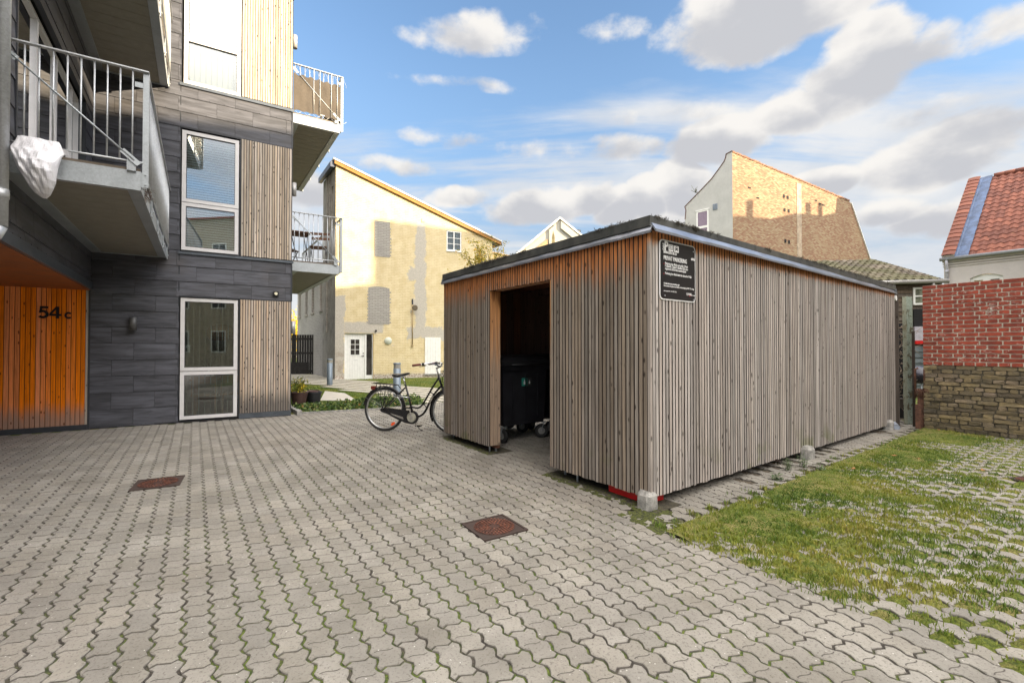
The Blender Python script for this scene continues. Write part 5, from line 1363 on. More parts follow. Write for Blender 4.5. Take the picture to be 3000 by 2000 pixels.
def wall_with_holes(F_,a0,a1,zf,holes,d0,d1,mi=0,zb0=-.1):
    """vertical strips so the sloping top and the openings are real"""
    mb=MB(); cuts=sorted(set([a0,a1]+[h[0] for h in holes]+[h[1] for h in holes]))
    for x0,x1 in zip(cuts[:-1],cuts[1:]):
        hs=[h for h in holes if h[0]<(x0+x1)/2<h[1]]; z=zb0; segs=[]
        for h in sorted(hs,key=lambda h:h[2]): 
            if h[2]>z: segs.append((z,h[2],h[2]))
            z=h[3]
        segs.append((z,None,None))
        for (za,zb1,_) in segs:
            t0,t1=(zf(x0),zf(x1)) if zb1 is None else (zb1,zb1)
            mb.prism([F_.p(x0,d0,za),F_.p(x1,d0,za),F_.p(x1,d0,t1),F_.p(x0,d0,t0)],F_.n*(d1-d0),mi)
    return mb
wall_with_holes(D,.0,DLn,ztop,holes_,-.35,0).build('front_wall',M_yel,YH)
mb=MB(); mb.prism([D.p(.001,.003,-.1),D.p(.018,.003,-.1),D.p(.018,.003,3.2),D.p(.001,.003,3.2)],D.n*.004); 
# left side wall (lower storey of the old factory) with tall narrow window and pilasters
DSL=2.35
wall_with_holes(DS,.004,DSL,lambda a:8.95,[(.42,.80,6.75,8.25),(.62,.86,3.95,4.45)],-.35,0).build('side_wall',M_greyr,YH)
mb=MB(); mb.box(DS,.40,.80,-.2,-.14,6.75,8.25); mb.box(DS,.62,.86,-.2,-.14,3.95,4.45); yw=mb.build('side_window',M_glassR,YH)
mb=MB(); 
for (x0,x1,z0_,z1_) in ((.42,.80,6.75,8.25),(.62,.86,3.95,4.45)):
    mb.box(DS,x0,x0+.04,-.14,-.08,z0_,z1_); mb.box(DS,x1-.04,x1,-.14,-.08,z0_,z1_); mb.box(DS,x0+.04,x1-.04,-.14,-.081,z0_,z0_+.04); mb.box(DS,x0+.04,x1-.04,-.14,-.081,z1_-.04,z1_)
mb.build('frame',M_white,yw)
mb=MB(); mb.box(DS,1.35,1.55,0,.07,2.,8.9); mb.box(DS,.98,1.10,0,.05,5.4,8.9); mb.build('pilaster',M_greyr,YH)
# roof of the house
M_rooft=plain('pale_barge',(.62,.60,.56),.6,0,.08); M_barge=plain('orange_barge_board',(.34,.16,.03),.6,0,.15)  # one even pale tone for the roofs
back=DS.a*2.45
mb=MB(); a_=D.p(-.10,.14,ztop(-.10)+.10); b__=D.p(DLn+.45,.14,ztop(DLn+.45)+.10)
mb.prism([a_,b__,b__+back,a_+back],(0,0,.07)); mb.build('roof',M_rooft,YH)
mb=MB(); mb.prism([D.p(-.06,.02,ztop(-.06)-.05),D.p(DLn+.42,.02,ztop(DLn+.42)-.05),D.p(DLn+.42,.02,ztop(DLn+.42)+.10),D.p(-.06,.02,ztop(-.06)+.10)],D.n*.09); mb.build('barge_board',M_barge,YH)
mb=MB(); mb.bar(DS.p(-.0,.14,8.98),DS.p(DSL,.14,8.98),.16,.22); mb.build('gutter',plain('dark_gutter',(.06,.07,.10),.4,.3),YH)
mb=MB(); mb.bar(D.p(DLn+.42,.1,ztop(DLn+.42)+.0),D.p(DLn+.42,.1,ztop(DLn+.42)+.0)+back*.5,.12,.12); mb.build('gutter',plain('dark_gutter2',(.08,.08,.09),.4,.3),YH)
mb=MB(); mb.box(D,DLn-.33,DLn-.0,-3,-.36,-.1,6.3); mb.build('rear_wall',M_greyr,YH)
mb=MB(); c=D.p(2.4,-1.6,ztop(2.4)+.2); mb.lathe(c,[(.45,0),(.42,.10),(.25,.17),(.01,.2)],18); mb.build('roof_light',M_rooft,YH)
# bricked-up openings
for (x0,x1,z0_,z1_,arch) in ((1.57,2.22,5.28,6.82,0),(1.32,2.21,2.35,3.98,1)):
    mb=MB(); 
    if arch: pr=[(x0,z0_)]+[(x1,z0_)]+[(x0+(x1-x0)*(1-k/8),z1_-.07+.07*math.sin(math.pi*k/8)) for k in range(9)]
    else: pr=[(x0,z0_),(x1,z0_),(x1,z1_),(x0,z1_)]
    mb.prism([D.p(x,-.02,z) for x,z in pr],D.n*.032)
    nz=int((z1_-z0_-.1)/.146)
    for k in range(nz):
        for s in ((x1,1),(x0,-1)) if arch else ((x1,1),):
            xx=s[0]; z=z0_+.05+.146*k; L2=random.choice((.05,.07,.03)); mb.box(D,xx if s[1]>0 else xx-L2,xx+L2 if s[1]>0 else xx,-.02,.0118,z,z+.062)
    mb.build('bricked_up_window',M_fillbr,YH)
# small paned window
def small_window(par,F_,x0,x1,z0_,z1_,dd,name='window',cols=2,rows=3,gl=None):
    mb=MB(); fw=.05
    mb.box(F_,x0,x1,dd,dd+.06,z0_,z0_+fw); mb.box(F_,x0,x1,dd,dd+.06,z1_-fw,z1_); 
    for k in range(cols+1):
        x=x0+(x1-x0-fw)*k/cols; mb.box(F_,x,x+fw,dd+.001,dd+.061,z0_+fw,z1_-fw)
    for k in range(1,rows):
        z=z0_+fw+(z1_-z0_-2*fw)*k/rows; 
        for c_ in range(cols): 
            xa=x0+(x1-x0-fw)*c_/cols+fw; xb_=x0+(x1-x0-fw)*(c_+1)/cols; mb.box(F_,xa,xb_,dd+.01,dd+.05,z-.012,z+.012)
    mb.box(F_,x0-.03,x1+.03,dd,dd+.10,z0_-.05,z0_-.001)
    w_=mb.build(name,M_white,par)
    mb=MB(); mb.box(F_,x0+.02,x1-.02,dd+.022,dd+.028,z0_+.02,z1_-.02); mb.build('pane',gl or M_glassR,w_)
    mb=MB(); mb.box(F_,x0+.02,x1-.02,dd-.10,dd-.09,z0_+.02,z1_-.02); mb.build('net_curtain',plain('net_curtain',(.42,.42,.48),.9,0,.2,12),w_)
    return w_
small_window(YH,D,4.785,5.495,5.83,6.745,-.07)
# white door with six panes and side light
mb=MB(); mb.box(D,.39,1.20,-.14,-.09,-.02,1.925); dr=mb.build('door',M_white,YH)
mb=MB()
for k in range(1,8): x=.39+.81*k/8; mb.box(D,x-.002,x+.002,-.0899,-.0889,.05,1.90)
mb.build('board_groove',plain('groove_grey',(.45,.45,.43),.8),dr)
mb=MB(); mb.box(D,.60,1.0,-.09,-.075,1.02,1.72); mb.build('glazing_frame',M_white,dr)
M_dpane=plain('dark_pane',(.045,.04,.035),.12,0,.3,4)
for i in range(2):
    for j in range(3): mb=MB(); mb.box(D,.625+.185*i,.79+.185*i,-.075,-.0735,1.045+.22*j,1.245+.22*j); mb.build('pane',M_dpane,dr)
mb=MB(); mb.box(D,.74,.90,-.09,-.086,.80,.815); mb.build('letter_slot',M_galv,dr)
mb=MB(); c=D.p(1.13,-.07,.99); mb.disc(c,D.n,.03,14,.02); mb.bar(c+D.n*.02,c+D.n*.02-D.a*.10,.02,.02); mb.disc(D.p(1.13,-.07,1.10),D.n,.022,12,.02); mb.build('handle',M_chrome,dr)
mb=MB(); mb.box(D,.37,.39,-.2,-.06,-.02,1.95); mb.box(D,1.20,1.26,-.2,-.06,-.02,1.95); mb.box(D,1.49,1.53,-.2,-.06,-.02,1.95); mb.box(D,.39,1.20,-.2,-.061,1.925,1.95); mb.box(D,1.26,1.49,-.2,-.061,1.91,1.95); mb.box(D,1.26,1.49,-.2,-.061,-.02,.16); fr_=mb.build('door_frame',M_white,YH)
mb=MB(); mb.box(D,1.26,1.49,-.13,-.12,.16,1.91); mb.build('side_light',M_dpane,fr_)
mb=MB(); mb.prism([D.p(1.53,-.34,0),D.p(1.531,-.34,0),D.p(1.531,-.0,0),D.p(1.53,0,0)],(0,0,1.95)); mb.box(D,1.5301,1.545,-.3,.002,-.05,1.95); mb.build('ochre_reveal',plain('ochre_reveal',(.42,.26,.07),.9),YH)
# white board door on the right
mb=MB(); mb.box(D,3.78,4.50,.0,.03,.16,1.80); d2=mb.build('cellar_door',M_white,YH)
mb=MB(); 
for k in range(1,6): x=3.78+.72*k/6; mb.box(D,x-.003,x+.003,.03,.0308,.19,1.77)
mb.build('board_groove',MATS['groove_grey'],d2)
mb=MB(); mb.box(D,3.72,4.56,.0,.05,.10,.155); mb.build('door_step',M_conc,YH)
# round lamp, vent, outdoor lamp on a conduit, small camera box
mb=MB(); mb.lathe((0,0,0),[(.16,0),(.16,.03),(.14,.055),(.01,.07)],24)
R3=[]; c=D.p(2.155,.0,1.635)
mb.v=[tuple(c+D.a*v[0]+Zv*v[1]+D.n*v[2]) for v in mb.v]; mb.build('round_wall_lamp',plain('milk_glass',(.55,.58,.50),.4,0,.05),YH,label='round white wall lamp beside the side light')
mb=MB(); mb.box(D,1.60,1.67,.0,.08,2.02,2.10); mb.build('door_sensor',M_black,YH)
mb=MB(); mb.box(D,3.63,3.78,0,.03,7.0,7.14); mb.build('vent',plain('vent_grey',(.40,.37,.32),.7),YH)
mb=MB(); xx=D.uv(1208,930)[0]; mb.tube([D.p(xx,.03,1.42),D.p(xx,.03,3.25)],.022,8); mb.box(D,xx-.04,xx+.04,.02,.07,1.38,1.47); cd=mb.build('conduit',plain('old_conduit',(.40,.30,.16),.7),YH)
mb=MB(); c=D.p(xx+.06,.20,3.10); mb.tube([c-D.n*.14,c],[.02,.05],12); mb.tube([c-D.n*.02,c+D.n*.05,c+D.n*.09],[.06,.13,.10],18); mb.build('outdoor_lamp',plain('brass_lamp',(.16,.13,.09),.4,.5),cd)
mb=MB(); mb.tube([D.p(xx,.03,3.25),D.p(xx,.02,3.45)],.012,6); mb.box(D,xx-.03,xx+.03,.0,.04,3.25,3.5); mb.build('bracket',M_dark,cd)
# old brick factory wing behind, running away to the left
WG=thing('brick_wing','low grey brick wing with tall windows beyond the black fence','building',DS.p(6,0,0))
wh=[]
for u0,u1 in ((900.5-25.5,885.5-3),(897,903),(916.5,922.5),(936.5,943.5)): pass
wx=[(2.50,3.05),(4.35,4.95),(6.0,6.65),(7.9,8.6)]
wall_with_holes(DS,DSL+.0,9.0,lambda a:5.1,[(a,b_,3.08,5.0) for a,b_ in wx],-.35,-.02).build('wall',M_greybr,WG)
for a,b_ in wx:
    small_window(WG,DS,a+.04,b_-.04,3.12,4.96,-.22,'window',2,3)
    mb=MB(); mb.box(DS,a-.05,b_+.05,-.02,.03,3.0,3.075); mb.build('sill',M_greyr,WG)
mb=MB(); mb.prism([DS.p(DSL,.1,5.1),DS.p(9.1,.1,5.1),DS.p(9.1,-3,5.5),DS.p(DSL,-3,5.5)],(0,0,.1)); mb.build('roof',M_rooft,WG)
mb=MB(); mb.box(DS,8.7,9.0,-4,-.35,-.1,5.1); mb.build('end_wall',M_greybr,WG)
# black fence
FZ=22.64; F0=G(943,1097); F1=G(846,1097); FF=Fr(F1,(F0-F1)[:2])
FN=thing('wooden_fence','black stained vertical board fence between the timber corner and the yellow house','fence',(F0+F1)/2)
Lf=np.linalg.norm((F0-F1)[:2])
mb=MB(); nbd=13
for i in range(nbd):
    x0=Lf*i/nbd; mb.box(FF,x0+.012,x0+Lf/nbd-.012,.0,.022,.03,1.98)
mb.build('boards',M_black2:=plain('black_stain',(.022,.020,.020),.8,0,.4,8),FN)
for z in (.12,1.02,1.72): mb=MB(); mb.box(FF,0,Lf,-.05,-.001,z,z+.10); mb.build('rail',M_black2,FN)
mb=MB(); mb.box(FF,.0,Lf*.62,.023,.04,.03,.62); mb.build('kick_board',M_black2,FN)
for x in (.20,Lf-.02): mb=MB(); mb.box(FF,x-.05,x+.05,-.12,-.051,0,2.22); mb.build('post',M_black2,FN)
mb=MB(); c=FF.p(.30,.06,1.0); mb.disc(c,FF.n,.04,12,.05); mb.bar(c+FF.n*.03,c+FF.n*.03+FF.a*.12-Zv*.03,.03,.03); mb.build('latch',M_chrome,FN)
# bollards
def f_lens(t,b,m): setc(b,(.35,.34,.31)); b.inputs['Roughness'].default_value=.2; b.inputs['Metallic'].default_value=.2
M_lens=mat('bollard_lens',f_lens)
b1p=G(966,1129); b2p=G(1163,1170)
BO=thing('light_bollard','grey light bollard standing on the lawn in front of the grey house corner','bollard',b1p,'grey light bollards on the lawn')
mb=MB(); mb.lathe(b1p,[(.095,-.02),(.095,.80),(.086,.801)],28); mb.build('column',M_grey_metal,BO)
mb=MB(); mb.lathe(b1p,[(.088,.80),(.088,.915)],28); mb.build('lens',M_lens,BO)
mb=MB(); mb.lathe(b1p,[(.097,.912),(.097,.94),(.088,.948),(.001,.95)],28); mb.build('cap',M_grey_metal,BO)
mb=MB(); mb.lathe(b1p,[(.07,.82),(.012,.905)],16); mb.build('reflector',M_white,BO)
dup(BO,b2p,0,'grey light bollard behind the bicycle saddle')
# flower pots
def pot(P,label,col,topr,h,nm):
    T=thing('plant_pot',label,'pot',(P[0],P[1],0),'ribbed pots at the building corner')
    prof=[(topr*.68,0)]; n=9
    for k in range(n): z=h*.9*(k+.5)/n; r=topr*(.68+.28*(k+.5)/n); prof+= [(r-.004,z-h*.04),(r+.006,z),(r-.004,z+h*.035)]
    prof+=[(topr,h*.93),(topr,h),(topr*.92,h),(topr*.88,h*.86),(.001,h*.85)]
    mb=MB(); mb.lathe((P[0],P[1],GZ),prof,28); mb.build('shell',plain(nm,col,.55,0,.15),T)
    mb=MB(); mb.disc((P[0],P[1],h*.86),(0,0,1),topr*.88,20,.01); mb.build('potting_soil',M_soil,T); return T
p1=G(876,1184); p2=G(920,1179)
pot(p1,'brown ribbed pot with a yellow flowering plant, nearest the timber corner',(.07,.035,.03),.20,.30,'brown_pot')
pot(p1+np.array([.06,.55,0]),'brown ribbed pot standing just behind the planted brown pot',(.07,.035,.03),.19,.28,'brown_pot')
pot(p2,'black ribbed empty pot between the brown pot and the pale path slabs',(.02,.02,.025),.185,.27,'black_pot')
# leaf helpers
def leafcloud(name,mats_,pts,size,parent=None,label=None,cat=None,flat=.3,kind=None,asp=.45,group=None):
    mb=MB()
    for p in pts:
        a=RNG.normal(0,1,3); a[2]*=flat+.4; a/=np.linalg.norm(a); u=np.cross(a,RNG.normal(0,1,3)); u/=np.linalg.norm(u); s=size*RNG.uniform(.6,1.3); nn=np.cross(a,u)
        mid=p+a*s*.5; mb.add([p,mid+u*s*asp*.5+nn*s*.06,p+a*s,mid-u*s*asp*.5+nn*s*.06],[(0,1,2,3)],0)
    return mb.build(name,mats_,parent,kind=kind,label=label,cat=cat,group=group)
def leafmat(name,stops):
    def fn(t,b,m):
        r=rnd(t); L(t,t.ramp(r,stops),b.inputs['Base Color']); b.inputs['Roughness'].default_value=.5
        N=m.node_tree; tl=t.n('ShaderNodeBsdfTranslucent',{'Color':t.ramp(r,[(s,tuple(min(1,x*1.3) for x in c)) for s,c in stops])}); mx_=t.n('ShaderNodeMixShader',{0:.3,1:b.outputs[0],2:tl.outputs[0]}); L(t,mx_.outputs[0],N.nodes['Material Output'].inputs[0])
    return mat(name,fn)
M_ivy=leafmat('ivy_leaf',[(0,(.015,.035,.010)),(.4,(.05,.10,.02)),(.75,(.13,.19,.035)),(.93,(.28,.33,.12)),(1,(.30,.16,.05))])
M_yl=leafmat('yellow_green_leaf',[(0,(.05,.09,.01)),(.5,(.16,.20,.02)),(.8,(.38,.32,.03)),(1,(.55,.40,.05))])
M_yflow=leafmat('yellow_flower',[(0,(.55,.38,.01)),(1,(.80,.62,.03))])
PT=thing('flowering_plant','small green bush with yellow flowers growing in the front brown pot','plant',(p1[0],p1[1],.25))
pts=[np.array([p1[0],p1[1],.28])+RNG.normal(0,1,3)*np.array([.10,.09,.10])+np.array([0,0,.14]) for _ in range(620)]; leafcloud('foliage',M_yl,[p for p in pts if p[2]>.22],.05,PT)
leafcloud('flower',M_yflow,[np.array([p1[0]+.10,p1[1]-.08,.36])+RNG.normal(0,1,3)*np.array([.05,.04,.05]) for _ in range(60)],.035,PT,asp=.9)
mb=MB()
for _ in range(14): a=random.random()*6.28; mb.tube([np.array([p1[0],p1[1],.24]),np.array([p1[0]+.07*math.cos(a),p1[1]+.07*math.sin(a),.42]),np.array([p1[0]+.13*math.cos(a),p1[1]+.13*math.sin(a),.50+random.random()*.12])],.004,4)
mb.build('stem',plain('green_stem',(.10,.09,.03),.7),PT)
pts=[]
for _ in range(9000):
    x=random.uniform(xb(G(870,1208)),xb(G(1262,1186))); y=YL+random.uniform(.02,1.05)
    P=W2(x,y); e=x-xb(G(870,1208))
    if random.random()> (1.0 if e<2.6 else .55 if e<3.6 else .25): continue
    if y-YL>.95-.25*vnoise(x,0,2): continue
    hgt=.17*math.sin(min(1,(y-YL)/.45)*1.5)*(.6+.6*vnoise(x,y,3.1)); pts.append(P+np.array([0,0,random.uniform(.2,1)*hgt]))
leafcloud('ivy_bed',M_ivy,pts,.062,None,'low bed of variegated ivy along the paving edge behind the bicycle','ivy',kind='stuff',asp=.8)
# young tree in front of the yellow house, yellow autumn leaves
def limb(mb,p,d_,l,r,dep,tips):
    pts_=[p]; dd=d_.copy(); k=5
    for i in range(k): dd=dd+RNG.normal(0,.10,3); dd[2]+=.03; dd/=np.linalg.norm(dd); pts_.append(pts_[-1]+dd*l/k)
    mb.tube(pts_,[r*(1-.65*i/k) for i in range(k+1)],5)
    tips+= [(q,dep) for q in pts_[2:]]
    if dep>0:
        for _ in range(3 if dep>1 else 4):
            i=RNG.integers(2,k+1); nd=dd+RNG.normal(0,.42,3); nd[2]=abs(nd[2])+.25; nd/=np.linalg.norm(nd); limb(mb,pts_[i],nd,l*.58,r*.5,dep-1,tips)
tb=atY(1408,1000,13.5); tb[2]=0
TR=thing('young_tree','slender young tree with sparse yellow autumn leaves rising behind the shed roof','tree',tb)
mb=MB(); tips=[]
for (dx,l,z) in ((-.12,2.6,2.4),(.10,2.9,2.3),(-.55,1.9,2.3),(.3,2.2,2.5),(0,3.,2.2)): limb(mb,tb+np.array([dx*.2,0,z]),np.array([dx*.55,.0,1.])/1.1,l*.50,.022,2,tips)
mb.tube([tb,tb+np.array([.02,0,1.2]),tb+np.array([0,.02,2.6])],[.06,.05,.035],8); mb.build('trunk',plain('tree_bark',(.16,.13,.09),.9),TR)
M_aut=leafmat('autumn_leaf',[(0,(.12,.14,.01)),(.4,(.34,.30,.02)),(.8,(.60,.44,.04)),(1,(.62,.33,.05))])
pts=[]
for q,dep in tips:
    if q[2]>3.0:
        for _ in range(9 if dep==0 else 6): pts.append(q+RNG.normal(0,.05,3))
leafcloud('crown',M_aut,pts,.075,TR,asp=.38)
# bare twigs of a shrub behind the shed roof
sb=atY(1560,1000,11.5); sb[2]=0; SH=thing('bare_shrub','bare thin twigs standing behind the mossy shed roof edge','shrub',sb); mb=MB(); tips=[]
for _ in range(7): limb(mb,sb+np.array([RNG.uniform(-.15,.15),0,.1]),np.array([RNG.uniform(-.16,.16),0,1.]),2.35,.010,1,tips)
mb.build('stem',plain('grey_twig',(.30,.27,.25),.9),SH)
# yellow tree far left and a distant red roof
tb=G(858,1085); T=thing('yellow_tree','small bright yellow tree beyond the black fence beside the timber corner','tree',(atY(860,1000,34)[0],34,0)); c=np.array([atY(860,1000,34)[0],34.,2.6])
mb=MB(); mb.tube([c-np.array([0,0,2.6]),c],[.12,.06],8); mb.build('trunk',MATS['tree_bark'],T)
leafcloud('crown',M_yflow,[c+RNG.normal(0,1,3)*np.array([.9,.7,.55]) for _ in range(2600)],.16,T,asp=.8)
M_tile_red=plain('red_clay_tile',(.30,.075,.045),.75,0,.25,3)
c=atY(868,1000,60); T=thing('distant_house','distant low house with a dull red roof above the yellow tree','house',(c[0]-3,60,0))
mb=MB(); mb.pbox((c[0]-9,60,0),(11.5,0,0),(0,6,0),(0,0,3.0)); mb.build('wall',M_greyr,T)
mb=MB(); x0,x1=c[0]-9.3,c[0]+2.8; mb.prism([(x0,59.7,3.0),(x0,63,5.2),(x0,66.3,3.0)],(x1-x0,0,0)); mb.build('roof',M_tile_red,T)
# ---- brick gable house H
Hc=atY(2147,700,28); HB=Fr(Hc,vp(4300)); HW=Fr(Hc,vp(300),(-.816,-.578)); HW.n=np.array([-HW.a[1],HW.a[0],0]); 
if HW.n[1]>0: HW.n=-HW.n
M_gab=brick_tex('yellow_gable_brick',HB,.235,.075,.016,[(.26,.09,.05),(.38,.21,.12),(.46,.34,.19),(.60,.50,.33)],(.24,.17,.12),bmp=.05,big=.7)
M_wht=plain('white_render',(.47,.47,.455),.9,0,.06,1.2)
HH=thing('gable_house','tall house with a half sunlit bare brick gable and a white side wall','house',(Hc[0],Hc[1],0))
prof=[(0,0),(16.6,0),(15.35,7.37),(12.55,12.0),(12.3,12.1),(0,13.42)]
wallp=[(HB.p(a,0,z)) for a,z in prof]
mb=MB(); mb.prism(wallp,-HB.n*.35); mb.build('brick_gable',M_gab,HH)
mb=MB(); prw=[(0.001,0),(3.9,0),(3.9,7.0),(3.28,8.9),(3.08,9.9),(3.02,10.5),(3.10,10.75),(2.5,11.2),(1.9,11.65),(1.3,12.12),(.85,12.6),(.5,13.0),(.40,13.22),(.38,13.42),(.001,13.50)]
mb.prism([HW.p(a,0,z) for a,z in prw],-HW.n*.3); mb.build('white_wall',M_wht,HH)
mb=MB(); top=prw[4:]; 
for (a,z),(a2,z2) in zip(top[:-1],top[1:]): mb.bar(HW.p(a,-.10,z+.0),HW.p(a2,-.10,z2+.0),.05,.26,HW.n)
mb.build('verge_coping',plain('dark_red_coping',(.12,.06,.05),.8),HH)
mb=MB(); k=0; a=0.0
while a<12.3:
    z=13.42-(13.42-12.1)*a/12.3; w_=.20; mb.box(HB,a,a+w_-.012,-.37,.035,z-.02,z+.07+random.uniform(-.02,.03),0); a+=w_
mb.build('gable_coping',plain('weathered_tile_coping',(.25,.13,.08),.9,0,.4,5),HH)
mb=MB(); mb.bar(HB.p(15.37,.02,7.37),HB.p(12.56,.02,12.0),.05,.10,HB.n); mb.bar(HB.p(16.62,.02,0),HB.p(15.37,.02,7.37),.05,.10,HB.n); mb.build('verge_trim',M_white,HH)
mb=MB(); mb.prism([HB.p(6.25,.001,.0),HB.p(6.75,.001,0),HB.p(6.75,.001,12.5),HB.p(6.25,.001,12.5)],HB.n*.02); mb.build('old_flue_line',plain('pale_mortar',(.40,.32,.235),.9,0,.25,4),HH)
for (u,v) in ((2296,575),(2307,579),(2298,615),(2310,618),(2300,706),(2311,709)):
    a,z=HB.uv(u,v); mb=MB(); mb.box(HB,a-.09,a+.09,.021,.03,z-.11,z+.11); mb.build('beam_hole',M_darkback,HH)
for (u,v) in ((2390,588),(2402,597),(2412,601),(2220,580),(2195,550)):
    a,z=HB.uv(u,v); mb=MB(); mb.box(HB,a-.14,a+.14,.0,.012,z-.05,z+.05); mb.build('missing_brick',M_darkback,HH)
for a in (2.0,5.0,9.0,12.0): pass
# windows / vent of the white side
a1,zt_=HW.uv(2043,620); a0,zb1=HW.uv(2076,700)
mb=MB(); x0,x1=1.50,2.30; zA,zB_=7.9,10.23; fw=.09
mb.box(HW,x0,x1,-.0,.02,zB_-fw,zB_); mb.box(HW,x0,x0+fw,.0,.019,zA,zB_-fw); mb.box(HW,x1-fw,x1,.0,.019,zA,zB_-fw); mb.box(HW,x0+fw,x1-fw,.0,.018,9.08,9.22); mb.box(HW,x0-.06,x1+.06,.0,.04,zB_+.001,zB_+.06)
w_=mb.build('window_frame',M_white,HH)
for (z0_,z1_) in ((9.22,zB_-fw),(zA,9.08)): mb=MB(); mb.box(HW,x0+fw,x1-fw,.001,.006,z0_,z1_); mb.build('pane',plain('mauve_pane',(.26,.20,.26),.15,0,.06),w_)
mb=MB(); mb.box(HW,.93,1.22,.0,.03,10.08,10.46)
for k in range(6): mb.box(HW,.95,1.20,.03,.04,10.11+.055*k,10.135+.055*k)
mb.build('vent_grille',plain('vent_blue_grey',(.22,.26,.32),.5),HH)
mb=MB(); rp=[(a+(.36 if a<.01 else 0),z-.08) for a,z in prw if z<13.3 or a>.3]; ra=[HW.p(a,-.31,z) for a,z in rp]; rb2=[q+HB.a*11.6-Zv*(1.30 if z>6 else 0) for q,(a,z) in zip(ra,rp)]; n=len(ra)
mb.add(ra+rb2,[tuple(range(n)),tuple(range(2*n-1,n-1,-1))]+[(i,(i+1)%n,n+(i+1)%n,n+i) for i in range(n)]); mb.build('roof',M_tile_red,HH)
mb=MB(); c=HW.p(2.35,0,11.5)
for _ in range(14): d_=RNG.normal(0,1,3); d_[2]=abs(d_[2]); mb.tube([c,c+d_*.2],.012,4)
mb.build('roof_weed',plain('green_stem2',(.12,.12,.06),.9),HH)
# ---- pale gable with barge boards (K)
Kc=atY(1640,900,30); KF=Fr(Kc,(1,.10))
KK=thing('pale_gable_house','pale house with a pointed gable and white barge boards behind the shed roof','house',(Kc[0],Kc[1],0))
M_pale=plain('pale_render',(.42,.41,.37),.9,0,.06,2)
ap=KF.uv(1640,640); lt=KF.uv(1509,749); rt=KF.uv(1706,693)
sl=(ap[1]-lt[1])/(ap[0]-lt[0]); srr=(ap[1]-rt[1])/(rt[0]-ap[0])
mb=MB(); mb.prism([KF.p(-3.6,0,0),KF.p(2.4,0,0),KF.p(2.4,0,ap[1]-srr*2.4),KF.p(0,0,ap[1]),KF.p(-3.6,0,ap[1]-sl*3.6)],-KF.n*.3); mb.build('wall',M_pale,KK)
mb=MB(); mb.bar(KF.p(0,.10,ap[1]+.02),KF.p(2.6,.10,ap[1]-srr*2.6+.02),.08,.10); mb.bar(KF.p(0,.10,ap[1]+.02),KF.p(-3.8,.10,ap[1]-sl*3.8+.02),.08,.10); mb.build('roof_edge',M_white,KK)
mb=MB(); mb.prism([KF.p(.06,.02,ap[1]-.20),KF.p(2.5,.02,ap[1]-.2-srr*2.44),KF.p(2.5,.02,ap[1]-.68-srr*2.44),KF.p(.06,.02,ap[1]-.68)],KF.n*.12); mb.build('barge_board',M_pale,KK)
mb=MB(); mb.prism([KF.p(-.72,.01,ap[1]-2.4),KF.p(-.28,.01,ap[1]-2.4),KF.p(-.28,.01,ap[1]-.42),KF.p(-.72,.01,ap[1]-.80)],KF.n*.10); mb.build('corner_panel',M_pale,KK)
mb=MB(); mb.prism([KF.p(-.56,.111,ap[1]-2.2),KF.p(-.34,.111,ap[1]-2.2),KF.p(-.36,.111,ap[1]-1.2),KF.p(-.46,.111,ap[1]-.85),KF.p(-.54,.111,ap[1]-1.3)],KF.n*.004); mb.build('moss_stain',plain('moss_stain',(.20,.17,.09),.9,0,.4,6),KK)
mb=MB()
for k in range(5): mb.bar(KF.p(-.78,.04,ap[1]-1.42-.13*k),KF.p(-3.6,.04,ap[1]-1.42-.13*k-sl*2.62),.04,.10)
mb.build('tan_boarding',plain('tan_board',(.42,.30,.16),.7),KK)
mb=MB(); mb.prism([KF.p(0,.05,ap[1]),KF.p(2.6,.05,ap[1]-srr*2.6),KF.p(2.6,-6,ap[1]-srr*2.6),KF.p(0,-6,ap[1])],(0,0,.08)); mb.prism([KF.p(0,.05,ap[1]),KF.p(-3.8,.05,ap[1]-sl*3.8),KF.p(-3.8,-6,ap[1]-sl*3.8),KF.p(0,-6,ap[1])],(0,0,.08)); mb.build('roof',M_rooft,KK)
mb=MB(); c=KF.p(1.45,-1.0,ap[1]-srr*1.45); mb.tube([c,c+Zv*.45],.13,12); mb.tube([c+Zv*.45,c+Zv*.6],[.19,.24],12); mb.build('flue_pipe',M_dark,KK)
# sunlit low brick wall beyond the yellow house
c0_=atY(1443,739,26); c1_=atY(1515,752,26); FW=Fr(atY(1436,900,26),(1,-.02))
T=thing('brick_wall','sunlit yellow brick wall top between the yellow house and the pale gable','wall',(FW.p(1,0,0)))
M_yb=brick_tex('buff_brick',FW,.24,.08,.016,[(.45,.32,.14),(.55,.43,.22),(.62,.52,.30)],(.40,.33,.22),bmp=.02)
zt0=atY(1443,740,26)[2]; zt1=atY(1508,753,26)[2]
mb=MB(); mb.prism([FW.p(0,0,0),FW.p(1.7,0,0),FW.p(1.7,0,zt1-.1),FW.p(0,0,zt0+.0)],-FW.n*.4); mb.build('wall_face',M_yb,T)
mb=MB()
for k in range(12): a=1.7*k/12; z=zt0+(zt1-.1-zt0)*a/1.7; mb.box(FW,a,a+.13,-.45,.05,z,z+.06)
mb.build('coping',plain('buff_coping',(.40,.28,.12),.9),T)
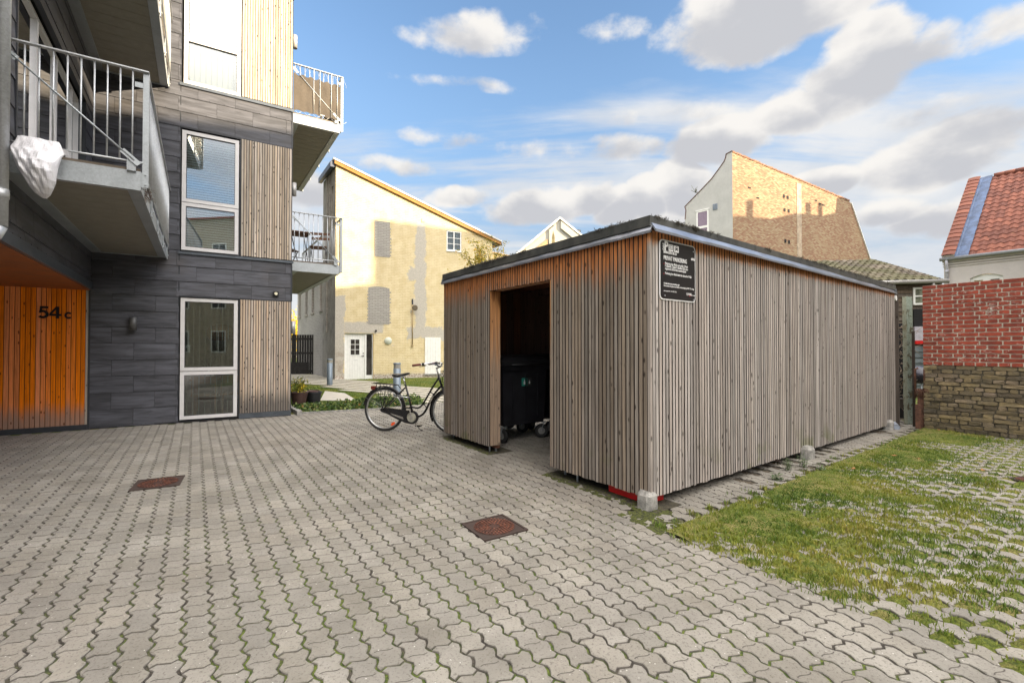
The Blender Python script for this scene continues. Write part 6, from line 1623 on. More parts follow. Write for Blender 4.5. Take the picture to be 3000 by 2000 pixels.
# ------------------------------------------------------------------ bicycle
M_frame_b=plain('bicycle_black',(.010,.010,.012),.22); M_rim=plain('aluminium_rim',(.55,.55,.54),.3,.9,.05); M_tyre=plain('tyre',(.015,.015,.015),.7); M_sad=plain('saddle_vinyl',(.012,.012,.013),.3); M_grip=plain('brown_grip',(.13,.025,.018),.55)
M_spoke=plain('spoke_steel',(.35,.35,.35),.35,.9)
def bicycle(name,label,org,head,full=True,group=None):
    hd=np.array([head[0],head[1],0.]); hd/=np.linalg.norm(hd); lf=np.array([-hd[1],hd[0],0.]); o=np.array([org[0],org[1],0.])
    T=thing(name,label,'bicycle',o,group)
    def q(x,z,y=0.): return o+hd*x+lf*y+np.array([0,0,z])
    R=.352
    def wheel(x,lab):
        c=q(x,R); 
        mb=MB(); mb.ring(c,lf,R-.018,.0185,72,8); wh=mb.build('wheel',M_tyre,T)
        mb=MB(); mb.ring(c,lf,R-.044,.011,64,6,flat=1.3); mb.build('rim',M_rim,wh)
        mb=MB(); mb.ring(c,lf,R-.012,.0192,64,6,flat=1.02); 
        mb=MB(); hubs=[c-lf*.035,c+lf*.035]
        for k in range(32):
            an=2*math.pi*k/32; an2=an+(.9 if (k//2)%2 else -.9); h=hubs[k%2]; e=hd*math.cos(an)+np.array([0,0,math.sin(an)]); e2=hd*math.cos(an2)+np.array([0,0,math.sin(an2)])
            mb.tube([h+e2*.028,c+e*(R-.05)],.0011,3,cap=False)
        mb.build('spokes',M_spoke,wh)
        mb=MB(); mb.tube([c-lf*.055,c-lf*.036,c-lf*.034,c+lf*.034,c+lf*.036,c+lf*.055],[.012,.014,.034,.030,.014,.012],16); mb.build('hub',M_chrome,wh); return wh
    rw=wheel(0,''); fw=wheel(1.155,'')
    mb=MB()
    up=[(.455,.40),(.50,.397),(.55,.388),(.60,.392),(.657,.44),(.73,.553),(.824,.709),(.935,.873)]
    lo=[(.50,.262),(.55,.250),(.60,.255),(.675,.30),(.73,.38),(.768,.459),(.86,.614),(.975,.745)]
    def smooth(p,n=4):
        out_=[]; P=[p[0]]+p+[p[-1]]
        for i in range(1,len(P)-2):
            for k in range(n):
                t_=k/n; out_.append(tuple(.5*((2*P[i][j])+(-P[i-1][j]+P[i+1][j])*t_+(2*P[i-1][j]-5*P[i][j]+4*P[i+1][j]-P[i+2][j])*t_*t_+(-P[i-1][j]+3*P[i][j]-3*P[i+1][j]+P[i+2][j])*t_**3) for j in (0,1)))
        return out_+[p[-1]]
    mb.tube([q(x,z) for x,z in smooth(up)],.0140,10); mb.tube([q(x,z) for x,z in smooth(lo)],.0165,10)
    mb.tube([q(.505,.255),q(.368,.745)],.0150,10)            # seat tube
    mb.tube([q(.925,.90),q(.990,.715)],.0185,12)             # head tube
    mb.tube([q(.505,.255,-.03),q(.505,.255,.03)],.022,12)
    for s in (-.055,.055):
        mb.tube([q(0,R,s),q(.20,.545,s*.75),q(.362,.705,s*.22)],.0085,8); mb.tube([q(0,R,s),q(.48,.258,s*.6)],.009,8)
    mb.tube([q(.79,.65),q(.83,.62),q(.845,.585)],.008,8); mb.tube([q(.66,.445),q(.695,.44),q(.725,.40),q(.735,.385)],.008,8)
    mb.build('frame',M_frame_b,T)
    mb=MB(); mb.tube([q(.990,.715),q(1.005,.68)],.019,10); 
    for s in (-.05,.05): mb.tube([q(1.0,.70,s*.6),q(1.02,.66,s),q(1.085,.50,s),q(1.155,R,s)],[.012,.012,.011,.008],8)
    mb.build('fork',M_frame_b,T)
    for x,a0,a1,nm in ((0,-.15,2.75,'mudguard'),(1.155,.62,3.05,'mudguard')):   # angle 0 = forwards
        c=q(x,R); Rg=R+.018; vs=[]; n=40
        if x>0: a0,a1=.45,3.62
        else: a0,a1=-.05,3.0
        for i in range(n+1):
            an=a0+(a1-a0)*i/n; e=hd*math.cos(an)+np.array([0,0,math.sin(an)])
            for yy,rr in ((-.028,-.014),(-.020,0),(0,.005),(.020,0),(.028,-.014),(.018,-.003),(0,.001),(-.018,-.003)): vs.append(c+e*(Rg+rr)+lf*yy)
        fs=[(i*8+k,(i+1)*8+k,(i+1)*8+(k+1)%8,i*8+(k+1)%8) for i in range(n) for k in range(8)]
        mb=MB(); mb.add(vs,fs,0,None,True); g=mb.build('mudguard',M_frame_b,T)
        mb=MB()
        for an in ((2.62,) if x==0 else (2.55,3.45)):
            e=hd*math.cos(an)+np.array([0,0,math.sin(an)])
            for s in (-.03,.03): mb.tube([c+lf*s*1.6,c+e*(Rg-.005)+lf*s],.002,4)
        mb.build('stay',M_spoke,g)
    # saddle
    mb=MB(); secs=[(.155,.05,.052,.925),(.17,.085,.06,.925),(.21,.105,.062,.927),(.26,.095,.058,.925),(.31,.058,.05,.928),(.36,.036,.045,.937),(.41,.028,.036,.945),(.438,.018,.02,.942)]; n=14; vs=[]
    for (x,hw,hh,zt) in secs:
        for k in range(n):
            an=2*math.pi*k/n; cz=math.sin(an); vs.append(q(x,zt-hh/2+hh/2*cz*(1 if cz>0 else 1.1)+(-.012 if False else 0),hw*math.cos(an)*(1 if cz>-.2 else .55)))
    fs=[(i*n+k,i*n+(k+1)%n,(i+1)*n+(k+1)%n,(i+1)*n+k) for i in range(len(secs)-1) for k in range(n)]+[tuple(range(n)),tuple(range((len(secs)-1)*n,len(secs)*n))]
    mb.add(vs,fs,0,None,True); sd=mb.build('saddle',M_sad,T)
    mb=MB(); mb.tube([q(.368,.745),q(.325,.87)],.0125,10); mb.tube([q(.25,.872,-.02),q(.36,.88,-.02)],.004,6); mb.tube([q(.25,.872,.02),q(.36,.88,.02)],.004,6); mb.tube([q(.31,.875,-.03),q(.31,.875,.03)],.014,8); mb.build('seat_post',M_chrome,sd)
    # handlebar
    mb=MB(); mb.tube([q(.925,.90),q(.895,1.02)],.012,10); mb.tube([q(.89,1.015),q(.96,1.045)],.014,10)
    for s in (-1,1): mb.tube([q(.96,1.045,0),q(.955,1.05,s*.06),q(.93,1.085,s*.14),q(.87,1.10,s*.21),q(.76,1.085,s*.265),q(.70,1.078,s*.285)],.0115,10)
    hb=mb.build('handlebar',M_chrome,T)
    for s in (-1,1):
        mb=MB(); mb.tube([q(.755,1.085,s*.267),q(.75,1.084,s*.268),q(.63,1.068,s*.305),q(.625,1.067,s*.306)],[.013,.0175,.0175,.012],12); mb.build('grip',M_grip,hb)
        mb=MB(); mb.tube([q(.80,1.09,s*.252),q(.765,1.085,s*.263)],.022,12); mb.tube([q(.80,1.085,s*.25),q(.84,1.07,s*.27),q(.74,1.05,s*.30)],.005,6); mb.build('brake_lever',M_frame_b,hb)
    mb=MB(); c=q(.945,1.085,.05); mb.lathe(c,[(.028,0),(.026,.012),(.015,.022),(.001,.026)],14); mb.build('bell',M_chrome,hb)
    mb=MB(); mb.tube([q(.96,1.05,-.05),q(1.03,1.10,-.03),q(1.05,1.03,-.02),q(1.0,.95,0),q(.99,.80,.01)],.003,5); mb.tube([q(.93,1.07,.10),q(1.0,1.12,.05),q(1.04,1.03,.03),q(1.0,.88,.0)],.003,5); mb.build('cable',M_frame_b,hb)
    if not full: return T
    # basket
    mb=MB(); 
    def bp(f,g,h):  # f across, g fore-aft, h height 0..1
        w_=.12+.045*h; x0=1.035-.01*h; x1=1.22+.05*h; return q(x0+(x1-x0)*g,.735+.245*h,(f*2-1)*w_)
    for h in (0,.33,.66,1.):
        p=[bp(0,0,h),bp(1,0,h),bp(1,1,h),bp(0,1,h),bp(0,0,h)]; mb.tube(p,.0038 if h==1 else .002,5)
    for i in range(9):
        f=i/8
        for g in (0,1): mb.tube([bp(f,g,0),bp(f,g,1)],.0016,4)
        mb.tube([bp(0,f,0),bp(0,f,1)],.0016,4); mb.tube([bp(1,f,0),bp(1,f,1)],.0016,4); mb.tube([bp(f,0,0),bp(f,1,0)],.0016,4)
    mb.build('basket',M_frame_b,T)
    # rear carrier with struts, lock, lights, reflector
    mb=MB()
    for s in (-.06,0,.06): mb.tube([q(-.20,.768,s),q(.02,.756,s),q(.235,.742,s*.6)],.005,6)
    for x in (-.19,-.08,.03,.14): mb.tube([q(x,.762-.05*(x+.2)*.9,-.06),q(x,.762-.05*(x+.2)*.9,.06)],.004,6)
    mb.tube([q(.235,.742,0),q(.31,.66,0),q(.34,.64,0)],.005,6)
    for s in (-.06,.06):
        for x in (-.115,-.05,.075,.135): mb.tube([q(x,.757,s),q((-.01 if x<0 else .0),R+.03,s*.95)],.0045,6)
    ca=mb.build('carrier',M_frame_b,T)
    mb=MB(); mb.pbox(q(-.225,.665,-.03),hd*.065,lf*.06,(0,0,.055)); mb.build('rear_light',plain('red_lens',(.16,.015,.01),.3),ca)
    mb=MB(); c=q(.16,.125,-.012); dr=hd*.8+np.array([0,0,.6]); dn=np.cross(dr,lf); 
    pr=[c+dr*.042*math.cos(2*math.pi*k/20)+dn*.022*math.sin(2*math.pi*k/20) for k in range(20)]; mb.prism(pr,-lf*.008); mb.build('wheel_reflector',plain('orange_reflector',(.85,.10,.02),.35),rw)
    mb=MB(); mb.ring(q(.30,.555,0)-hd*.06,np.array([0,0,1.])+hd*.12,.085,.007,28,6,a0=.0,a1=2*math.pi); mb.tube([q(.20,.60,-.075),q(.30,.585,-.085),q(.40,.56,-.07),q(.47,.55,-.05)],.008,6); mb.build('ring_lock',M_chrome,T)
    # chain case: side plate with rounded ends, crank, chainring
    mb=MB(); c=q(.50,.245,-.052); pr=[]
    for k in range(17): an=-1.75+3.4*k/16; pr.append((.50+.108*math.cos(an),.245+.108*math.sin(an)))
    pr+=[(.40,.355),(.20,.375),(.06,.384)]
    for k in range(7): an=math.pi/2+math.pi*k/6; pr.append((-.01+.034*math.cos(an),.345+.034*math.sin(an)))
    pr+=[(.10,.275),(.25,.205),(.38,.155)]
    inner=[(.14,.345),(.36,.320),(.375,.275),(.20,.300)]
    P3_=[q(x,z,-.058) for x,z in pr]; mb.prism(P3_[:0]+P3_,lf*.030); cg=mb.build('chain_case',M_frame_b,T)
    mb=MB(); mb.prism([q(x,z,-.0605) for x,z in ((.13,.300),(.35,.245),(.365,.205),(.17,.272))],lf*.0015); mb.build('case_slot',plain('chain_case_slot',(.25,.235,.21),.8),cg)
    mb=MB(); mb.disc(q(.50,.245,-.062),lf,.062,28,.006); mb.ring(q(.50,.245,-.064),lf,.070,.006,32,6); mb.build('crank_disc',plain('cream_disc',(.42,.40,.33),.4,.2),cg)
    mb=MB(); mb.bar(q(.505,.245,-.078),q(.478,.405,-.085),.022,.010,lf); mb.disc(q(.505,.245,-.075),lf,.02,16,.02); mb.bar(q(.50,.245,.07),q(.525,.085,.075),.018,.010,lf); mb.build('crank',M_chrome,T)
    mb=MB(); mb.pbox(q(.43,.395,-.16),hd*.09,lf*.07,(0,0,.022)); mb.build('pedal',M_frame_b,T)
    mb=MB(); mb.pbox(q(.49,.075,.085),hd*.09,lf*.07,(0,0,.022)); mb.build('pedal',M_frame_b,T)
    mb=MB(); mb.tube([q(.46,.20,.03),q(.52,.09,.09),q(.575,.012,.13)],.006,6); mb.tube([q(.575,.014,.13),q(.60,.010,.14)],.011,6); mb.build('kickstand',M_frame_b,T)
    mb=MB(); mb.tube([q(.545,.235,-.02),q(.62,.245,-.02)],.003,5); 
    mb.tube([q(1.07,.62,-.045),q(1.0,.60,-.05),q(.87,.54,-.04)],.004,5); mb.build('brake_rod',M_frame_b,T)
    # lettering panel on the lower tube
    Ft=Fr(q(.80,0,-.018)[:2],hd[:2]); Ft.n=-lf
    text_mesh('lettering','KILDEMOES',Ft,-.005,.002,.475,.026,plain('cream_lettering',(.6,.55,.45),.5),T,.0006,.95,.0004,math.atan2(.155,.092))
    return T
o_=G(1126,1262); bicycle('bicycle','black ladies bicycle with wire basket and orange wheel reflector, parked left of the shed',o_,(.974,-.225))
# bicycles stored inside the shed, only their tyres show below the long wall
for i,(a,lb) in enumerate(((1.45,'bicycle inside the shed whose tyre shows under the boards right of the near corner'),(4.35,'bicycle inside the shed whose tyres show under the boards beyond the middle footing'))):
    P=SR.p(a,-.35-.06*i,0); bicycle('stored_bicycle',lb,P,(SR.a[0]*.99+SF.a[0]*.10,SR.a[1]*.99+SF.a[1]*.10),False,'bicycles stored in the shed')
# ------------------------------------------------------------------ right side: brick wall, posts, low tiled building, red roofed house
MW=Fr(G(2707,1256),A.a[:2],(-.8245,-.5658)); MW.n=np.array([-abs(MW.n[0]),-abs(MW.n[1]),0])
RW=thing('brick_wall','red painted brick wall on a base of weathered yellow brick at the right edge','wall',MW.p(2.5,0,0))
def f_redbrick(t,b,m):
    p=pos(t); r=rnd(t); w_=along(t,p,MW); n=t.noise(w_,13,4,.6); w3=t.noise(t.scale(w_,(1,2.3,1)),17,5,.68,1.4); z1=t.noise(w_,2.4,3,.6)
    col=t.mix(t.sm(n,.3,.7),(.185,.030,.016),(.325,.056,.028)); col=t.n('ShaderNodeHueSaturation',{'Color':col,'Value':t.m('ADD',t.m('MULTIPLY',r,.4),.78)}).outputs[0]
    ed=t.sm(t.m('ADD',w3,t.m('MULTIPLY',t.m('SUBTRACT',z1,.5),.30)),.605,.65)
    z=t.n('ShaderNodeSeparateXYZ',{0:p}).outputs[2]; ed=t.m('MULTIPLY',ed,t.sm(z,2.36,2.25))
    col=t.mix(ed,col,(.52,.44,.38)); L(t,col,b.inputs['Base Color']); b.inputs['Roughness'].default_value=.75; bump(t,b,t.m('ADD',n,t.m('MULTIPLY',ed,.6)),.004)
def f_oldbrick(t,b,m):
    p=pos(t); r=rnd(t); w_=along(t,p,MW); n=t.noise(w_,9,5,.65); st=t.noise(w_,1.6,5,.65); n2=t.noise(t.scale(w_,(1,2.6,1)),26,5,.7)
    col=t.ramp(r,[(0,(.11,.085,.055)),(.35,(.20,.155,.085)),(.7,(.28,.215,.11)),(1,(.26,.20,.15))]); col=t.mix(t.sm(n,.35,.65),t.mix(.5,col,(.10,.09,.07)),col)
    col=t.mix(t.m('MULTIPLY',t.sm(st,.52,.68),.75),col,(.035,.032,.026)); z=t.n('ShaderNodeSeparateXYZ',{0:p}).outputs[2]
    col=t.mix(t.m('MULTIPLY',t.sm(t.m('ADD',z,t.m('MULTIPLY',st,.5)),.5,.15),.6),col,(.06,.055,.035))
    col=t.mix(t.m('MULTIPLY',t.sm(n2,.62,.70),.4),col,(.36,.34,.30))
    L(t,col,b.inputs['Base Color']); b.inputs['Roughness'].default_value=.95; bump(t,b,t.m('ADD',n,n2),.014)
M_rb=mat('red_painted_brick',f_redbrick); M_ob=mat('old_yellow_brick',f_oldbrick)
M_mort=plain('pale_mortar_joint',(.56,.51,.43),.95,0,.14,14,.006); M_mort2=plain('old_mortar_joint',(.10,.085,.062),.95,0,.35,14,.01)
ML=6.0; CH=.0655; ZB=1.06
def bricks(mb,z0_,rows,a0,a1,jit,th,irr=0.):
    for k in range(rows):
        z=z0_+k*CH; heads=(k%2==0); a=a0 if heads else a0; first=True
        if k==rows-1 and irr==0: heads=False
        while a<a1:
            l=(.112 if heads else .232)+random.uniform(-.006,.006)*(1+irr*3)
            if first and not heads: l=.17
            first=False
            if random.random()<irr*.25: l*=random.uniform(.6,1.2)
            e=min(a+l,a1)
            if e-a>.02:
                dd=random.uniform(-jit,jit); dz=random.uniform(-.0015,.0015)*(1+irr*2); hh=CH-.0140+irr*.004
                # slightly broken outline: eight-point face
                x0,x1=a+.002,e-.002; zz0,zz1=z+dz,z+dz+hh; c_=.006+irr*.004
                j=lambda:random.uniform(-.0028,.0028)*(1+irr*2.2)
                pr=[(x0+c_+j(),zz0+j()*.5),(x1-c_+j(),zz0+j()*.5),(x1+j()*.3,zz0+c_),(x1+j()*.3,zz1-c_),(x1-c_+j(),zz1+j()*.5),(x0+c_+j(),zz1+j()*.5),(x0+j()*.3,zz1-c_),(x0+j()*.3,zz0+c_)]
                outp=[MW.p(x,.004+dd,zz) for x,zz in pr]; inn=[MW.p(x,-.03,zz) for x,zz in pr]; 
                sk=[random.uniform(-.003,.003)*irr*2 for _ in pr]; outp=[q+MW.n*s for q,s in zip(outp,sk)]
                mb.add(outp+inn,[tuple(range(8))]+[(i,i+8,(i+1)%8+8,(i+1)%8) for i in range(8)],0)
            a=e+.012
mb=MB(); bricks(mb,.01,16,0,ML,.007,.0,1.25)
# the transition course is stepped: one more yellow course at the left
mb.build('yellow_brick_base',M_ob,RW)
mb=MB(); bricks(mb,.01+16*CH,20,0,ML,.0012,.0,0); mb.build('red_brickwork',M_rb,RW)
zt=.01+36*CH
mb=MB(); mb.box(MW,.003,ML-.003,-.23,-.004,.01+16*CH,zt-.010); mb.build('mortar',M_mort,RW)
mb=MB(); mb.box(MW,.004,ML-.004,-.23,-.008,-.05,.01+16*CH-.001); mb.build('base_mortar',M_mort2,RW)
# end face of the wall
MWe=Fr(MW.p(0,0,0),-MW.n[:2],-MW.a[:2])
# ---- old posts, stacked brushwood and junk in the gap
P0=G(2626,1246); p_dark=Fr(P0,(.75,-.66),(-.66,-.75))
mb=MB(); mb.box(p_dark,-.055,.045,-.16,0,0,2.30); mb.build('timber_post',M_wood_dark,label='dark weathered timber post against the far end of the shed',cat='post')
mb=MB(); c=G(2664,1243); PF=Fr(c,(.75,-.66),(-.66,-.75))
def f_gpaint(t,b,m):
    p=pos(t); n=t.noise(t.scale(p,(1,1,.5)),16,6,.72); x=t.vm('DOT_PRODUCT',t.vm('SUBTRACT',p,tuple(c)),(.75,-.66,0)); n2=t.noise(p,50,3)
    col=t.mix(t.sm(n2,.3,.7),(.25,.30,.25),(.36,.41,.35)); col=t.mix(t.sm(n,.53,.58),col,(.13,.115,.075)); col=t.mix(t.m('MULTIPLY',t.sm(x,-.01,-.03),.45),col,(.30,.27,.18))
    L(t,col,b.inputs['Base Color']); b.inputs['Roughness'].default_value=.85; bump(t,b,n,.01)
M_gp=mat('flaking_green_paint',f_gpaint)
mb.box(PF,-.075,.0,-.10,.0,.34,2.24); mb.box(PF,.001,.06,-.10,-.012,.34,2.23); mb.box(PF,-.07,.05,-.11,-.01,.0,.34)
mb.build('painted_post',M_gp,label='flaking pale green painted post between the shed and the brick wall',cat='post')
GB=Fr(atY(2641,1000,8.3)*np.array([1,1,0]),(.75,-.66),(-.66,-.75))
T=thing('brushwood_stack','stack of twisted twigs and dead branches between the two old posts','branches',GB.p(.03,-.2,0))
mb=MB(); mb.box(GB,-.10,.12,-.62,-.5,0,1.80); mb.build('dark_board',M_darkback,T)
mb=MB()
for _ in range(130):
    z=random.uniform(.12,1.75); x=random.uniform(-.10,.12); p=GB.p(x,-.05+random.uniform(-.2,.02),z); d_=np.array([random.uniform(-1,1),random.uniform(-.9,.1),random.uniform(-.8,.8)]); d_/=np.linalg.norm(d_)
    l=random.uniform(.06,.22); mb.tube([p,p+d_*l*.5+RNG.normal(0,.015,3),p+d_*l+RNG.normal(0,.03,3)],[.006,.0045,.002],5)
mb.build('twigs',plain('pale_twig',(.26,.20,.15),.9,0,.45,40),T)
mb=MB(); c=GB.p(.02,-.02,.33); mb.bar(c-GB.a*.09,c+GB.a*.09,.16,.17); mb.build('log',M_wood_dark,label='brown wood block at the foot of the brushwood stack',cat='wood block')
# narrow dark post, brackets, rusty gate
mb=MB(); c=G(2679,1250); F3=Fr(c,(.75,-.66),(-.66,-.75)); mb.box(F3,-.022,.018,-.12,-.04,0,1.62); mb.build('iron_post',M_wood_dark,label='thin dark post just right of the green painted post',cat='post')
T=thing('rusty_gate','rusty iron gate leaf in the gap beside the brick wall','gate',G(2694,1262))
g0=G(2694,1260); F4=Fr(g0,(.75,-.66),(-.66,-.75)); M_rg=plain('rusty_gate_iron',(.10,.045,.028),.85,0,.4,25)
mb=MB(); mb.box(F4,-.05,.015,-.02,.0,.02,.42); mb.box(F4,-.02,.10,-.25,-.235,.0,.66)
mb.build('panel',M_rg,T)
mb=MB()
for x in (-.045,.07): mb.tube([F4.p(x,-.22,.5),F4.p(x,-.22,.98),F4.p(x+.04,-.22,1.0)],.016,8)
for k in range(6): mb.tube([F4.p(-.05+.03*k,-.2,.52),F4.p(-.02+.03*k,-.2,.66)],.004,4); mb.tube([F4.p(-.02+.03*k,-.2,.52),F4.p(-.05+.03*k,-.2,.66)],.004,4)
mb.build('lattice',M_rg,T)
# kettle barbecue hood glimpsed behind the gate
c=atY(2694,1118,9.6); T=thing('barbecue','dark kettle barbecue glimpsed in the gap left of the brick wall','barbecue',(c[0],c[1],0)); M_bbq=plain('bbq_enamel',(.035,.035,.05),.25,.2)
mb=MB(); mb.lathe((c[0],c[1],.60),[(.02,-.02),(.15,.0),(.235,.08),(.25,.15)],24); mb.build('bowl',M_bbq,T)
mb=MB(); mb.lathe((c[0],c[1],.755),[(.255,0),(.25,.05),(.19,.14),(.08,.19),(.01,.2)],24); mb.build('lid',M_bbq,T)
mb=MB(); mb.tube([(c[0]-.1,c[1]-.27,.86),(c[0],c[1]-.29,.87),(c[0]+.1,c[1]-.27,.86)],.012,8); mb.build('handle',M_chrome,T)
for a in (0,2.1,4.2): mb=MB(); mb.tube([(c[0]+.12*math.cos(a),c[1]+.12*math.sin(a),.62),(c[0]+.25*math.cos(a),c[1]+.25*math.sin(a),0)],.012,6); mb.build('leg',M_galv,T)
# grey drain spout and weeds
mb=MB(); c=G(2612,1236,.06); e=G(2628,1252,.035); mb.tube([c+np.array([-.12,.05,.10]),c,e],.045,14,cap=False); mb.tube([c,e],.040,14); mb.build('drain_spout',plain('pale_blue_pipe',(.34,.38,.46),.4,.2),label='pale grey drain spout at the far foot of the shed',cat='pipe')
def weed(P,label,n,hh,seed,wide=.012):
    T=MB(); 
    for _ in range(n):
        a=random.random()*6.28; r=random.uniform(.02,.09); p0=P+np.array([random.uniform(-.03,.03),random.uniform(-.03,.03),0]); p1=p0+np.array([r*math.cos(a)*.6,r*math.sin(a)*.6,hh*random.uniform(.4,1)]); T.tube([p0,(p0+p1)/2+np.array([0,0,hh*.1]),p1],[.002,.0016,.001],3)
        for k in range(4): q=p0+(p1-p0)*(k+1)/4; u=RNG.normal(0,1,3); u[2]*=.4; u/=np.linalg.norm(u); w_=np.cross(u,(0,0,1)); T.add([q,q+u*.02+w_*wide*.5,q+u*.045,q+u*.02-w_*wide*.5],[(0,1,2,3)])
    T.build('weed',leafmat('weed_leaf',[(0,(.05,.09,.03)),(.6,(.14,.20,.09)),(1,(.28,.32,.20))]),label=label,cat='weed',group='weeds along the shed')
weed(G(2352,1367),'grey green weed growing in front of the middle concrete footing',16,.16,1)
weed(G(2307,1377),'feathery green weed left of the middle concrete footing',20,.14,2,.006)
weed(G(2405,1380),'small weed right of the middle concrete footing',9,.08,3)
weed(G(2275,1405),'broad leaved weed at the grass edge before the middle footing',9,.07,4,.03)
# ---- low building with brown tiles (L)
def pantiles(mb,O_,ax,up,wid,hgt,tw,th_,amp,cx=8,irr=.004):
    """wavy clay tiles, each course lapping the one below; O = lower left corner, ax along the eave, up along the slope"""
    ax=np.array(ax,float)/np.linalg.norm(ax); up=np.array(up,float)/np.linalg.norm(up); nn=np.cross(ax,up); 
    if nn[2]<0: nn=-nn
    nc=int(wid/tw); nr=int(hgt/th_)
    for r in range(nr):
        for c_ in range(nc):
            vs=[]; rr=random.random(); jz=random.uniform(0,irr); sk=random.uniform(-irr,irr)
            for s in (0,1):
                for k in range(cx+1):
                    f=k/cx; w_=amp*(math.sin(2*math.pi*(f-.12))*.6+.4*math.cos(4*math.pi*f)*.35)
                    vs.append(O_+ax*(c_+f)*tw+up*((r+s*1.02)*th_+(sk if s==0 else 0))+nn*(w_+(.028 if s==0 else .004)+jz))
            n=cx+1; fs=[(k,k+1,n+k+1,n+k) for k in range(cx)]
            low=[v-nn*.022 for v in vs[:n]]; vs+=low; fs+=[(2*n+k,2*n+k+1,k+1,k) for k in range(cx)]
            mb.add(vs,fs,0,rr,False)
def tile_mat(name,stops,moss,msc=(.5,.7),mosscol=(.09,.09,.03)):
    def fn(t,b,m):
        p=pos(t); r=rnd(t); n=t.noise(p,5,5,.65); n2=t.noise(p,35,3,.6); col=t.ramp(t.m('ADD',t.m('MULTIPLY',r,.6),t.m('MULTIPLY',n,.4)),stops)
        col=t.mix(t.m('MULTIPLY',t.sm(t.m('ADD',t.noise(p,1.1,4),t.m('MULTIPLY',n2,.2)),msc[0]+.1,msc[1]+.1),moss),col,tuple(mosscol)); L(t,col,b.inputs['Base Color']); b.inputs['Roughness'].default_value=.85; bump(t,b,n2,.006)
    return mat(name,fn)
M_btile=tile_mat('mossy_brown_tile',[(0,(.055,.045,.035)),(.4,(.12,.095,.07)),(.75,(.20,.165,.12)),(1,(.27,.22,.16))],.65,(.35,.6))
M_rtile=tile_mat('red_pantile',[(0,(.10,.035,.025)),(.4,(.175,.060,.040)),(.8,(.25,.088,.055)),(1,(.31,.135,.085))],.30,(.62,.75),(.22,.20,.02))
e0=atY(2470,829,13.4); e1=atY(2762,816,13.0); EF=Fr(e0*np.array([1,1,0]),(e1-e0)[:2]); EL=np.linalg.norm((e1-e0)[:2]); EZ=3.27
LB=thing('low_tiled_building','low building with mossy brown tiles and dark timber boarding behind the shed','building',(EF.p(EL/2,0,0)))
slope=np.array([0,1.,0])*1.0; up_=-EF.n*3.0+Zv*1.12
mb=MB(); pantiles(mb,EF.p(-.9,.12,EZ),EF.a,up_,EL+.92,np.linalg.norm(up_)+.1,.215,.30,.042,8,.006); mb.build('tiled_roof',M_btile,LB)
mb=MB(); mb.prism([EF.p(-.9,.05,EZ-.02),EF.p(EL,.05,EZ-.02),EF.p(EL,-3.0,EZ+1.10),EF.p(-.9,-3.0,EZ+1.10)],(0,0,-.06)); mb.build('roof_boarding',M_wood_dark,LB)
mb=MB(); mb.prism([EF.p(-.9,-3.0,EZ+1.1),EF.p(EL,-3.,EZ+1.1),EF.p(EL,-6,EZ),EF.p(-.9,-6,EZ)],(0,0,.05)); mb.build('rear_roof',M_btile,LB)
mb=MB(); mb.tube([EF.p(-.9,.17,EZ-.07),EF.p(EL+.02,.17,EZ-.05)],.06,12); mb.build('gutter',plain('grey_gutter',(.34,.33,.32),.5,.2),LB)
mb=MB(); c=EF.p(EL-.35,.17,EZ-.06); mb.tube([c,c-Zv*.16,c-Zv*.35-EF.n*.12],.035,10); mb.build('downpipe',MATS['grey_gutter'],LB)
mb=MB(); 
k=0; z=0.0
while z<EZ-.12:
    h_=.125+random.uniform(-.01,.02); mb.prism([EF.p(-.9,-.02,z),EF.p(EL-.02,-.02,z),EF.p(EL-.02,-.045,z+h_),EF.p(-.9,-.045,z+h_)],EF.n*.022); z+=h_-.003
M_clap=wood('brown_clapboard',(.12,.095,.075),(.04,.032,.026)); mb.build('timber_boarding',M_clap,LB)
mb=MB(); mb.box(EF,-.9,EL-.03,-.3,-.07,0,EZ-.05); mb.build('wall_core',M_darkback,LB)
wa0,_=EF.uv(2674,860); wa1,_=EF.uv(2752,860)
mb=MB(); z0_,z1_=2.60,3.08; fw=.05
wz1=EF.uv(2690,842)[1]; wz0=EF.uv(2690,893)[1]
mb.box(EF,wa0,wa1,-.0,.03,wz0,wz0+fw); mb.box(EF,wa0,wa1,-.0,.03,wz1-fw,wz1); mb.box(EF,wa0,wa0+fw,-.0,.029,wz0+fw,wz1-fw); mb.box(EF,wa1-fw,wa1,-.0,.029,wz0+fw,wz1-fw); mb.box(EF,wa0+fw,wa1-fw,-.0,.028,(wz0+wz1)/2-.02,(wz0+wz1)/2+.02); mb.box(EF,(wa0+wa1)/2-.02,(wa0+wa1)/2+.02,-.0,.027,wz0+fw,(wz0+wz1)/2-.02)
w_=mb.build('window_frame',M_white,LB); mb=MB(); mb.box(EF,wa0+fw,wa1-fw,.0,.01,wz0+fw,wz1-fw); mb.build('pane',plain('dull_green_pane',(.16,.17,.13),.15,0,.5,6),w_)
mb=MB(); mb.box(EF,wa0+.0,wa1,.0,.04,wz0-.62,wz0-.12); mb.build('dark_panel',M_darkback,LB)
mb=MB(); a_,z_=EF.uv(2690,985); mb.box(EF,wa0,wa1+.3,.02,.07,z_-.12,z_+.28); mb.build('pale_board',plain('lilac_board',(.42,.40,.46),.6),LB); mb=MB(); mb.box(EF,wa0,wa1+.3,.01,.09,z_-.22,z_-.125); mb.build('red_rail',M_red,LB)
mb=MB(); 
for k in range(8): mb.prism([EF.p(wa0-.1,.05,.1+.16*k),EF.p(wa1,.05,.1+.16*k),EF.p(wa1,.02,.27+.16*k),EF.p(wa0-.1,.02,.27+.16*k)],EF.n*.02)
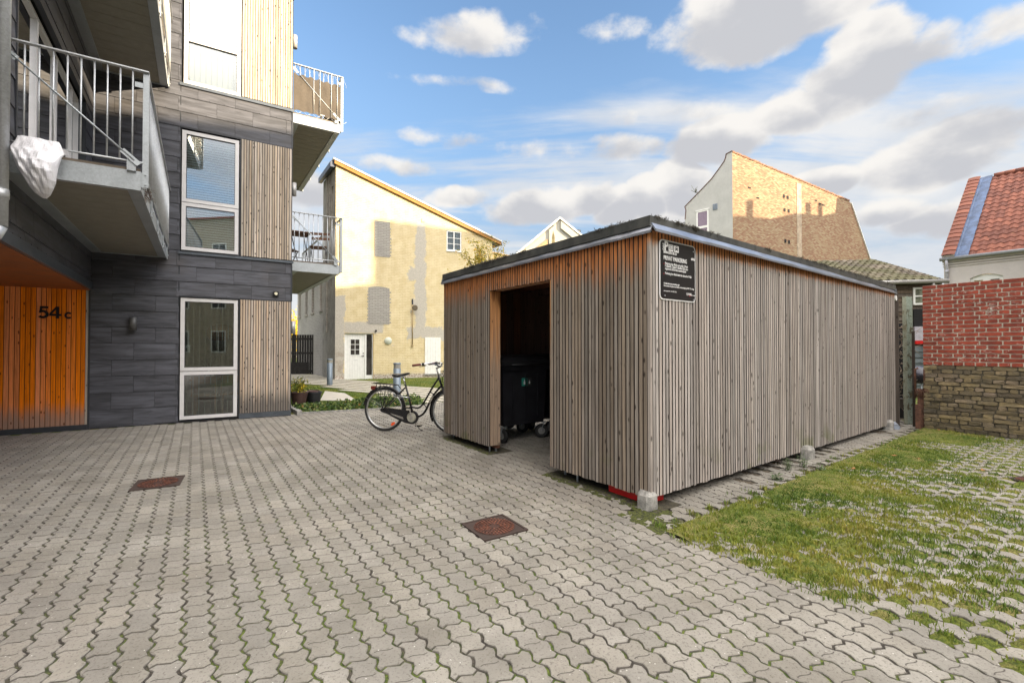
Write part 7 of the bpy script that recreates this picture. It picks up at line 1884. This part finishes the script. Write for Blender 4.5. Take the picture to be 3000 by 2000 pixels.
mb.build('grey_boarding',plain('grey_blue_board',(.10,.12,.13),.7,0,.3,6),LB)
# dark red end gable tip left of the tiled roof
# ---- plastered house with red roof (J)
Jc=atY(2765,760,20); J=Fr(Jc,(.574,-.819),(-.819,-.574)); JE=5.22
JH=thing('red_roof_house','plastered house with red clay roof tiles and a pale blue lead flashing, upper right','house',(Jc[0],Jc[1],0))
M_pl=plain('pinkish_white_plaster',(.60,.56,.545),.9,0,.05,1.5)
JL=9.0
jw=(.82,1.78,3.2,4.42)
wall_with_holes(J,0,JL,lambda a:JE-.02,[jw],-.3,0).build('plaster_wall',M_pl,JH)
mb=MB(); mb.box(J,-.0,.02,-6,-.3,0,JE-.05); mb.prism([J.p(0,-.3,JE-.05),J.p(0,-10.4,JE-.05),J.p(0,-5.2,JE+4.4)],J.a*.25); mb.box(J,0,.25,-10.4,-.3,0,JE-.05); mb.build('end_wall',M_pl,JH)
for z,dd,hh in ((JE-.16,.10,.14),(JE-.26,.06,.06),(JE-.36,.035,.05)): mb=MB(); mb.box(J,-.03,JL,.0,dd,z,z+hh); mb.build('cornice',M_pl,JH)
mb=MB(); mb.tube([J.p(-.1,.17,JE-.02),J.p(JL,.17,JE-.04)],.075,12); mb.build('gutter',plain('zinc_gutter',(.30,.31,.33),.45,.3),JH)
mb=MB(); mb.tube([J.p(.12,.17,JE-.05),J.p(.12,.15,JE-.3),J.p(.12,.09,JE-.45),J.p(.12,.09,.2)],.055,12); mb.tube([J.p(.12,.09,JE-.62),J.p(.12,.09,JE-.5)],.066,12); mb.tube([J.p(.12,.09,JE-1.25),J.p(.12,.09,JE-1.2)],.064,12); mb.build('downpipe',plain('white_downpipe',(.46,.46,.52),.4),JH)
upJ=-J.n*5.2+Zv*4.5; uJ=upJ/np.linalg.norm(upJ); nJ=np.cross(J.a,uJ); nJ=nJ if nJ[2]>0 else -nJ; HL=np.linalg.norm(upJ)
O_=J.p(0,.14,JE)
mb=MB(); pantiles(mb,O_+J.a*.78,J.a,uJ,JL-.8,HL+.1,.262,.345,.048,8,.008); mb.build('tiled_roof',M_rtile,JH)
mb=MB(); mb.pbox(O_+J.a*.0-nJ*.02,J.a*JL,uJ*(HL+.1),-nJ*.08); mb.build('roof_boarding',M_wood_dark,JH)
# raised verge, one tile wide, and the lead strip beside it
mb=MB(); k=0; 
while k*.345<HL+.02:
    o_=O_+J.a*-.04+uJ*k*.345+nJ*.16; l=.36
    vs=[]; 
    for s in (0,1):
        for f in grid_strip(6): vs.append(o_+J.a*.44*f+uJ*s*l+nJ*(.03*math.sin(math.pi*f)+(.03 if s==0 else 0)))
    low=[v-nJ*.03 for v in vs[:7]]; vs+=low; mb.add(vs,[(i,i+1,8+i,7+i) for i in range(6)]+[(14+i,15+i,i+1,i) for i in range(6)]); k+=1
mb.build('verge_tiles',M_rtile,JH)
mb=MB(); mb.pbox(O_-J.a*.02+nJ*-.02,J.a*.40,uJ*HL,nJ*.16); mb.build('verge_upstand',M_pl,JH)
mb=MB(); n=30; vs=[]
for i in range(n+1):
    s=HL*1.02*i/n
    for (a,h_) in ((.385,.14),(.40,.06),(.45,.03),(.62,.045),(.80,.05)): vs.append(O_+J.a*(a+random.uniform(-.012,.012))+uJ*s+nJ*(h_+random.uniform(-.006,.006)))
mb.add(vs,[(i*5+k,i*5+k+1,(i+1)*5+k+1,(i+1)*5+k) for i in range(n) for k in range(4)],0,.5,False); mb.build('lead_flashing',plain('blue_grey_lead',(.085,.125,.22),.7,.1,.3,4),JH)
mb=MB(); 
k=0
while k*.35<JL-.85: c=O_+J.a*(.85+.35*k)+uJ*(HL+.05); mb.tube([c,c+J.a*.37+nJ*.02],[.14,.12],8,0); k+=1
mb.build('ridge_tiles',M_rtile,JH)
mb=MB(); mb.pbox(J.p(.0,-5.3,JE+4.4),J.a*JL,-J.n*5.1-Zv*4.5,-nJ*.05*np.array([1,1,1])); mb.build('rear_roof',M_rtile,JH)
mb=MB(); x0,x1,z0_,z1_=jw; dd=-.12
pr=[(x0+(x1-x0)*k/10,z1_-.14+.14*math.sin(math.pi*k/10)) for k in range(11)]
mb.prism([J.p(a,-.16,z) for a,z in pr]+[J.p(x1,-.16,z1_+.02),J.p(x0,-.16,z1_+.02)],J.n*.162); mb.build('window_head',M_pl,JH)
mb=MB(); fw=.06
mb.box(J,x0,x0+fw,-.13,-.06,z0_,z1_-.13); mb.box(J,x1-fw,x1,-.13,-.06,z0_,z1_-.13); mb.box(J,(x0+x1)/2-.06,(x0+x1)/2+.06,-.13,-.055,z0_,z1_-.02); mb.box(J,x0+fw,x1-fw,-.13,-.062,z1_-.24,z1_-.03); mb.box(J,x0+fw,x0+fw+.05,-.12,-.07,z0_,z1_-.24); mb.box(J,(x0+x1)/2-.11,(x0+x1)/2-.06,-.12,-.07,z0_,z1_-.24); mb.box(J,(x0+x1)/2+.06,(x0+x1)/2+.11,-.12,-.07,z0_,z1_-.24); mb.box(J,x1-fw-.05,x1-fw,-.12,-.07,z0_,z1_-.24)
w_=mb.build('window_frame',M_white,JH)
mb=MB(); mb.box(J,x0+.05,(x0+x1)/2,-.11,-.105,z0_,z1_-.2); mb.build('pane',plain('yellow_pane',(.50,.36,.14),.3,0,.3,6),w_); mb=MB(); mb.box(J,(x0+x1)/2,x1-.05,-.11,-.105,z0_,z1_-.2); mb.build('pane',M_dpane,w_)  # left pane has a yellow base colour, right pane a dark one
# ---- unseen town houses added on the right, rooflines shaped to cast the shadow edges
eT=np.array([math.cos(math.radians(SUN_AZ)),math.sin(math.radians(SUN_AZ)),0])   # across the sun direction
sH=np.array([sh[0],sh[1],0])
def tc(t_,c_,z=0.): return eT*t_+sH*c_+np.array([0,0,z])
M_tw=plain('beige_render',(.42,.36,.28),.9,0,.08,1)
def town(t0,t1,c0,c1,prof,label,chim=()):
    ctr=tc((t0+t1)/2,(c0+c1)/2); T=thing('shadow_house',label,'house',ctr,'unseen houses added for their shadows')
    F_=Fr(tc(0,c0)[:2],eT[:2],-sH[:2])
    mb=MB(); mb.prism([F_.p(a,0,z) for a,z in [(t0,0),(t1,0)]+prof[::-1]],sH*(c1-c0)); mb.build('walls',M_tw,T)
    mb=MB(); 
    for (a,z) in prof[:-1]:
        pass
    for (p_,q_) in zip(prof[:-1],prof[1:]):
        if abs(q_[0]-p_[0])>.3: mb.bar(F_.p(p_[0],-(c1-c0)/2,p_[1]+.05),F_.p(q_[0],-(c1-c0)/2,q_[1]+.05),(c1-c0)+.3,.10,(0,0,1))
    mb.build('roof',M_tile_red,T)
    for (a,zt_,w_) in chim: mb=MB(); mb.box(F_,a,a+w_,-1.2,-.5,zt_-2,zt_); mb.build('chimney',M_rb,T)
    zz_=1.0
    while zz_<min(z for a,z in prof)-2.2:
        a=t0+1.2
        while a<t1-2:
            mb=MB(); mb.box(F_,a,a+1.1,.0,.03,zz_,zz_+1.5); w2=mb.build('window',M_white,T); mb=MB(); mb.box(F_,a+.08,a+.52,.03,.034,zz_+.08,zz_+1.42); mb.box(F_,a+.58,a+1.02,.03,.034,zz_+.08,zz_+1.42); mb.build('pane',M_dpane,w2); a+=2.8
        zz_+=3.0
    return T
tn=math.tan(se)
def need(P,z,c0): return z+(c0-(P[0]*sH[0]+P[1]*sH[1]))*tn
C1=12.6
hB1=need(B.p(1.3,0,0),5.36,C1); hB2=need(B.p(3.0,0,0),5.46,C1); hD1=need(D.p(.8,0,0),3.85,C1)
tD=float((D.p(1.5,0,0))@eT); tB2=float(B.p(3,0,0)@eT); tDr=float(D.p(7.1,0,0)@eT)
town(-16,tD,C1,C1+6,[(-16,hB1),(float(B.p(0,0,0)@eT),hB1),(tB2+1.2,hB2),(tB2+3,hD1),(tD,hD1)],'unseen beige rendered terrace added right of the yard to shade it')
hD2=need(D.p(2.2,0,0),6.95,C1); hD3=need(D.p(5.5,0,0),6.78,C1); hD4=need(D.p(7,0,0),6.3,C1)
town(tD+.0,tDr+1.1,C1+.3,C1+3.6,[(tD,hD2),(float(D.p(5.5,0,0)@eT),hD3),(tDr+1.1,hD4)],'unseen taller beige rendered house added on the right to shade the yellow house')
C3=25.0; tp=lambda a:float(HB.p(a,0,0)@eT)
prH=[(tp(-.6),need(HB.p(-.6,0,0),9.1,C3)),(tp(.3),need(HB.p(.3,0,0),9.4,C3)),(tp(1.6),need(HB.p(1.6,0,0),9.5,C3)),(tp(3.6),need(HB.p(3.6,0,0),9.6,C3)),(tp(6.2),need(HB.p(6.2,0,0),10.3,C3)),(tp(9.2),need(HB.p(9.2,0,0),10.5,C3)),(tp(10.6),need(HB.p(10.6,0,0),10.9,C3)),(tp(10.8),need(HB.p(10.8,0,0),12.0,C3)),(tp(14.5),need(HB.p(14.5,0,0),12.6,C3)),(tp(18),need(HB.p(18,0,0),12.6,C3))]
town(tp(-.6),tp(18),C3,C3+4,prH,'unseen tall terraced house with chimneys, added far right to shade the brick gable',[(tp(1.2),need(HB.p(1.2,0,0),10.55,C3)+.2,tp(1.9)-tp(1.2)),(tp(7.2),need(HB.p(7.2,0,0),11.2,C3)+.2,tp(7.8)-tp(7.2)),(tp(8.6),need(HB.p(8.6,0,0),11.35,C3)+.2,tp(9.1)-tp(8.6))])
